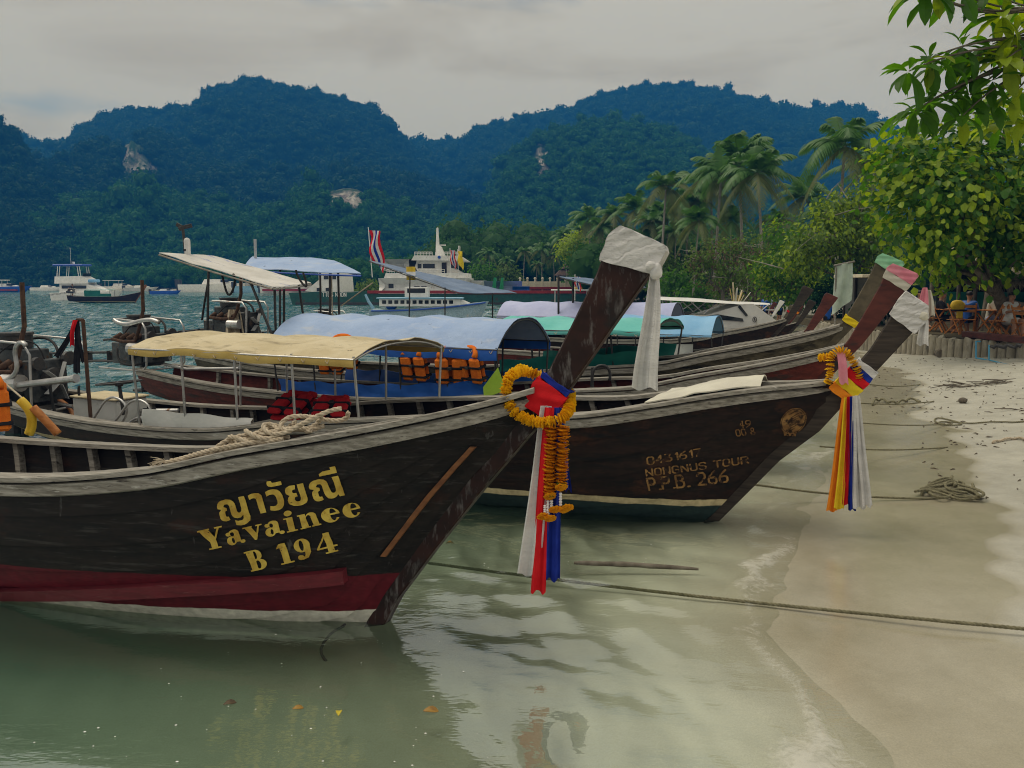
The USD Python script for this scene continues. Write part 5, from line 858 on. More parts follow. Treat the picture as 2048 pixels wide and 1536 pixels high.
for a in (0.4, 2.5, 4.6): wb.tube([wc + [0, 0, -.03], wc + [0.3 * math.cos(a), 0.28 * math.sin(a), 0.03 * math.cos(a)]], 0.012, 6)
wb.cyl(wc + [0, 0, -0.05], wc + [0, 0, 0.0], 0.05, 10); wb.tube([wc + [0, 0, -.04], wc + [0.06, 0, -0.45]], 0.025, 8); part('steering_wheel', wb, 'metal_dark', b2.t, smooth=True)
g = np.linspace(lx(b2, 282), lx(b2, 505), 20); top = np.stack([g, np.full(20, -0.93), float(ST(330, 822, -.93)[2]) + 0.01 * np.sin(g * 8)], 1); bot = np.stack([g, -(b2.gb(g) - .0) - 0.0, b2.gz(g) + 0.045], 1); V = np.stack([top, (top + bot) / 2 + [0, -.02, 0], bot], 1); part('side_screen', B().shell(V, V + [0, 0.008, 0]), 'canvas_grey', b2.t, smooth=40)
g = np.linspace(lx(b2, 1270), lx(b2, 1500), 26); b_ = np.linspace(-1, 1, 11); P = np.stack([np.repeat(g[:, None], 11, 1), b_[None] * (b2.gb(g)[:, None] - 0.03), b2.gz(g)[:, None] + 0.05 + 0.07 * (1 - b_[None] ** 2) * np.clip((g - g[0]) / 0.5, 0, 1)[:, None]], -1); P[..., 2] += (meshkit.fbm(P * 5, 3, 2) - .5) * 0.05
tag(part('boat_cover', B().shell(l2w(b2, (P + [0, 0, .012]).reshape(-1, 3)).reshape(P.shape), l2w(b2, P.reshape(-1, 3)).reshape(P.shape)), 'cloth_cream', None, smooth=50), 'pale canvas cover stretched over the fore deck of the second boat', 'cover')
t = thing('cloth', 'black cloth with a red tie hanging from the rusty pole at the left', 'cloth'); hp = l2w(b2, p1 + [-.12, 0, 0])
for k, (dx, dz, w0, w1, mm) in enumerate(((-0.30, -0.52, .05, .10, 'cloth_dark'), (-0.02, -0.75, .06, .10, 'cloth_dark'), (0.08, -0.6, .05, .08, 'cloth_dark'), (-0.08, -0.36, .07, .06, 'cloth_red'))): ribbon(hp + [0, -.02 * k, 0], hp + [dx, -.02 * k, dz], w0, w1, mm, t, 'fold', 1.0, 0.02, k, 0.02)
jk = on(5, 880, 0.75)
for k, (px, py, off, lab, m_, rz, sz) in enumerate(((-34, 872, -0.2, 'orange life jacket with dark lining hanging at the left edge of the photo', 'life_orange', 0.6, 1.0),)):
    p = at(px, py, 7.4); life_jacket(lab, p, rz, m_, 4, sz)
for k, (a, b_, m_, lab) in enumerate(((((40, 800), (62, 830), (58, 868)), 0, 'paint_yellow', 'faded yellow tube bent upright over the far gunwale at the left'), (((66, 815), (90, 840), (116, 868)), 0, 'wood_orange', 'orange tube leaning on the far gunwale beside the life jacket'))):
    P = spline([at(x_, y_, 7.9) for x_, y_ in a], 12); tag(part('tube', B().tube(P, 0.045 - .004 * k, 10), m_, None, smooth=True), lab, 'tube')
# red float bags lying along boat 2
for k, (px, py, lab, sz) in enumerate(((560, 838, 'round red padded float with black straps under the tan canopy', 1.25), (655, 842, 'red life jacket with black straps beyond the tan canopy', 1.1), (545, 745 + 0, '', 0))):
    if sz: life_jacket(lab, l2w(b2, side(b2, px, py, -0.62)), b2.head + 0.4 * k, 'life_red', -62, sz * .8)

# more gear round the sterns at the left
ln_ = B()
def lash(name, label, pts, r, m, cat): return tag(part(name, B().tube(spline(pts, 20), r, 6), m, None, smooth=True), label, cat)
S2 = lambda px, py, off=-.2: l2w(b2, side(b2, px, py, off))
lash('hose', 'black hose looping under the left engine', [S2(100, 770), S2(104, 800), S2(112, 830), S2(120, 846)], .022, 'rubber', 'hose'); lash('hose', 'double black cable hanging from the grey tail pipe', [S2(158, 772), S2(160, 800), S2(164, 830), S2(150, 846)], .018, 'rubber', 'hose')
lash('hose', 'yellowish hose draped along the stern gunwale of the second boat', [S2(40, 796, .5), S2(80, 792, .5), S2(118, 800, .45), S2(140, 818, .3), S2(146, 836, .1)], .035, 'wood_orange', 'hose')
tag(part('tail_pipe', B().cyl(S2(25, 772, -.45), S2(150, 757, -.5), .05, 12).cyl(S2(148, 757.5, -.5), S2(153, 756.5, -.5), .062, 12), 'metal_steel', None, smooth=30), 'pale steel tail pipe jutting over the stern of the second boat', 'pipe')
lash('bent_pipe', 'white bent steel pipe curling down beside the left engine', [S2(52, 690, -.5), S2(34, 690, -.5), S2(30, 702, -.5), S2(34, 735, -.5), S2(26, 752, -.5), S2(-20, 755, -.5)], .035, 'metal_steel', 'pipe')
lash('stay_rope', 'thin tan rope slanting down from the left engine to the gunwale', [S2(4, 762, -.7), S2(35, 788, -.75), S2(72, 822, -.85)], .014, 'rope_tan', 'rope')
for k, (a, c) in enumerate(((30, 848), (120, 852), (300, 846))):
    q = S2(a, c, .1); t = thing('jerrycan', ('dark jerrycan on the floor near the left edge', 'dark jerrycan beside the grey engine box', 'dark jerrycan under the tan canopy edge')[k], 'jerrycan', q - [0, 0, .25], b2.head + .3 * k); part('can_body', B().box((0, 0, .2), (.3, .2, .4), ch=.04), ('metal_dark', 'paint_blue', 'rubber')[k], t); part('handle', B().tube([(-.1, 0, .4), (-.08, 0, .46), (.08, 0, .46), (.1, 0, .4)], .014, 6), 'rubber', t); part('cap', B().cyl((.1, 0, .4), (.1, 0, .44), .03, 8), 'paint_red', t)
# ---- boats 3 to 9
b3 = longtail('red brown longtail boat under a blue tarpaulin, its prow tied with pink cloth', (3.22, 10.42), -25, POST1, SHEER3, 0.955, 'hull_red', 'wood_red', 1)
L3 = lambda px, py, off=-0.09: side(b3, px, py, off)
arch_roof(b3, lx(b3, 548), lx(b3, 1000), side(b3, 800, 690, -1.0)[2], side(b3, 800, 630, 0)[2], 1.0, 'tarp_paleblue', 'tarp_blue', 6, 'tarp_blue', 'metal_dark', 0.16)
s_, w_ = stencil('68'); lettering(b3, s_, (1585, 783), (1612, 780), (1584, 766), w_, 'faded_paint')
c3 = thing('prow_cloth', 'pink cloth tied round the tip of the red brown prow', 'cloth', b3.t.GetAttribute('xformOp:translate').Get(), b3.head, scale=b3.scale)
wrap(b3, POST1, AX, 3.08, 3.6, 0.010, 0.075, 'cloth_pink', c3, 'wrap', 21); wrap(b3, POST1, AX, 2.98, 3.08, 0.008, 0.072, 'cloth_cream', c3, 'lower_wrap', 22)
ribbon(L3(1850, 575, -.08), L3(1842, 640, -.08), 0.05, 0.16, 'cloth_pink', c3, 'tail', 1.2, 0.02, 1, .01); ribbon(L3(1858, 580, -.05), L3(1862, 632, -.05), 0.04, 0.11, 'cloth_cream', c3, 'tail', 1.2, 0.02, 1, .01)
corners = [side(b3, 318, 507, -.8), side(b3, 545, 575, -.8), side(b3, 622, 566, .8), side(b3, 430, 513, .8)]
stern_roof(b3, corners, 'tarp_patched', [(side(b3, 417, 540, -.78), side(b3, 415, 660, -.7)), (side(b3, 500, 562, -.75), side(b3, 552, 690, -.75)), (side(b3, 549, 572, -.5), side(b3, 552, 690, -.5)), (side(b3, 568, 568, .3), side(b3, 568, 680, .3)), (side(b3, 597, 566, .7), side(b3, 612, 670, .7))], 'wood_grey')
engine(b3, side(b3, 285, 728, 0.0) + [0, 0, 0.0], -0.1, length=4.4, tilt=3, k=1.75)
t = thing('life_ring_holder', 'dark hook and a white float lashed to the tip of the patched awning', 'float'); q = l2w(b3, side(b3, 372, 520, 0)); part('mast', B().tube([q, q + [-.03, 0, 0.62]], 0.025, 7), 'metal_dark', t, smooth=True)
for a in (0.3, 2.4, 4.4): part('blade', B().bar(q + [-.03, 0, .58], q + [-.03 + .17 * math.cos(a), .05 * math.sin(a), .60 + .06 * math.sin(a)], 0.02, 0.07), 'metal_dark', t)
part('float_body', B().cyl(q + [.06, -.06, .0], q + [.06, -.06, .34], 0.055, 12).ball(q + [.06, -.06, .34], 0.055, 2), 'cloth_white', t, smooth=30); part('lashing', B().cyl(q + [.05, -.05, .16], q + [.05, -.05, .19], 0.065, 10), 'cloth_dark', t)
b4 = longtail('olive brown longtail boat under a teal tarpaulin, a mint green cloth on its prow', (4.02, 12.75), -25, POST1, SHEER3, 1.03, 'hull_olive', 'wood_olive', 1)
arch_roof(b4, lx(b4, 990), lx(b4, 1310), side(b4, 1150, 660, -1.0)[2], side(b4, 1150, 634, 0)[2], 1.0, 'tarp_teal', 'tarp_green', 5, 'tarp_teal', 'metal_dark', 0.06)
c4 = thing('prow_cloth', 'mint green cloth folded over the tip of the olive prow', 'cloth', b4.t.GetAttribute('xformOp:translate').Get(), b4.head, scale=b4.scale); wrap(b4, POST1, AX, 3.02, 3.6, 0.010, 0.075, 'cloth_mint', c4, 'wrap', 23); wrap(b4, POST1, AX, 2.1, 2.2, 0.02, 0.09, 'cloth_yellow', c4, 'yellow_band', 24)
stern_roof(b4, [side(b4, 486, 538, -.9), side(b4, 722, 549, -.9), side(b4, 622, 519, .9), side(b4, 516, 517, .9)], 'tarp_paleblue', [(side(b4, 660, 545, -.8), side(b4, 660, 680, -.8)), (side(b4, 676, 540, -.3), side(b4, 680, 680, -.3)), (side(b4, 560, 540, -.8), side(b4, 560, 680, -.8)), (side(b4, 640, 530, .8), side(b4, 642, 670, .8))], 'paint_blue', 'metal_dark', 0.0, 0.10)
engine(b4, side(b4, 465, 675, 0.0), 0.1, length=3.0)
q = l2w(b4, side(b4, 468, 640, -.25)); t = thing('engine_cover', 'tan rag draped over the engine beneath the patched awning', 'cloth'); ribbon(q + [0, 0, .22], q + [0.03, 0, -.4], 0.25, 0.45, 'rope_tan', t, 'drape', 2.5, 0.06, 2, 0.02)
b5 = longtail('brown longtail boat with a sky blue tarpaulin and a broad bare prow', (5.55, 17.7), -25, POST1, SHEER1, 0.80, 'hull_red', 'wood_red', 1)
arch_roof(b5, lx(b5, 1236, -.8), lx(b5, 1425, -.8), side(b5, 1340, 668, -.9)[2], side(b5, 1340, 630, 0)[2], 0.95, 'tarp_sky', None, 4, 'tarp_sky', 'metal_dark', 0.06)
stern_roof(b5, [side(b5, 738, 521, -.9), side(b5, 918, 586, -.9), side(b5, 1034, 586, .9), side(b5, 800, 535, .9)], 'tarp_dusk', [(side(b5, 820, 552, -.9), side(b5, 818, 650, -.9)), (side(b5, 890, 575, -.9), side(b5, 890, 650, -.9)), (side(b5, 985, 575, .9), side(b5, 985, 650, .9))], 'metal_dark')
engine(b5, side(b5, 650, 665, 0.0), 0.0, length=3.0)
b6 = longtail('dark longtail boat with a long lavender tarpaulin behind the teal one', (6.5, 21.9), -25, POST1, SHEER1, 0.85, 'hull_brown', 'wood_dark', 1)
arch_roof(b6, lx(b6, 996), lx(b6, 1342), side(b6, 1150, 634, -1.0)[2], side(b6, 1150, 603, 0)[2], 1.0, 'tarp_lavender', None, 6, 'tarp_lavender', 'metal_dark', 0.08)
stern_roof(b6, [side(b6, 1113, 553, -.9), side(b6, 1235, 580, -.9), side(b6, 1292, 574, .9), side(b6, 1172, 556, .9)], 'tarp_dusk', [(side(b6, 1117, 552, -.9), side(b6, 1117, 640, -.9)), (side(b6, 1146, 556, -.3), side(b6, 1146, 640, -.3)), (side(b6, 1212, 570, -.9), side(b6, 1212, 640, -.9))], 'metal_dark', r=0.04)
q = l2w(b5, side(b5, 822, 560, -.6)); t = thing('float', 'yellow and white can standing on the slanting sky blue awning', 'can'); part('can_body', B().cyl(q, q + [0, 0, .34], .12, 16), 'paint_yellow', t, smooth=30); part('white_band', B().cyl(q + [0, 0, .11], q + [0, 0, .21], .123, 16), 'paint_white', t, smooth=30)
for lab, X, Y, sc, hm, pm in (('longtail boat with a plain dark prow, left of the big bare brown prow', (1645, 602), 24.5, .82, 'hull_brown', 'wood_dark'), ('longtail boat with a red brown prow and orange edge in the prow row', (1622, 610), 27.0, .78, 'hull_red', 'wood_red'), ('longtail boat with a grey olive prow, tip tied red, in the prow row', (1608, 612), 30.0, .78, 'hull_olive', 'wood_olive'), ('pale blue longtail boat with a white prow, far end of the prow row', (1588, 602), 34.0, .85, 'hull_skyblue', 'paint_white'), ('small dark longtail boat behind the pale blue one', (1572, 612), 37.0, .8, 'hull_brown', 'wood_red')):
    tp = at(X[0], X[1], Y); h = math.radians(-25); f = tp[:2] - np.array([math.cos(h), math.sin(h)]) * 1.8 * sc
    ob = longtail(lab, f, -25, POST1, SHEER1, sc * max(0.7, min(1.2, (tp[2]) / (2.68 * sc))), hm, pm, 0, L=8.5)
    if 'red' in lab: wrap(ob, POST1, AX, 2.7, 2.82, 0.02, 0.08, 'cloth_red' if 'tied' in lab else 'cloth_orange', ob.t, 'prow_band', 5)
# life jackets and board on boat 3
for px, py, lab, m_, rz, sz in ((665, 745, 'orange life jacket lying on the rail at the left end of the blue tarpaulin', 'life_orange', .2, 1.0), (835, 758, 'orange life jacket under the blue tarpaulin, left of the bright pair', 'life_orange', -.1, 1.15), (905, 765, 'bright orange life jacket hung under the middle of the blue tarpaulin', 'life_orange', .25, 1.2), (948, 763, 'orange life jacket beside the lime green board', 'life_orange', -.25, 1.15), (690, 735, 'orange life jacket stowed under the right end of the tan canopy', 'life_orange', .4, 1.0)):
    o_ = b2 if py == 735 else b3; life_jacket(lab, l2w(o_, side(o_, px, py + 6, -.86 if o_ is b3 else .5)), o_.head + rz, m_, 14, sz * .8)
c = [l2w(b3, side(b3, a, b_, -1.04)) for a, b_ in ((966, 775), (968, 797), (1012, 780), (996, 735))]; tag(part('board', B().prism(Polygon([(0, 0), (0.02, -.02), (.3, .1), (.2, .4)]), (0, 0, 0), (1, 0, 0), (0, 0, 1), (0, 1, 0), 0, .01) if False else B().add(np.vstack([c, np.array(c) + [0, .02, 0]]), [[0, 1, 2], [0, 2, 3], [4, 6, 5], [4, 7, 6], [0, 4, 1], [1, 4, 5], [1, 5, 2], [2, 5, 6], [2, 6, 3], [3, 6, 7], [3, 7, 0], [0, 7, 4]]), 'lime_board', None), 'lime green board propped on the blue canopied boat left of the tall prow', 'board')
# hulls' inner ladder on boat 4/5
q = side(b3, 1186, 790, .4); A_ = l2w(b3, q); tag(part('boarding_ladder', B().tube(spline([A_, A_ + [0, 0, .35], A_ + [.05, 0, .42], A_ + [.2, 0, .42], A_ + [.24, 0, .36], A_ + [.24, 0, .22]], 20), 0.022, 8).tube([A_ + [0, .2, 0], A_ + [0, .2, .38], A_ + [.2, .2, .4]], 0.022, 8).tube([A_ + [0, 0, .2], A_ + [0, .2, .2]], .018, 6), 'metal_dark', None, smooth=True), 'dark steel ladder rail standing in the red brown boat behind the tall prow', 'ladder')
q = l2w(b5, side(b5, 1345, 735, -.95)); P = np.stack([np.stack([q + [x_, -.02 * math.sin(9 * x_), z_] for z_ in (0, .25, .52)], 0) for x_ in np.linspace(0, .45, 9)]); tag(part('canvas_sheet', B().shell(P, P + [0, .01, 0]), 'canvas_grey', None, smooth=40), 'grey canvas sheet hanging from the sky blue canopy', 'sheet')
q = [l2w(b3, side(b3, a, c, -.8)) for a, c in ((228, 640), (250, 648), (290, 640), (318, 645))]; lash('frame_pipe', 'pale steel guard pipe over the second engine', q, .04, 'metal_steel', 'pipe')

for k, (pp, lab) in enumerate((([(442, 546), (448, 566), (458, 590), (468, 572), (466, 548)], 'dark hanging loop of rope under the patched awning'), ([(592, 540), (600, 560), (610, 572), (606, 545)], 'black coil hanging under the blue flat awning'), ([(417, 560), (410, 600), (404, 640)], 'thin dark line running down from the patched awning post'))):
    P = spline([l2w(b3, side(b3, a, c, -.75)) for a, c in pp], 20); tag(part('rope_loop', B().tube(P, .018, 6), 'rubber', None, smooth=True), lab, 'rope')
for k, (x0_, y0_, x1_, y1_, m_, lab) in enumerate(((510, 478, 511, 516, 'paint_grey', 'grey pole with a light standing behind the patched awning'), (663, 545, 665, 650, 'rope_tan', 'thin halyard beside the blue awning post'), (682, 612, 745, 566, 'rope_tan', 'slanting stay rope left of the small passenger boat'))):
    tag(part('pole', B().tube(np.array([l2w(b4, side(b4, x0_, y0_, 0)), l2w(b4, side(b4, x1_, y1_, 0))]), .03 if k == 0 else .012, 7), m_, None, smooth=True), lab, 'pole')
# ---------------------------------------------------------------- other craft on the bay
def hullform(L, bm, zdeck, draft=0.3, bow=0.35, rake=0.12, n=24, k=9, stern=0.85, sheer=0.25, flare=0.75):
    """a plain ship hull pointing along +x from 0 (stern) to L (bow), as one closed grid"""
    u = np.linspace(0, 1, n); b = bm / 2 * np.where(u < 1 - bow, stern + (1 - stern) * np.clip(u / 0.4, 0, 1), np.sqrt(np.clip(1 - ((u - (1 - bow)) / bow) ** 2, 0.0004, 1))); z1 = zdeck + sheer * u ** 2 * zdeck
    rows = []
    for s in (-1, 1):
        for v in (np.linspace(1, 0, k) if s < 0 else np.linspace(0, 1, k)[1:]):
            zz = -draft + (z1 + draft) * v; rows.append(np.stack([u * L * (1 - rake) + u ** 3 * L * rake * v, s * b * (1 - (1 - flare) * (1 - v) ** 1.5), zz], 1))
    P = np.stack(rows, 1); bb = B().grid(P); bb.grid(np.stack([P[:, 0], P[:, -1]], 1)); m = P.shape[1]; bb.add(P[0], [[0, j, j + 1] for j in range(1, m - 1)]); return bb, (lambda x: float(np.interp(x, u * L, b))), (lambda x: float(np.interp(x, u * L, z1)))
def speedboat(name, label, loc, rz, L, hullm, stripe=None, roof=None, group=None, scr=True):
    t = thing(name, label, 'boat', loc, rz, group=group); hb, bf, zf = hullform(L, L * 0.28, L * 0.10, 0.2, 0.5, 0.16)
    part('hull', hb, hullm, t, smooth=35)
    if stripe: part('stripe', B().box((L * 0.40, 0, L * 0.045), (L * 0.72, L * 0.285, L * 0.03)), stripe, t)
    part('cabin', B().add(*trimesh_loft([(L * .30, L * .10, 0.10 * L, L * .19 * 0 + .10 * L), (L * .34, L * .10, .10 * L, .17 * L), (L * .55, L * .095, .10 * L, .17 * L), (L * .72, L * .05, .10 * L, .125 * L)])), 'paint_white', t, smooth=20)
    if scr: part('windscreen', B().box((L * .60, 0, L * .15), (L * .10, L * .185, L * .035)), 'window_dark', t)
    if roof:
        part('hardtop', B().box((L * .30, 0, L * .24), (L * .42, L * .22, L * .014), ch=.01), roof, t)
        for x_ in (.13, .46):
            for s in (-1, 1): part('roof_post', B().cyl((L * x_, s * L * .095, L * .10), (L * (x_ + .01), s * L * .095, L * .235), L * .006, 6), 'metal_steel', t)
    for s in (-.5, .5): part('outboard_motor', B().box((-L * .03, s * L * .08, L * .12), (L * .05, L * .045, L * .09), ch=.02).box((-L * .03, s * L * .08, L * .03), (L * .025, L * .02, L * .12)), 'metal_dark', t)
    return t
def trimesh_loft(st):
    """box-like loft: stations (x, half width, z low, z high)"""
    P = np.array([[(x, -w, a), (x, w, a), (x, w * .85, c), (x, -w * .85, c)] for x, w, a, c in st], float); b = B().grid(P, True); b.add(P[0], [[0, 2, 1], [0, 3, 2]]); b.add(P[-1], [[0, 1, 2], [0, 2, 3]]); return b.get()
FB = 'speedboats moored along the far shore'
for px, py, Y, L, hm, st, rf, lab in ((12, 577, 210, 13, 'paint_blue', 'paint_red', 'paint_white', 'blue speedboat with a white roof at the left edge of the bay'), (243, 574, 260, 13, 'paint_white', None, 'paint_white', 'white motorboat moored at the far shore left of the yacht'), (332, 585, 175, 6.5, 'paint_blue', None, None, 'small blue and white motorboat right of the yacht'), (437, 580, 215, 20, 'paint_white', None, None, 'long white speedboat moored at the far shore'), (535, 582, 205, 16, 'paint_lightblue', None, 'paint_white', 'pale blue speedboat behind the awning posts'), (590, 584, 195, 16, 'paint_white', 'paint_red', None, 'white and red speedboat beside the ferry bow'), (95, 575, 250, 10, 'paint_white', None, None, 'tiny white boat near the left shore hut'), (480, 578, 240, 11, 'paint_white', None, 'paint_white', 'tiny white roofed boat far behind the awning'), (283, 577, 240, 10, 'canvas_grey', None, None, 'tiny grey boat off the thatched shore hut')):
    p = at(px, py, Y); speedboat('motorboat', lab, (p[0] - L / 2, p[1], 0.0), 0.05, L, hm, st, rf)
p = at(165, 590, 150)
t = thing('motor_yacht', 'white motor yacht with a blue canopy anchored in the bay', 'yacht', (at(112, 600, 112)[0], 112, 0), -0.05, scale=(.74, .74, .84)); s = 1.0
hb, bf, zf = hullform(13.0, 4.2, 1.25, .3, .45, .14); part('hull', hb, 'paint_white', t, smooth=35)
part('saloon', B().add(*trimesh_loft([(1.8, 1.7, 1.2, 2.75), (6.8, 1.65, 1.25, 2.75), (8.6, 1.4, 1.3, 2.2), (10.2, .8, 1.35, 1.6)])), 'paint_white', t, smooth=20)
part('saloon_window', B().box((4.6, 0, 2.2), (4.6, 3.30, .5)), 'window_dark', t); part('flybridge', B().add(*trimesh_loft([(1.0, 1.75, 2.75, 3.9), (6.0, 1.7, 2.75, 4.0), (7.2, 1.5, 2.75, 3.5)])), 'paint_white', t, smooth=20)
part('bimini', B().box((3.6, 0, 5.75), (5.8, 3.2, .35), ch=.12), 'paint_blue', t)
for x_ in (1.4, 1.8, 5.6, 6.0):
    for y_ in (-1.45, 1.45): part('bimini_post', B().cyl((x_, y_, 3.7), (x_ + (.3 if x_ < 3 else -.2), y_, 5.6), .07, 6), 'paint_white', t)
part('antenna', B().cyl((3.4, 0, 5.8), (3.4, 0, 8.6), .03, 5), 'paint_white', t); part('radar', B().cyl((3.9, 0, 5.9), (3.9, 0, 6.3), .22, 10), 'paint_white', t); part('windshield', B().box((6.3, 0, 4.2), (.12, 2.6, .5)), 'window_dark', t); part('blue_cover', B().box((7.5, 0, 3.2), (1.2, 2.6, .5), ch=.15), 'tarp_sky', t); part('life_ring', B().tube([(4.2 + .35 * math.cos(a), -2.05, 1.7 + .35 * math.sin(a)) for a in np.linspace(0, 6.28, 14)], .09, 6), 'life_orange', t)
LT = np.array([at(120, 603, 98)[0], 98.0])
bx = longtail('small dark longtail boat with a green awning crossing in front of the white yacht', (LT[0] + 9.2, 98), 2, POST1, SHEER1, 0.80, 'hull_brown', 'wood_brown', 0, L=10.0)
part('awning', B().box((-5.2, 0, 1.95), (3.8, 1.7, .06)), 'tarp_teal', bx.t); part('side_tarp', B().box((-6.0, -.85, 1.4), (2.4, .03, .95)), 'tarp_green', bx.t); part('side_tarp', B().box((-4.0, -.85, 1.15), (1.6, .03, .5)), 'tarp_green', bx.t)
for x_ in (-7.0, -3.4):
    for y_ in (-.8, .8): part('awning_post', B().cyl((x_, y_, .8), (x_, y_, 1.95), .03, 6), 'metal_dark', bx.t)
engine(bx, (-9.6, 0, 1.45), 0, length=3.5, tilt=8); wrap(bx, POST1, AX, 1.9, 2.2, .03, .1, 'cloth_orange', bx.t, 'prow_band', 3)
# ferry
FY = 88.0
fx0, fx1 = at(578, 600, FY)[0], at(1262, 600, FY)[0]; FL = fx1 - fx0
t = thing('car_ferry', 'green hulled car ferry with a white superstructure and mast behind the longtail boats', 'ferry', (fx0, FY, 0)); X = lambda px: at(px, 600, FY)[0] - fx0; Z = lambda py: at(1000, py, FY)[2]
prof = Polygon([(0.6, -0.8), (0, 1.3), (X(640), 1.45), (X(700), Z(585)), (X(735), Z(582)), (FL, Z(583)), (FL + 1, -0.8)]); part('hull', B().prism(prof, (0, 0, 0), (1, 0, 0), (0, 0, 1), (0, -1, 0), -9, 0), 'paint_green', t)
part('boot_top', B().box((FL / 2 + .4, -0.02 + 4.5, 0.05), (FL - .6, 9.06, .5)), 'metal_dark', t); part('red_strake', B().box(((X(735) + FL) / 2, -.06, Z(584)), (FL - X(735), .12, .32)), 'paint_red', t)
part('bow_house', B().prism(Polygon([(X(608), 1.5), (X(637), Z(560)), (X(637), Z(545)), (X(676), Z(545)), (X(678), Z(585)), (X(660), Z(588))]), (0, .4, 0), (1, 0, 0), (0, 0, 1), (0, -1, 0), -8, 0), 'paint_white', t)
for px, py, w in ((637, 579, .5), (655, 579, .5), (652, 555, .5), (668, 555, .4)): part('window', B().box((X(px), .38, Z(py)), (w, .06, .36)), 'window_dark', t)
s_, w_ = stencil('SEA FERRY' if False else 'TTOS NOON'); part('name_lettering', B().prism(affinity.scale(s_, .45 * 5 / w_ * 1.2, .42, origin=(0, 0)), (X(645), -.03, Z(593)), (1, 0, 0), (0, 0, 1), (0, -1, 0), -.01, .01), 'paint_white', t)
def blk(name, px0, px1, py0, py1, y0, y1, m, ch=.05): return part(name, B().box(((X(px0) + X(px1)) / 2, (y0 + y1) / 2, (Z(py0) + Z(py1)) / 2), (X(px1) - X(px0), y1 - y0, Z(py0) - Z(py1)), ch=ch), m, t)
blk('deck_house', 770, 927, 588, 556, .6, 8.4, 'paint_white'); blk('deck_house_aft', 927, 958, 586, 561, 1.0, 8.4, 'paint_white'); 
part('boat_deck', B().prism(Polygon([(X(768), Z(557)), (X(772), Z(546)), (X(935), Z(546)), (X(936), Z(557))]), (0, .2, 0), (1, 0, 0), (0, 0, 1), (0, -1, 0), -8.4, 0), 'paint_white', t)
part('bridge', B().prism(Polygon([(X(835), Z(547)), (X(828), Z(533)), (X(832), Z(519)), (X(900), Z(519)), (X(900), Z(532)), (X(925), Z(547))]), (0, 1.4, 0), (1, 0, 0), (0, 0, 1), (0, -1, 0), -5.6, 0), 'paint_white', t)
part('bridge_roof', B().prism(Polygon([(X(822), Z(520)), (X(828), Z(510)), (X(920), Z(511)), (X(935), Z(521))]), (0, .8, 0), (1, 0, 0), (0, 0, 1), (0, -1, 0), -7, 0), 'paint_white', t)
for a, b_ in ((834, 841), (844, 868), (901, 911)): part('bridge_window', B().box(((X(a) + X(b_)) / 2, 1.37, Z(531.5)), (X(b_) - X(a), .08, .46)), 'window_dark', t)
part('bridge_door', B().box((X(887), 1.37, Z(536)), (X(892) - X(882), .08, 1.25)), 'window_dark', t); part('house_door', B().box((X(781), .57, Z(574)), (.55, .08, .95)), 'window_dark', t)
for px in (833, 847, 905): part('house_window', B().box((X(px), .57, Z(576)), (.6, .08, .42)), 'window_dark', t)
part('mast', B().prism(Polygon([(X(866), Z(511)), (X(868), Z(452)), (X(871), Z(450)), (X(873), Z(487)), (X(878), Z(490)), (X(886), Z(511))]), (0, 3.6, 0), (1, 0, 0), (0, 0, 1), (0, -1, 0), -.9, 0), 'paint_white', t)
part('yard', B().box((X(878), 3.9, Z(487)), (1.0, .2, .12)), 'paint_white', t); part('emblem', B().cyl((X(878), .78, Z(514)), (X(878), .72, Z(514)), .17, 12), 'paint_blue', t)
for px in (914, 917): part('aerial', B().cyl((X(px), 3, Z(511)), (X(px), 3, Z(489)), .04, 5), 'paint_white', t)
rl = B()
for z_ in (Z(507), Z(503.5)): rl.cyl((X(828), 1, z_), (X(864), 1, z_), .03, 5); rl.cyl((X(886), 1, z_), (X(918), 1, z_), .03, 5)
for px in range(828, 920, 6): rl.cyl((X(px), 1, Z(511)), (X(px), 1, Z(503.5)), .025, 5)
part('roof_railing', rl, 'paint_white', t); rl = B()
for z_ in (Z(543), Z(539)): rl.cyl((X(774), .3, z_), (X(808), .3, z_), .03, 5); rl.cyl((X(835), .3, z_), (X(890), .3, z_), .03, 5)
for px in list(range(774, 810, 5)) + list(range(835, 892, 6)): rl.cyl((X(px), .3, Z(547)), (X(px), .3, Z(539)), .025, 5)
part('deck_railing', rl, 'paint_white', t); blk('engine_screen', 775, 808, 541, 518, 1.0, 6, 'paint_grey'); blk('exhaust_stack', 808, 832, 546, 517, 2.0, 6, 'metal_dark')
for px in (985, 1000): part('ramp', B().prism(Polygon([(X(px - 3), Z(586)), (X(px + 2), Z(555)), (X(px + 6), Z(555)), (X(px + 7), Z(586))]), (0, 1.5, 0), (1, 0, 0), (0, 0, 1), (0, -1, 0), -5, 0), 'paint_bright_green', t)
blk('cargo_tarp', 958, 1035, 587, 562, 4.0, 8, 'tarp_lavender'); blk('cargo_box', 1030, 1055, 586, 573, 3.0, 6, 'tarp_blue')
for px in (1195, 1225, 1255): part('stern_post', B().cyl((X(px), .5, Z(584)), (X(px), .5, Z(566)), .06, 5), 'paint_white', t)
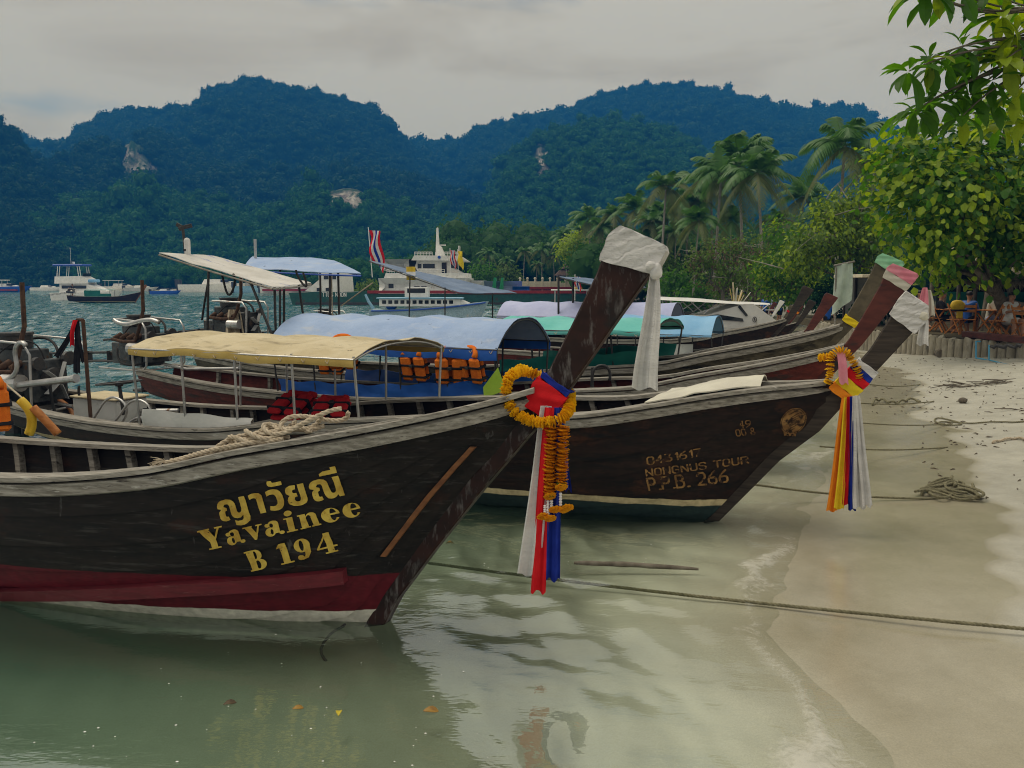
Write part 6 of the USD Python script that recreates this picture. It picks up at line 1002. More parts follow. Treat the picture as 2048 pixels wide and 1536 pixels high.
def flag(label, px0, py0, px1, py1, Y, cols, w, lean=0.0, pole=True):
    t = thing('flag', label, 'flag'); a, b_ = at(px0, py0, Y), at(px1, py1, Y); n, k = 12, 7
    if pole: part('flagpole', B().cyl(a + [(a - b_)[0] * .05, 0, .2], b_ + [0, 0, -1.2], .035, 6), 'paint_white', t)
    s, g = np.linspace(0, 1, n)[:, None], np.linspace(0, 1, k)[None]; nb = len(cols)
    for i, m_ in enumerate(cols):
        g0 = (i + g) / nb; P = a[None, None] * (1 - s[..., None]) + b_[None, None] * s[..., None]; P = P + np.stack([w * g0 + .12 * w * np.sin(s * 7 + g0 * 3), .25 * w * np.sin(s * 6 + g0 * 5), -w * .9 * g0 * s - .1 * w * g0], -1); part('flag_stripe', B().shell(P, P + [0, .01, 0]), m_, t, smooth=60)
    return t
TH = ['cloth_red', 'cloth_white', 'cloth_blue', 'cloth_white', 'cloth_red']
flag('red white and blue flag flying on its own pole left of the ferry', 737, 460, 744, 522, 60, TH, .9); flag('red white and blue flag beside the yellow one on the ferry bridge', 900, 500, 902, 528, FY - .5, TH, .55); flag('yellow flag on the ferry', 915, 502, 917, 530, FY - .5, ['cloth_yellow'], .55); flag('faded red white and blue flag by the pier balustrade', 1150, 553, 1150, 573, 70, TH, .5)
# little passenger boat in front of the ferry
PY = 50.0; Xp = lambda px: at(px, 600, PY)[0]; Zp = lambda py: at(850, py, PY)[2]; x0 = Xp(742)
t = thing('passenger_boat', 'white wooden passenger boat with a blue edged roof in front of the ferry', 'boat', (x0, PY, 0)); hb, bf, zf = hullform(Xp(978) - x0, 1.9, .75, .25, .55, .10, sheer=.7); part('hull', hb, 'hull_skyblue', t, smooth=35)
part('sheer_band', B().tube([(u * (Xp(978) - x0), -bf(u * (Xp(978) - x0)) - .02, zf(u * (Xp(978) - x0)) - .05) for u in np.linspace(.02, .97, 20)], .05, 6), 'paint_blue', t); xa, xb = Xp(762) - x0, Xp(922) - x0
part('cabin', B().box(((xa + xb) / 2, 0, (Zp(612) + Zp(597)) / 2), (xb - xa, 1.5, Zp(597) - Zp(612))), 'paint_white', t); part('cabin_roof', B().box(((xa + xb) / 2, 0, Zp(596)), (xb - xa + .3, 1.75, .09), ch=.03), 'paint_lightblue', t); part('cabin_front', B().add(*trimesh_loft([(xb - .02, .72, Zp(612), Zp(598)), (xb + .55, .5, Zp(610), Zp(606))])), 'paint_white', t)
for px in list(range(772, 915, 12)): part('cabin_window', B().box((Xp(px) - x0, -.755, (Zp(607) + Zp(600)) / 2), (.24, .03, Zp(600) - Zp(607))), 'window_dark', t)
part('wheelhouse', B().box((Xp(835) - x0, 0, Zp(584)), (1.4, 1.3, .62)), 'paint_white', t); part('wheelhouse_window', B().box((Xp(835) - x0, 0, Zp(581)), (1.1, 1.34, .28)), 'window_dark', t); part('blue_prow', B().tube([(.15, 0, .8), (-.15, 0, 1.25), (-.35, 0, 1.7)], [.1, .09, .07], 8), 'paint_lightblue', t); part('deck_bundle', B().ball((1.3, -.3, .95), .35, 2, (1, .7, .6)), 'tarp_blue', t)
# big white speedboat by the beach
SY = 30.0; Xs = lambda px: at(px, 640, SY)[0]; Zs = lambda py: at(1450, py, SY)[2]; x0 = Xs(1130); Ls = Xs(1575) - x0
t = thing('speedboat', 'large white speedboat with a white hardtop moored bow to the beach', 'boat', (x0, SY, 0), -0.03); hb, bf, zf = hullform(Ls, 2.5, 0.72, .3, .6, .10, sheer=.35); part('hull', hb, 'paint_white', t, smooth=35)
part('waterline_stripe', B().tube([(u * Ls, -bf(u * Ls) * .97 - .01, .33 + .12 * u) for u in np.linspace(.05, .93, 20)], .025, 6), 'metal_dark', t)
part('cabin', B().prism(Polygon([(.5, .7), (.6, Zs(622)), (Xs(1400) - x0, Zs(628)), (Xs(1470) - x0, Zs(606)), (Xs(1488) - x0, Zs(606)), (Xs(1535) - x0, Zs(640)), (Ls - .35, .98), (Ls - .9, .8)]), (0, -1.02, 0), (1, 0, 0), (0, 0, 1), (0, -1, 0), -2.04, 0), 'paint_white', t)
for q in ([(1330, 622), (1376, 622), (1355, 632), (1325, 632)], [(1385, 632), (1420, 626), (1468, 634), (1470, 640), (1418, 636)], [(1462, 608), (1478, 628), (1474, 630), (1458, 612)]): part('window', B().prism(Polygon([(Xs(a) - x0, Zs(b_)) for a, b_ in q]).buffer(0), (0, -1.0, 0), (1, 0, 0), (0, 0, 1), (0, -1, 0), 0.022, .05), 'window_dark', t)
part('hardtop', B().add(*trimesh_loft([(Xs(1300) - x0, 1.15, Zs(598), Zs(593)), (Xs(1400) - x0, 1.15, Zs(603), Zs(597)), (Xs(1462) - x0, 1.05, Zs(607), Zs(603)), (Xs(1522) - x0, .9, Zs(608), Zs(605))])), 'paint_white', t, smooth=20)
fr_ = B()
for a, b_, c, d_ in ((1350, 620, 1375, 603), (1395, 625, 1370, 603), (1395, 625, 1420, 605), (1335, 618, 1330, 598), (1500, 622, 1518, 607)):
    for y_ in (-.98, .98): fr_.cyl((Xs(a) - x0, y_, Zs(b_)), (Xs(c) - x0, y_, Zs(d_)), .02, 5)
part('hardtop_frame', fr_, 'metal_steel', t); part('emblem', B().tube([(Xs(1491) - x0 + .07 * math.cos(a), -1.05, Zs(636) + .09 * math.sin(a)) for a in np.linspace(0, 6.28, 14)], .012, 5).cyl((Xs(1491) - x0, -1.05, Zs(638)), (Xs(1491) - x0, -1.05, Zs(633)), .02, 5), 'metal_dark', t); part('bow_rail', B().cyl((Xs(1527) - x0, -.4, 1.0), (Xs(1527) - x0, -.4, 1.42), .02, 6).cyl((Xs(1520) - x0, -.4, 1.42), (Xs(1545) - x0, -.4, 1.42), .02, 6), 'metal_steel', t)
pc = at(1470, 600, 38); t = thing('prow_flowers', 'bunch of pale yellow streamers standing beyond the white speedboat', 'streamers'); rng = np.random.default_rng(5)
for k in range(9): d_ = np.array([rng.normal(.25, .3), rng.normal(0, .2), rng.uniform(.5, 1.2)]); part('streamer', B().bar(pc + [0, 0, -.6], pc + d_ - [0, 0, .3], .08, .01), ('cloth_cream', 'tarp_tan', 'tarp_ochre')[k % 3], t)

# ---------------------------------------------------------------- pier, pavilion, huts
t = thing('pier_pavilion', 'brown two tiered pyramid roofed pavilion on the pier', 'pavilion', (at(1147, 560, 118)[0], 118, 0)); c = np.array([0, 0, 0.0]); Zq = lambda py: at(1147, py, 118)[2]
def pyr(b, h0, w0, h1, w1, dy=0): return b.add([(-w0, -w0 + dy, h0), (w0, -w0 + dy, h0), (w0, w0 + dy, h0), (-w0, w0 + dy, h0), (-w1, -w1 + dy, h1), (w1, -w1 + dy, h1), (w1, w1 + dy, h1), (-w1, w1 + dy, h1)], [[0, 1, 5, 4], [1, 2, 6, 5], [2, 3, 7, 6], [3, 0, 4, 7]]).add([(-w0, -w0 + dy, h0), (w0, -w0 + dy, h0), (w0, w0 + dy, h0), (-w0, w0 + dy, h0)], [[0, 3, 2, 1]])
part('upper_roof', pyr(B(), Zq(538), 2.1, Zq(515), .12), 'roof_brown', t); part('lower_roof', pyr(B(), Zq(551), 2.75, Zq(540), 2.0), 'roof_brown', t); part('loft_band', B().box((0, 0, Zq(539)), (3.6, 3.6, .4)), 'roof_brown', t)
for a in (-2, 0, 2):
    for b_ in (-2, 2): part('column', B().cyl((a, b_, 1.5), (a, b_, Zq(551)), .14, 8), 'wood_dark', t)
t = thing('pier', 'cream balustraded pier with a red deck edge beyond the ferry', 'pier', (0, 100, 0)); Xq = lambda px: at(px, 580, 100)[0]; Zr = lambda py: at(1100, py, 100)[2]; xa, xb = Xq(1028), Xq(1330)
part('deck', B().box(((xa + xb) / 2, 1.6, Zr(576.5)), (xb - xa, 3.4, .32)), 'paint_red', t)
for k, px in enumerate(range(1040, 1330, 15)): part('baluster_post', B().box((Xq(px), .05, Zr(567)), (.22, .22, Zr(558) - Zr(575)), ch=.03).ball((Xq(px), .05, Zr(557)), .16, 1), 'wall_cream', t)
for k, px in enumerate(range(1040, 1315, 15)): part('balustrade_panel', B().box((Xq(px + 7.5), .05, Zr(568.5)), (.7, .12, Zr(563) - Zr(574)), ch=.02), 'wall_cream', t)
for px in range(1036, 1330, 25): part('pile', B().cyl((Xq(px), .6, -1.5), (Xq(px), .6, Zr(578)), .16, 8), 'concrete', t)
t = thing('motorboat', 'white roofed boat with a yellow bundle moored before the pier', 'boat', (Xq(1082), 75, 0)); hb, bf, zf = hullform(4.2, 1.6, .55, .2); part('hull', hb, 'paint_white', t, smooth=30); part('roof', B().box((2.0, 0, 1.75), (3.9, 1.4, .14), ch=.05), 'paint_white', t); part('bundle', B().ball((2.6, 0, 1.95), .5, 2, (1, .7, .4)), 'paint_yellow', t)
for a in (.4, 3.4): part('roof_post', B().cyl((a, -.6, .5), (a, -.6, 1.75), .04, 6).cyl((a, .6, .5), (a, .6, 1.75), .04, 6), 'metal_steel', t)
for px, Y, w, lab, wl_ in ((10, 345, 16, 'brown roofed house with pale walls on the far left shore', 1), (178, 352, 12, 'grey thatched shore hut left of the yacht', 0), (275, 330, 11, 'grey thatched shore hut right of the yacht', 0), (395, 325, 9, 'small thatched hut hidden among far shore shrubs', 0)):
    p = at(px, 570, Y); gz_ = 1.5; t = thing('shore_house', lab, 'house', (p[0], Y, gz_)); part('wall', B().box((0, 0, 2), (w * .8, w * .6, 4)), 'wall_cream' if wl_ else 'wood_grey', t); rw = w / 2; b = B(); b.add([(-rw, -rw * .8, 4), (rw, -rw * .8, 4), (rw, rw * .8, 4), (-rw, rw * .8, 4), (-rw * .7, 0, 8), (rw * .7, 0, 8)], [[0, 1, 5], [0, 5, 4], [1, 2, 5], [2, 3, 4], [2, 4, 5], [3, 0, 4], [0, 3, 2], [0, 2, 1]]); part('roof', b, 'roof_brown' if wl_ else 'thatch', t)
    for k in (-.25, .1): part('window', B().box((w * k, -w * .3 - .02, 2.2), (1.4, .06, 1.4)), 'window_dark', t)
# ---------------------------------------------------------------- palms and trees
def palm_proto(name, label, H, fr_len, seed, loc, nf=20, lean=(0.08, 0.0), wind=(0.35, 0.1), m='leaf_palm', dry=4, scale=1.0):
    t = thing(name, label, 'palm tree', loc, 0, scale=scale); rng = np.random.default_rng(seed); s = np.linspace(0, 1, 14); cx = lean[0] * H * s ** 1.6; cy = lean[1] * H * s ** 1.6
    part('trunk', B().tube(np.stack([cx, cy, H * s], 1), 0.17 - 0.06 * s + 0.10 * np.exp(-s * 14), 9), 'bark_pale', t, smooth=True); top = np.array([cx[-1], cy[-1], H])
    for k in range(nf):
        az = k * 2.399 + rng.uniform(-.2, .2); el = np.interp(k / nf, [0, .3, .7, 1], [1.25, .75, .2, -.75]) + rng.normal(0, .1); L = fr_len * rng.uniform(.85, 1.1) * (0.8 if el > 1 else 1); n = 15
        u = np.linspace(0, 1, n); d = np.array([math.cos(az), math.sin(az)]); r = L * (u - .12 * u ** 3) * math.cos(el) ; zz = L * (u * math.sin(el) - (0.30 + .34 * math.cos(el)) * u ** 2.2)
        P = np.stack([top[0] + d[0] * r + wind[0] * L * u ** 2 * .5, top[1] + d[1] * r + wind[1] * L * u ** 2 * .5, top[2] + zz], 1)
        b = B(); b.tube(P, np.linspace(.035, .008, n), 4); tg = np.gradient(P, axis=0); tg /= np.linalg.norm(tg, axis=1, keepdims=True)
        q = np.linspace(.10, .99, 26); base = np.stack([np.interp(q, u, P[:, i]) for i in range(3)], 1); T = np.stack([np.interp(q, u, tg[:, i]) for i in range(3)], 1); S_ = np.cross(T, [0, 0, 1.0]); S_ /= np.linalg.norm(S_, axis=1, keepdims=True) + 1e-9
        ll = L * .24 * np.sin(np.pi * np.clip(q * .86 + .14, 0, 1)) ** .7 + .1
        for sg in (-1, 1):
            o = S_ * sg * .85 + T * .6 + np.array([wind[0] * .4, wind[1] * .4, 0]) + np.stack([0 * q, 0 * q, -.42 + rng.normal(0, .10, 26)], 1); o /= np.linalg.norm(o, axis=1, keepdims=True); w = .047 * L / 3.2
            mid = base + o * (ll * .5)[:, None]; tip = base + o * ll[:, None] + np.array([0, 0, -.20]) * ll[:, None]
            V = np.stack([base - T * w, base + T * w, mid + T * w * 1.2, tip, mid - T * w * 1.2], 1).reshape(-1, 3); i = np.arange(26)[:, None] * 5; b.add(V, np.concatenate([i + [0, 1, 2], i + [0, 2, 4], i + [4, 2, 3]]))
        part('frond', b, 'leaf_palm_dry' if k >= nf - dry else m, t)
    for k in range(5): a = k * 1.3; part('coconut', B().ball(top + [.22 * math.cos(a), .22 * math.sin(a), -.28], .13, 1), 'leaf_olive', t)
    return t
PALMS = [palm_proto('coconut_palm', 'tall coconut palm leaning at the right, highest crown above the leafy tree', 13.0, 5.6, 1, (0, 0, 0), 19, (.02, .0), (.24, .1)),
         palm_proto('coconut_palm', 'coconut palm with the widest crown in the middle group of palms', 13.0, 5.4, 2, (0, 0, 0), 19, (-.07, .02), (.22, .1)),
         palm_proto('coconut_palm', 'pale ragged coconut palm standing left of the middle group', 13.0, 4.8, 3, (0, 0, 0), 17, (.05, .02), (.12, .0), 'leaf_palm', 7)]
def set_at(t, loc, sc, rz=0):
    a = UsdGeom.Xformable(t)
    for op in a.GetOrderedXformOps():
        if op.GetOpName() == 'xformOp:translate': op.Set(Gf.Vec3d(*map(float, loc)))
        if op.GetOpName() == 'xformOp:rotateZ': op.Set(math.degrees(rz))
        if op.GetOpName() == 'xformOp:scale': op.Set(Gf.Vec3f(sc, sc, sc))
def palm(px, py, Y, pr, label, rz, first=False):
    top = at(px, py, Y); base = 1.3 + max(0, (Y - 60) * .01); H = top[2] - base; sc = H / 13.0; lean = (.02, -.07, .05)[pr] * H; lx_ = lean * math.cos(rz)
    loc = (top[0] - lx_, Y - lean * math.sin(rz), base)
    if first: set_at(PALMS[pr], loc, sc, rz)
    else: copy(PALMS[pr], loc, rz, label, sc)
palm(1690, 292, 50, 0, None, 0.0, True); palm(1516, 345, 56, 1, None, 0.0, True); palm(1335, 372, 66, 2, None, 0.4, True)
for a in ((1748, 338, 54, 0, 'coconut palm half hidden behind the leafy tree, right of the highest palm', 2.2), (1447, 346, 60, 1, 'coconut palm with drooping fronds just left of the widest crown', 2.0), (1396, 440, 58, 1, 'dark low coconut palm below the middle group', 4.0), (1606, 392, 68, 0, 'dark coconut palm between the middle group and the highest palm', 3.3), (1232, 428, 84, 2, 'coconut palm above the white wrapped prow tip', 0.9), (1203, 455, 90, 1, 'small coconut palm directly left of the white wrapped prow tip', 5.2), (1304, 442, 74, 2, 'coconut palm just right of the white wrapped prow tip', 2.6), (1352, 462, 70, 0, 'slender coconut palm behind the hanging white cloth', 1.1), (1050, 503, 108, 2, 'coconut palm over the left end of the pier', 0.4), (1085, 497, 110, 1, 'coconut palm over the middle of the pier', 1.7), (978, 506, 118, 0, 'coconut palm beside the ferry mast, leftmost of the palms', 3.0), (1073, 528, 104, 2, 'short coconut palm bowed over the balustrade', 4.4), (1128, 474, 112, 1, 'far coconut palm behind the pavilion roof, left one', 0.2), (1158, 462, 116, 0, 'far coconut palm behind the pavilion roof, right one', 2.9), (1475, 320, 64, 1, 'coconut palm crown peeping over the middle pair', 5.6), (1420, 380, 72, 2, 'thin coconut palm between the ragged one and the middle group', 3.6), (1560, 440, 62, 2, 'low coconut palm right of the widest crown', 1.2), (870, 545, 122, 0, 'small coconut palm behind the ferry bridge', 1.0), (838, 552, 124, 2, 'small pale coconut palm behind the ferry exhaust stack', 2.2), (1272, 418, 80, 1, 'tall coconut palm rising right behind the wrapped prow tip', 3.7), (1180, 436, 94, 0, 'coconut palm well left of the wrapped prow, above the pavilion', 1.4), (1332, 428, 76, 1, 'coconut palm below the ragged pale one', 5.0), (1378, 404, 72, 0, 'coconut palm between the ragged pale one and the middle pair', 0.6), (1462, 442, 66, 0, 'low dark coconut palm under the middle pair', 2.5), (1012, 522, 114, 0, 'small coconut palm right above the green ramps', 5.5), (1106, 512, 110, 2, 'small coconut palm just left of the pavilion roof', 3.4), (1216, 492, 100, 2, 'low coconut palm hidden partly by the tall prow', 4.9), (1640, 430, 64, 1, 'coconut palm below the highest palm', 0.9)): palm(*a)

def broadleaf(name, label, base, blobs, n, leaf, m, seed, trunk=0.25, tm='bark', limbs=True, aspect=.62, m2=None, f2=0.0, cat='tree', clump=9, lean=None, twigs=0):
    """trunk, limbs into each leafy mass, and leaves in clumps with gaps; blobs = (centre, radii)"""
    t = thing(name, label, cat); rng = np.random.default_rng(seed); base = np.asarray(base, float); C = np.array([b_[0] for b_ in blobs], float); R = np.array([b_[1] for b_ in blobs], float); fork = base * .55 + C.mean(0) * .45; fork[2] = base[2] + (C[:, 2].min() - base[2]) * .6 + .3
    tb = B(); mid = base * .5 + fork * .5 + (np.array(lean) if lean is not None else rng.normal(0, .12, 3) * [1, 1, 0]); tb.tube(spline([base - [0, 0, .3], mid, fork], 12), np.linspace(trunk, trunk * .7, 12), 9)
    part('trunk', tb, tm, t, smooth=True)
    if limbs:
        for c_ in C[:14]: part('limb', B().tube(spline([fork - [0, 0, .2], fork * .5 + c_ * .5 + rng.normal(0, .2, 3) * [1, 1, .4], c_ + [0, 0, -.1]], 9), np.linspace(trunk * .5, trunk * .12, 9), 6), tm, t, smooth=True)
    if twigs:
        tw = B()
        for _ in range(twigs): c_ = C[rng.integers(len(C))]; a = c_ + rng.normal(0, .5, 3) * R[0] * .5; e = a + rng.normal(0, 1, 3) * R[0] * .7; tw.tube([a, (a + e) / 2 + rng.normal(0, .1, 3), e], [.03, .02, .006], 4)
        part('twigs', tw, 'bark_pale', t)
    vol = R.prod(1) ** (2 / 3); nc = int(n / clump); w = rng.choice(len(C), nc, p=vol / vol.sum()); d = rng.normal(size=(nc, 3)); d[:, 2] = d[:, 2] * .9 + .15; d /= np.linalg.norm(d, axis=1, keepdims=True); rr = rng.beta(7, 1.2, nc)
    cc = C[w] + d * R[w] * rr[:, None]; keep = meshkit.noise(cc * .9 + seed, seed) > .22; cc, d = cc[keep], d[keep]; nc = len(cc)
    for mm, fr_ in ((m, 1 - f2), (m2, f2)):
        if not mm: continue
        sel = (rng.random(nc) < fr_) if m2 else np.ones(nc, bool); c0 = np.repeat(cc[sel], clump, 0); d0 = np.repeat(d[sel], clump, 0); c0 = c0 + rng.normal(0, leaf * 1.15, c0.shape); nr = d0 * .7 + rng.normal(0, .5, d0.shape) + [0, -.15, .7]
        tip = d0 * .6 + [0, 0, -.6]; part('crown', B().add(*leaf_quads(c0, nr, leaf, rng, aspect, .3, tip, round_=True)), mm, t)
    return t
def blobs_px(lst, Y, dy=.35):
    """leafy masses given as (x, y, radius) seen at distance Y"""
    out = []; rng = np.random.default_rng(len(lst))
    for px, py, r in lst: yy = Y + rng.uniform(-1, 1) * dy * 3; k = r * Y / FOC; out.append((at(px, py, yy), (k, k * 1.1, k * .85)))
    return out
broadleaf('leafy_tree', 'big sunlit broad leaved tree leaning over the restaurant at the right', (at(2062, 660, 24)[0], 24.5, .8), blobs_px([(1795, 330, 60), (1860, 300, 70), (1840, 390, 85), (1905, 400, 95), (1780, 420, 50), (1960, 330, 95), (1990, 440, 95), (2060, 360, 110), (2070, 480, 90), (1850, 470, 75), (1930, 500, 70), (1800, 365, 55), (2010, 250, 60), (1880, 535, 42), (1985, 530, 50), (1830, 520, 35), (1900, 340, 80), (2150, 420, 120)], 23.0), 10500, .21, 'leaf_green', 11, .22, m2='leaf_yellow', f2=.38, aspect=.8)
broadleaf('leafy_tree', 'olive green tree with bare grey twigs left of the big leafy tree', (at(1700, 620, 38)[0], 38, .9), blobs_px([(1640, 480, 55), (1700, 450, 60), (1745, 480, 50), (1690, 520, 55), (1740, 540, 45), (1600, 520, 40), (1660, 420, 35), (1720, 405, 40)], 38), 7000, .20, 'leaf_olive', 12, .2, twigs=40, m2='leaf_yellow', f2=.3)
broadleaf('leafy_tree', 'bright green tree whose lowest branches hang over the far prows', (at(1590, 620, 44)[0], 44, .9), blobs_px([(1540, 540, 34), (1590, 510, 40), (1570, 470, 36), (1620, 550, 40), (1530, 575, 28), (1600, 580, 34), (1640, 575, 30), (1565, 590, 26)], 44), 5600, .20, 'leaf_green', 13, .2, m2='leaf_yellow', f2=.3)
broadleaf('bare_tree', 'thin half bare brownish tree behind the white speedboat', (at(1440, 615, 50)[0], 50, 1), blobs_px([(1440, 510, 40), (1480, 540, 45), (1420, 550, 38), (1500, 500, 35), (1460, 570, 40), (1395, 520, 30)], 50), 3600, .19, 'leaf_dry', 14, .15, twigs=45, m2='leaf_olive', f2=.75)
broadleaf('bare_tree', 'dry brown shrubby tree close behind the speedboat roof', (at(1500, 620, 54)[0], 54, 1), blobs_px([(1515, 560, 40), (1480, 580, 35), (1545, 600, 30), (1530, 520, 30)], 54), 1900, .18, 'leaf_dry', 15, .12, twigs=40, m2='leaf_olive', f2=.6)
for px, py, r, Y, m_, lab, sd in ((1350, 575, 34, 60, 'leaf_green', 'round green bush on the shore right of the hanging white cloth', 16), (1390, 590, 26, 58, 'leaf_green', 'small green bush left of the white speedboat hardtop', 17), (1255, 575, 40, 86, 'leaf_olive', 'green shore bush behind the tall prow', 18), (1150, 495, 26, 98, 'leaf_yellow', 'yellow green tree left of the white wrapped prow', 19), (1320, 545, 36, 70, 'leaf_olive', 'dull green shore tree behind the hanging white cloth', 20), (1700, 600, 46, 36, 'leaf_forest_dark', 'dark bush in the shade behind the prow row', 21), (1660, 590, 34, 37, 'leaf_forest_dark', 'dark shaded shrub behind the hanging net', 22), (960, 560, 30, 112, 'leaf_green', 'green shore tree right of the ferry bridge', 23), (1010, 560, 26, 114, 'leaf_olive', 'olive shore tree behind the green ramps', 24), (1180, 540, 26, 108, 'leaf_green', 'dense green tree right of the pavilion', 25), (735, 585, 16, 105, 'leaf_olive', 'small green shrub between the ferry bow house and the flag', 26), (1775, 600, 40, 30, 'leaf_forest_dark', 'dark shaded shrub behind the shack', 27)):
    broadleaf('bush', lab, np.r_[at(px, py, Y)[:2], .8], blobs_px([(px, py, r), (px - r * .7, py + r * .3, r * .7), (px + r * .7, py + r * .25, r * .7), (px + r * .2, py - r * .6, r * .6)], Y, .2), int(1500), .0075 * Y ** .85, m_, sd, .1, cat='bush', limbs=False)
# woodland behind the palms
rng = np.random.default_rng(61); pos = []
for k in range(520):
    px = rng.uniform(900, 1900); Y = rng.uniform(72, 150) if px > 1180 else rng.uniform(122, 190); xy = at(px, 580, Y); pos.append((xy[0], Y, 1.5 + (Y - 72) * .02))
pos = np.array(pos); sz = rng.uniform(1.7, 3.6, len(pos)) * np.where(pos[:, 1] > 118, 1.6, 1); pos[:, 2] += sz * .8; scatter('coastal_woodland', [crown_mesh(40 + s, 520, .12, 1.1) for s in range(4)], 'leaf_wood', pos, np.stack([sz] * 3, 1), rng.random(len(pos)) * 6.28)

# near branch with big leaves, top right
LEAFV = []
def big_leaf(b, base, tip, nrm, w):
    base, tip = np.asarray(base), np.asarray(tip); d = tip - base; L = np.linalg.norm(d); d /= L; n = nrm - d * (nrm @ d); n /= np.linalg.norm(n) + 1e-9; s = np.cross(d, n)
    u = np.array([0, .14, .35, .6, .82, 1.0]); ww = np.array([.05, .42, .80, 1.0, .72, .0]) * w; arch = .10 * L * np.sin(np.pi * u) - .10 * L * u ** 2; M = base + d * (u * L)[:, None] + n * arch[:, None]
    Lf = M + s * ww[:, None] + n * (ww * .30)[:, None]; Rt = M - s * ww[:, None] + n * (ww * .30)[:, None]; V = np.stack([Lf, M, Rt], 1); return b.grid(V)
t = thing('overhanging_tree', 'near tree at the top right, its long leaves hanging into the sky', 'tree'); rng = np.random.default_rng(77)
hub = at(2190, 120, 8.6); part('trunk', B().tube(spline([(at(2420, 700, 9.5)[0], 9.6, .3), at(2380, 500, 9.3), at(2290, 250, 8.9), hub, hub + [.2, 0, 1.6]], 20), np.linspace(.22, .10, 20), 9), 'bark', t, smooth=True)
ros = [(1858, 118, 8.2), (1925, 92, 8.4), (1985, 88, 8.6), (1818, 142, 8.1), (1895, 132, 8.3), (1950, 130, 8.5), (1830, 222, 8.3), (1858, 205, 8.4), (1895, 196, 8.5), (1940, 190, 8.6), (1975, 205, 8.7), (1925, 232, 8.4), (1985, 160, 8.4), (2010, 120, 8.2), (2035, 180, 8.5), (2030, 70, 8.3), (2005, 30, 8.3), (2045, 15, 8.6), (1870, -8, 8.0), (1925, -12, 8.2), (1985, -15, 8.3), (2048, 240, 8.8), (2000, 250, 8.9), (2075, 120, 8.6), (2085, 40, 8.4), (2080, 200, 8.8), (1845, -18, 8.1), (1955, 235, 8.7)]
nleaf = 0
for k, (px, py, Y) in enumerate(ros):
    c = at(px, py, Y); br = spline([hub if py > 20 else hub + [.1, 0, .9], hub * .5 + c * .5 + [0, 0, .12 + .1 * rng.random()], c], 10); part('branch', B().tube(br, np.linspace(.022, .007, 10), 5), 'bark', t, smooth=True); right = px > 1990
    for j in range(11):
        if nleaf >= 298: break
        a = j * 2.399 + rng.uniform(-.3, .3); el = rng.uniform(-.95, .35) if j > 2 else rng.uniform(.3, 1.2); o = np.array([math.cos(a) * math.cos(el) - .22, math.sin(a) * math.cos(el) * .8, math.sin(el) - .25]); o /= np.linalg.norm(o); L = rng.uniform(.27, .43) * (1 if j > 2 else .6); nleaf += 1
        part('leaf', big_leaf(B(), c + o * .02, c + o * L, np.array([0, 0, 1.0]) + rng.normal(0, .2, 3), L * .17), 'leaf_yellow' if (right and rng.random() < .75) or rng.random() < .06 else 'leaf_green', t)
# ---------------------------------------------------------------- beach wall, terrace, restaurant
TZ = .82
W0 = np.array([(17.5, 18.6), (15.2, 19.9), (13.6, 21.2), (12.75, 23.2), (12.3, 25.5), (12.0, 29.0), (12.6, 33.0)], float); wl_ = resample(W0, 300); cum = np.r_[0, np.cumsum(np.linalg.norm(np.diff(wl_, axis=0), axis=1))]
ter = Polygon(np.vstack([W0, [(13.5, 40), (40, 44), (40, 18), (24, 16)]])).buffer(-.12); part('terrace', B().prism(ter, (0, 0, 0), (1, 0, 0), (0, 1, 0), (0, 0, 1), TZ - .3, TZ), 'earth', None, kind='structure')
t = thing('sea_wall', 'low retaining wall of upright grey posts along the top of the beach', 'wall'); s_ = 0.0; rng = np.random.default_rng(9); k = 0
while s_ < cum[-1] - .2 and k < 80:
    r = rng.uniform(.10, .145); s_ += r; x_, y_ = [np.interp(s_, cum, wl_[:, i]) for i in (0, 1)]; h = TZ + rng.uniform(-.06, .02); gz = .18
    part('wall_post', B().tube([(x_, y_, gz - .3), (x_ + rng.normal(0, .012), y_, h - .02), (x_, y_, h)], [r, r * rng.uniform(.93, 1), r * .86], 10), 'concrete', t, smooth=40); s_ += r + .008; k += 1
p0, p1 = at(1932, 674, 23.2), at(2130, 700, 19.4); tag(part('timber_beam', B().bar((p0[0], p0[1], .93), (p1[0], p1[1], .93), .28, .17), 'wood_red', None), 'long red brown timber lying on top of the sea wall', 'beam')
hb_ = [at(1952, 683, 22.0), at(1952, 716, 21.6), at(1978, 720, 21.2), at(1978, 690, 21.3)]; tag(part('hose', B().tube(np.array([hb_[0] + [.12, 0, 0], hb_[0], hb_[1], hb_[2] * .5 + hb_[1] * .5, hb_[2], hb_[3]]), .022, 7).tube(spline([hb_[2], at(2010, 728, 20.6), at(2060, 740, 19.8), at(2110, 752, 19)], 12), .018, 6), 'hose_blue', None, smooth=True), 'blue hose looped down the face of the sea wall', 'hose')
q = [at(1980 + k * 7, 692 + 3 * math.sin(k * 2.1), 21.0 - .06 * k) for k in range(10)]; tag(part('net_roll', B().tube(np.array(q), .05, 7).noise(.03, 9, 3), 'metal_dark', None, smooth=True), 'dark net bundle hung along the wall under the timber', 'net')
t = thing('restaurant', 'open sided beach restaurant with dark interior and thatched eaves at the right', 'restaurant')
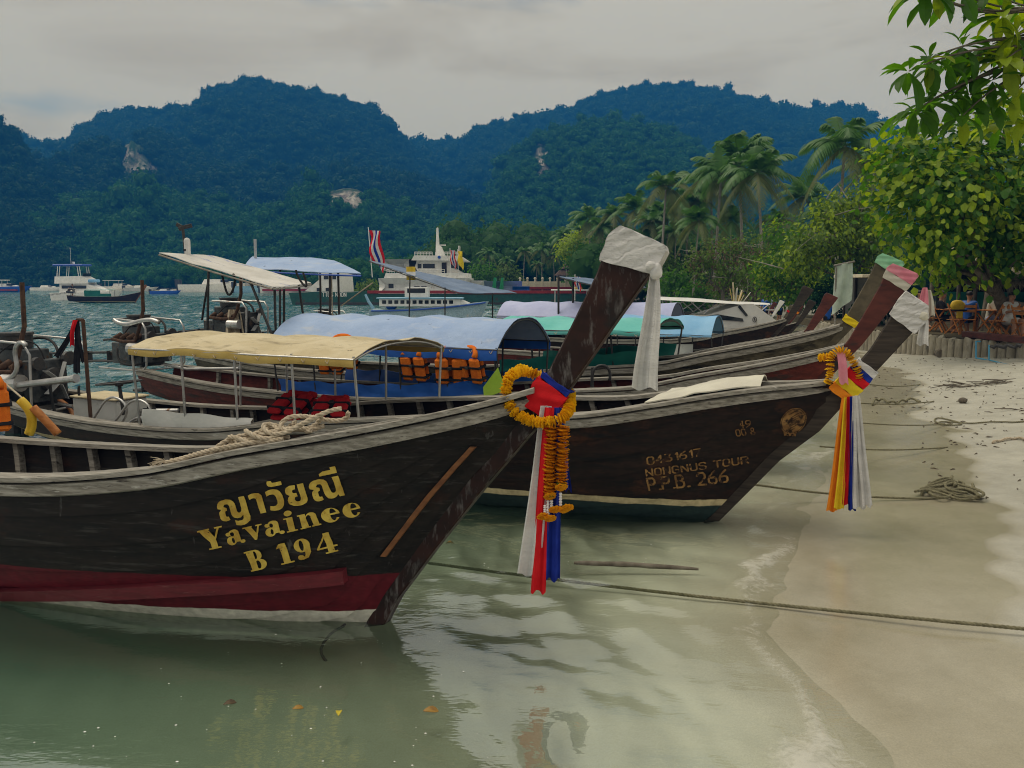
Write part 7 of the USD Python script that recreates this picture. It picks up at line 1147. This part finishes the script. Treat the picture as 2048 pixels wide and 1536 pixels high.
part('back_wall', B().box((26.5, 36.5, 2.6), (14.4, .2, 3.6)), 'dark_interior', t); part('roof', B().add([(14.9, 27.6, 3.0), (30, 25.0, 3.0), (34, 37.5, 4.2), (19.6, 37.5, 4.2), (14.9, 27.6, 3.1), (30, 25.0, 3.1), (34, 37.5, 4.3), (19.6, 37.5, 4.3)], [[0, 1, 2, 3], [4, 7, 6, 5], [0, 4, 5, 1], [1, 5, 6, 2], [2, 6, 7, 3], [3, 7, 4, 0]]), 'thatch', t); part('teal_panel', B().box((22.2, 36.2, 1.45), (5.4, .12, 1.1)), 'panel_teal', t); part('counter', B().box((24.5, 34.5, 1.3), (4.5, .9, 1.0)), 'wood_dark', t)
for px, Y in ((1880, 27.4), (1962, 26.6), (1912, 33), (1945, 33.5), (2015, 31), (1858, 32), (2075, 26.4)): a = at(px, 660, Y); part('roof_post', B().cyl((a[0], Y, TZ - .05), (a[0] + (.12 if px == 1880 else .25 if px == 1962 else 0), Y, 3.3), .085, 8), 'bark', t, smooth=True)
th = B(); rng = np.random.default_rng(12)
for k in range(420): a = at(rng.uniform(1975, 2120), rng.uniform(548, 566), 23.5 + rng.uniform(0, .8)); L = rng.uniform(.3, .8); th.add([a, a + [.035, 0, 0], a + [rng.normal(-.1, .12), rng.uniform(-.4, 0), -L * .5]], [[0, 1, 2]])
pe = [at(1972, 566, 23.4), at(2140, 548, 23.4), at(2140, 520, 25.5), at(2000, 538, 25.5)]; th.add(pe, [[0, 1, 2, 3]]); th.add(np.array(pe) - [0, 0, .06], [[3, 2, 1, 0]]); part('thatch_eave', th, 'thatch', t)
a0, a1 = at(1905, 556, 24), at(2036, 608, 24.2); tag(part('fallen_limb', B().tube(spline([at(1880, 550, 24), a0, a0 * .5 + a1 * .5 + [0, 0, .04], a1, at(2070, 610, 24.4)], 16), np.linspace(.05, .085, 16), 8), 'bark', None, smooth=True), 'bare leaning branch crossing in front of the restaurant', 'branch')
# shack, net, post near the prows
SX = lambda px, Y: at(px, 600, Y)[0]
t = thing('beach_shack', 'small flat roofed shack behind the green tipped prow', 'shack', (0, 0, 0)); z0, z1 = .8, at(1750, 552, 30)[2]; part('roof', B().box((SX(1760, 30), 30.5, z1), (SX(1815, 30) - SX(1702, 30), 2.6, .12)), 'wall_cream', t); part('back_panel', B().box((SX(1745, 31), 31.6, (z0 + z1) / 2), (1.6, .06, z1 - z0)), 'canvas_grey', t)
for px in (1722, 1745, 1800):
    for Y in (29.4, 31.5): part('shack_post', B().cyl((SX(px, 30), Y, z0), (SX(px, 30), Y, z1), .05, 7), 'wood_dark', t)
part('shelf', B().box((SX(1740, 30), 29.6, 1.6), (1.3, .4, .05)), 'wood_dark', t)
mat('net_pale', (.42, .47, .43), (.52, .57, .52), .8, 3.0, bump=.01, bscale=14, trans=.35)
a, b_ = at(1672, 530, 27), at(1706, 524, 27); c_, d_ = at(1703, 600, 27), at(1664, 630, 27); s, g = np.linspace(0, 1, 14)[:, None, None], np.linspace(0, 1, 8)[None, :, None]; P = (1 - s) * ((1 - g) * a + g * b_) + s * ((1 - g) * d_ + g * c_); P = P + np.concatenate([0 * g + 0 * s, .05 * np.sin(g * 9 + s * 3), 0 * g + 0 * s], -1)
t = thing('hanging_net', 'pale green translucent sheet hanging from a pole behind the prow row', 'sheet'); part('sheet', B().shell(P, P + [0, .008, 0]), 'net_pale', t, smooth=60); part('pole', B().cyl(at(1668, 531, 27.03), at(1709, 523, 27.03), .03, 7), 'wood_grey', t); part('pole', B().cyl((a[0] + .1, 27.05, .4), (a[0] + .02, 27.05, a[2]), .035, 7), 'wood_grey', t)
# tables and chairs
def table_proto(loc, rz, label):
    t = thing('cafe_table', label, 'table', loc, rz, scale=1.0)
    for k in range(5): part('table_slat', B().box((0, -.34 + .17 * k, .74), (.95, .155, .03)), 'wood_orange', t)
    for a in (-.36, .36):
        for b_ in (-1, 1): part('leg', B().bar((a, -.33 * b_, 0), (a, .33 * b_, .72), .05, .035, (1, 0, 0)), 'wood_orange', t)
    part('stretcher', B().bar((-.36, 0, .36), (.36, 0, .36), .04, .04), 'wood_orange', t); return t
def chair_proto(loc, rz, label):
    t = thing('folding_chair', label, 'chair', loc, rz, scale=1.0)
    for k in range(4): part('seat_slat', B().box((0, -.16 + .11 * k, .45), (.42, .095, .022)), 'wood_orange', t)
    for a in (-.2, .2): part('leg', B().bar((a, -.24, 0), (a, .22, .95), .035, .045, (1, 0, 0)), 'wood_orange', t); part('leg', B().bar((a * .85, .26, 0), (a * .85, -.2, .46), .035, .045, (1, 0, 0)), 'wood_orange', t)
    for z_ in (.72, .86): part('back_slat', B().box((0, .11 + (z_ - .72) * .48, z_), (.40, .018, .08)), 'wood_orange', t)
    return t
F = lambda px, py=664: on(px, py, TZ)
tb = table_proto(F(1985, 668), .3, 'orange wooden cafe table in front of the two white clad diners')
for px, py, rz, lab in ((1893, 664, .1, 'orange cafe table left of the blue shirted diner'), (2020, 670, -.2, 'orange cafe table at the elbow of the white shirted diner'), (1865, 662, .2, 'orange cafe table at the left end of the restaurant')): copy(tb, F(px, py), rz, lab)
ch = chair_proto(F(1934, 668), 2.6, 'folding chair the blue shirted diner sits on')
for px, py, rz, lab in ((1912, 668, .5, 'folding chair carrying the yellow bag'), (2042, 678, 1.9, 'empty orange folding chair at the right edge of the photo'), (2012, 672, -2.9, 'folding chair under the white shirted diner'), (1875, 664, 1.0, 'folding chair under the dark shirted diner'), (1996, 672, -2.7, 'folding chair under the diner behind the white shirted one'), (2066, 684, .6, 'second empty folding chair just outside the right edge')): copy(ch, F(px, py), rz, lab)
q = F(1912, 668); t = thing('bag', 'yellow bag hanging on the back of a folding chair', 'bag', (q[0], q[1], TZ + .8)); part('bag_body', B().ball((0, 0, .08), .22, 2, (1.1, .6, .8)).noise(.03, 6), 'paint_yellow', t, smooth=True); part('flap', B().box((0, -.13, -.2), (.2, .05, .22), ch=.02), 'paint_yellow', t); part('black_trim', B().box((0, -.02, -.06), (.44, .27, .05), ch=.02), 'cloth_dark', t)
# ---------------------------------------------------------------- people
def body_mesh(J, bones, grow=0.0, res=.035):
    parts = []
    for a, b_ in bones:
        sp = [manifold3d.Manifold.sphere(J[k][1] + grow, 14).translate(list(map(float, J[k][0]))) for k in (a, b_)]; parts.append(manifold3d.Manifold.batch_hull(sp))
    m = manifold3d.Manifold.batch_boolean(parts, manifold3d.OpType.Add).refine_to_length(res).to_mesh(); tm = trimesh.Trimesh(m.vert_properties[:, :3], m.tri_verts, process=True); trimesh.smoothing.filter_taubin(tm, iterations=6); return tm
def person(label, loc, rz, shirt, legs='cloth_dark', pose='sit', hair=True, group=None, lean=0.0, skin_legs=True):
    t = thing('person', label, 'person', loc, rz, group=group); V = lambda *q: np.array(q, float); h = 0.45 if pose == 'sit' else .9
    J = {'pel': (V(0, 0, h), .12), 'hl': (V(-.09, 0, h), .095), 'hr': (V(.09, 0, h), .095), 'wst': (V(0, -.02, h + .2), .115), 'che': (V(0, -.04 - lean * .3, h + .40), .125), 'sl': (V(-.17, -.03 - lean * .4, h + .50), .062), 'sr': (V(.17, -.03 - lean * .4, h + .50), .062), 'nk': (V(0, -.03 - lean * .45, h + .60), .052), 'hd': (V(0, -.05 - lean * .5, h + .74), .088), 'cr': (V(0, -.03 - lean * .5, h + .79), .088), 'chin': (V(0, -.10 - lean * .5, h + .69), .05)}
    if pose == 'sit':
        J.update(kl=(V(-.13, -.42, .47), .065), kr=(V(.12, -.42, .47), .065), al=(V(-.14, -.40, .08), .042), ar=(V(.12, -.46, .08), .042), fl=(V(-.14, -.55, .035), .034), fr=(V(.12, -.62, .035), .034), el=(V(-.25, -.14, h + .26), .045), er=(V(.25, -.14, h + .26), .045), wl=(V(-.16, -.36, h + .30), .031), wr=(V(.16, -.36, h + .30), .031))
    else:
        J.update(kl=(V(-.10, -.02, .48), .06), kr=(V(.10, .05, .48), .06), al=(V(-.10, .02, .08), .042), ar=(V(.10, .10, .08), .042), fl=(V(-.10, -.13, .035), .034), fr=(V(.10, -.05, .035), .034), el=(V(-.25, .02, h + .22), .042), er=(V(.25, .0, h + .22), .042), wl=(V(-.26, -.06, h - .02), .03), wr=(V(.26, -.1, h + .0), .03))
    for s, n in ((-1, 'l'), (1, 'r')):
        w = J['w' + n][0]; d = V(-s * .3, -.9, -.1) if pose == 'sit' else V(0, -.2, -1); d /= np.linalg.norm(d); J['p' + n] = (w + d * .07, .032); sd_ = V(1, 0, 0) if pose == 'sit' else V(0, 1, 0)
        for k in range(4): J[f'k{n}{k}'] = (w + d * .11 + sd_ * (-.03 + .02 * k), .010); J[f't{n}{k}'] = (w + d * (.165 + .01 * (k in (1, 2))) + sd_ * (-.034 + .0225 * k) + V(0, 0, -.02), .008)
        J['q' + n] = (w + d * .05 - s * sd_ * .045, .011); J['u' + n] = (w + d * .10 - s * sd_ * .06, .009)
    bn = [('pel', 'wst'), ('wst', 'che'), ('che', 'sl'), ('che', 'sr'), ('sl', 'sr'), ('che', 'nk'), ('nk', 'hd'), ('hd', 'cr'), ('hd', 'chin'), ('hl', 'hr'), ('pel', 'hl'), ('pel', 'hr')]
    for n in 'lr': bn += [('h' + n, 'k' + n), ('k' + n, 'a' + n), ('a' + n, 'f' + n), ('s' + n, 'e' + n), ('e' + n, 'w' + n), ('w' + n, 'p' + n), ('p' + n, 'q' + n), ('q' + n, 'u' + n)] + [('p' + n, f'k{n}{k}') for k in range(4)] + [(f'k{n}{k}', f't{n}{k}') for k in range(4)]
    hd = J['hd'][0]; tm = body_mesh(J, bn, 0, .03); b = B().mesh(tm); b.ball(hd + [0, -.095, -.005], .018, 1, (.8, 1, 1.3))
    for s in (-1, 1): b.ball(hd + [s * .088, .0, .0], .024, 1, (.4, .8, 1.2))
    bd = part('body', b, 'skin', t, smooth=True)
    ey = B(); [ey.ball(hd + [s * .033, -.083, .022], .011, 1) for s in (-1, 1)]; ey.box(hd + [0, -.088, -.055], (.045, .01, .009)); part('eyes_and_mouth', ey, 'hair', bd)
    part('shirt', B().mesh(body_mesh(J, [('pel', 'wst'), ('wst', 'che'), ('che', 'sl'), ('che', 'sr'), ('sl', 'sr'), ('sl', 'el'), ('sr', 'er')], .018, .05)), shirt, bd, smooth=True)
    part('shorts', B().mesh(body_mesh(dict(J, kl2=(J['hl'][0] * .35 + J['kl'][0] * .65, .085), kr2=(J['hr'][0] * .35 + J['kr'][0] * .65, .085)), [('pel', 'hl'), ('pel', 'hr'), ('hl', 'hr'), ('hl', 'kl2'), ('hr', 'kr2')], .016, .05)), legs, bd, smooth=True)
    if hair: part('hair', B().ball(hd + [0, .02, .055], .102, 2, (.95, 1.0, .85)), 'hair', bd, smooth=True)
    return t
person('seated person in a white shirt eating at a table by the right edge', F(2012, 672), .2, 'cloth_white', 'cloth_white', lean=.15); person('seated person with a white shirt turned sideways behind the white shirted diner', F(1996, 668) + [0, .5, 0], 1.1, 'cloth_cream', 'tarp_lavender'); person('seated person in a bright blue shirt seen from behind at a table', F(1932, 667), 2.3, 'tarp_blue', 'cloth_dark', lean=.1)
person('seated person in a dark shirt at the leftmost restaurant table', F(1876, 664), .9, 'cloth_dark', 'cloth_dark'); person('seated person in a teal shirt behind the yellow bag', F(1900, 661) + [0, 2.2, 0], .1, 'tarp_teal', 'cloth_dark'); person('seated person in dark clothes at the back between the restaurant posts', F(1925, 660) + [0, 4.0, 0], -.4, 'cloth_dark', 'cloth_dark')
for px, Y, m_, lab, rz in ((1560, 46, 'tarp_blue', 'standing person in a blue shirt beyond the prow row', .3), (1532, 46, 'tarp_blue', 'standing person in blue left of the blue shirted one beyond the prows', -.6), (1546, 48, 'tarp_lavender', 'standing person in pale clothes between the two blue shirts beyond the prows', 1.0), (1656, 34, 'tarp_blue', 'standing person in dark blue half hidden behind the big brown prow', .2)): x_ = at(px, 600, Y)[0]; person(lab, (x_, Y, float(ground_z(np.array([x_]), np.array([float(Y)]))[0])), rz, m_, 'cloth_dark', 'stand')
t_ = bx.t; person('boatman in dark clothes standing at the stern of the small green awning boat', (LT[0] + 1.6, 98, .55), 1.5, 'cloth_dark', 'cloth_dark', 'stand')
# ---------------------------------------------------------------- ropes and litter on the sand
def gz1(x, y): return float(ground_z(np.array([x], float), np.array([y], float))[0])
def on_sand(px, py):
    z = .2
    for _ in range(8): p = on(px, py, z); z = max(gz1(p[0], p[1]), 0.0)
    return on(px, py, z)
def laid(pts, r, n=60, lift=.6):
    P = spline([on_sand(*q) for q in pts], n); P[:, 2] = np.maximum([gz1(x, y) for x, y in P[:, :2]], 0.0) + r * lift; return P
A_, Z_ = np.array([-0.75, 6.9, .10]), on_sand(2090, 1276) + [0, 0, .05]
P = resample([A_, Z_], 40); P[:, 2] = np.linspace(at(850, 1126, 6.9)[2], Z_[2], 40) - .03 * np.sin(np.linspace(0, np.pi, 40)); D_ = (Z_ - A_) / np.linalg.norm(Z_ - A_); X_ = np.array([Z_ + D_ * k for k in (.8, 1.6, 2.4, 3.0)]); X_[:, 2] = [gz1(x, y) + (.03, .02, .01, -.06)[i] for i, (x, y) in enumerate(X_[:, :2])]; P = np.vstack([P, X_])
tag(part('mooring_rope', rope(B(), P, .0135), 'rope_olive', None, smooth=True), 'taut mooring rope crossing the shallows below the hanging ribbons', 'rope')
def long_rope(px0, py0, Y0, px1, py1, r, label):
    a, b_ = at(px0, py0, Y0), on_sand(px1, py1); P = resample([a, b_], 40); P[:, 2] -= .04 * np.sin(np.linspace(0, np.pi, 40)); P[:, 2] = np.maximum(P[:, 2], [max(gz1(x, y), 0) + r * .5 for x, y in P[:, :2]]); return tag(part('mooring_rope', rope(B(), P, r), 'rope_olive', None, smooth=True), label, 'rope')
long_rope(1500, 968, 8.6, 1880, 998, .013, 'olive mooring rope running from the second boat to the tangled coil'); long_rope(1640, 893, 10.2, 1895, 895, .011, 'thin mooring rope with its end lying on wet sand behind the striped ribbons'); long_rope(1680, 842, 11.4, 1905, 848, .010, 'thin mooring rope leading to the looped knot on the sand'); long_rope(1700, 805, 13, 1868, 803, .012, 'mooring rope half buried near the base of the second prow'); long_rope(1740, 769, 15, 1840, 769, .011, 'far thin mooring rope on the dry sand')
rng = np.random.default_rng(21); t = thing('rope_coil', 'tangled heap of grey green rope on the sand', 'rope'); ce = [(1840, 985), (1870, 975), (1900, 968), (1930, 985), (1955, 1000), (1920, 995), (1880, 992), (1850, 996), (1880, 980), (1910, 972), (1890, 990), (1940, 1003)]
for k in range(4): pts = [(a + rng.normal(0, 12), c + rng.normal(0, 5)) for a, c in (ce[k:] + ce[:k])[:9]]; P = laid(pts, .015, 70); P[:, 2] += np.abs(np.sin(np.linspace(0, 9, 70) + k)) * .045 + .012 * k; part('strand', rope(B(), P, .016), 'rope_olive', t, smooth=True)
P = laid([(1890, 850), (1872, 846), (1878, 838), (1900, 842), (1915, 852), (1890, 852), (1880, 846), (1930, 848), (1990, 846), (2060, 845)], .014, 70); P[:, 2] += .01; tag(part('looped_rope', rope(B(), P, .013), 'rope_olive', None, smooth=True), 'rope with a loop knot lying on the dry sand at the right', 'rope')
P = laid([(1985, 888), (2010, 882), (2040, 880), (2070, 884), (2100, 886)], .02, 40); P[:, 2] += .02 * np.abs(np.sin(np.linspace(0, 14, 40))); tag(part('frayed_rope', rope(B(), P, .02), 'rope_tan', None, smooth=True), 'frayed yellowish rope end at the right edge of the sand', 'rope')
P = laid([(1745, 812), (1770, 806), (1790, 810), (1815, 804), (1840, 806)], .03, 50); P[:, 2] += .05 * np.abs(np.sin(np.linspace(0, 16, 50))); tag(part('knotted_rope', rope(B(), P, .022), 'rope_olive', None, smooth=True), 'dark knotted rope lump on the sand beside the second prow', 'rope')
a, b_ = on(1148, 1125, .012), on(1397, 1138, .012); tag(part('floating_stick', B().tube(resample([a, a * .5 + b_ * .5 + [0, .02, .0], b_], 14), [.012, .02, .022, .02, .022, .024, .022, .021, .022, .02, .02, .018, .014, .01], 7).noise(.006, 11), 'bark', None, smooth=True), 'long dark stick floating in the shallows', 'stick')
P = spline([on(690, 1325, -.2), on(660, 1328, -.2), on(642, 1300, -.12), on(655, 1275, -.05), on(690, 1250, 0)], 26); tag(part('weed_rope', B().tube(P, .010, 6).noise(.008, 18), 'metal_dark', None, smooth=True), 'dark weedy rope end trailing under water below the nearest bow', 'rope')
def drift_leaf(px, py, ang, L, m_, label, z=.012, curl=.35):
    p = on(px, py, z); d = np.array([math.cos(ang), math.sin(ang), .0]); b = big_leaf(B(), p - d * L / 2, p + d * L / 2, np.array([0, -curl, 1.0]), L * .26); v, f = b.get(); b2_ = B().add(v, f).add(v - [0, 0, .0015], f[:, ::-1]); tag(part('fallen_leaf', b2_, m_, None, smooth=True), label, 'leaf')
mat('leaf_fallen', (.20, .10, .02), (.33, .19, .03), .6, 30.0); mat('leaf_fallen_yellow', (.42, .32, .02), (.52, .42, .04), .6, 30.0); mat('leaf_fallen_brown', (.05, .035, .02), (.09, .06, .03), .7, 30.0)
drift_leaf(460, 1406, .5, .075, 'leaf_fallen_brown', 'curled dark brown leaf floating, leftmost of the leaves in the water'); drift_leaf(596, 1416, .3, .065, 'leaf_fallen', 'orange brown leaf floating on the water left of the yellow one'); drift_leaf(678, 1425, 1.7, .07, 'leaf_fallen_yellow', 'bright yellow leaf floating in the lower left shallows'); drift_leaf(862, 1421, .1, .09, 'leaf_fallen', 'wide brown leaf floating at the edge of the bright reflection'); drift_leaf(900, 1086, .3, .08, 'leaf_fallen', 'small orange leaf in the water beside the nearest stem', .005)
# drift wood and log
a, b_ = on_sand(1858, 700), on_sand(1882, 715); t = thing('log', 'short weathered log lying on the sand below the sea wall', 'log'); part('log_body', B().tube(resample([a + [0, 0, .1], b_ + [0, 0, .1]], 10), .13, 10).noise(.03, 4), 'bark', t, smooth=30); a, b_ = on_sand(1885, 703), on_sand(1920, 712); tag(part('bent_branch', B().tube(spline([a + [0, 0, .03], a * .5 + b_ * .5 + [0, 0, .16], b_ + [0, 0, .03]], 12), np.linspace(.05, .03, 12), 7), 'bark', None, smooth=True), 'bent grey branch on the sand right of the log', 'branch')
rng = np.random.default_rng(31); dbs = B(); lv = [] ; n = 0
for k in range(600):
    px, py = rng.uniform(1730, 2090), 716 + 300 * rng.random() ** 1.7
    if py > 830 and px < 1840: continue
    if rng.random() > np.exp(-((py - 790) / 110) ** 2) + .10: continue
    p = on_sand(px, py); L = rng.uniform(.012, .05) * (1 + 1.2 * (rng.random() < .12)); an = rng.uniform(0, 3.14); d = np.array([math.cos(an), math.sin(an), 0]) * L
    if rng.random() < .5: dbs.tube([p - d, p + [rng.normal(0, .01), rng.normal(0, .01), .012], p + d + [0, 0, .006]], [.006, .008, .004], 4)
    else: s_ = np.cross(d, [0, 0, 1]) * .45; dbs.add([p - d * .8 + [0, 0, .004], p + s_ * .8 + [0, 0, .02], p + d * .8 + [0, 0, .008], p - s_ * .8 + [0, 0, .014]], [[0, 2, 1], [0, 3, 2]])
tag(part('beach_litter', dbs, 'leaf_fallen_brown', None), None, None, kind='stuff')
for k, (px, py, lab) in enumerate(((1922, 775, 'dark twiggy drift heap in the middle of the dry sand'), (1985, 770, 'flat patch of dry driftwood sticks toward the right edge'), (2020, 822, 'single grey driftwood stick near the right edge'), (1925, 806, 'small brown coconut husk lying on the sand'))):
    b = B(); c = on_sand(px, py)
    if 'husk' in lab: b.ball(c + [0, 0, .05], .07, 2, (1.2, 1, .8)).noise(.015, 8)
    else:
        for j in range(1 if 'single' in lab else 16): an = rng.normal(.1, .5); L = rng.uniform(.12, .32); o = c + rng.normal(0, .22, 3) * [1, .9, 0] * (0 if 'single' in lab else 1); o[2] = gz1(o[0], o[1]) + .02 + .02 * rng.random(); d = np.array([math.cos(an), math.sin(an), rng.normal(0, .08)]) * L; b.tube([o - d, o + rng.normal(0, .012, 3), o + d], [.008, .012, .006], 5)
    tag(part('driftwood', b, 'bark', None, smooth=True), lab, 'driftwood')
# specks of foam on the water, lower left
rng = np.random.default_rng(41); sp = B()
for k in range(60):
    p = on(rng.uniform(0, 1000), rng.uniform(1240, 1536), .011 + .0) if k < 45 else on(rng.uniform(850, 1400), rng.uniform(1060, 1160), .012); r = rng.uniform(.002, .006); a = np.linspace(0, 6.28, 7)[:-1]; sp.add(np.vstack([p + [0, 0, .003], np.stack([p[0] + r * np.cos(a) * 1.4, p[1] + r * np.sin(a), np.full(6, p[2])], 1)]), [[0, i, i % 6 + 1] for i in range(1, 7)])
part('foam_specks', sp, 'paint_white', None, kind='stuff')
add_haze()
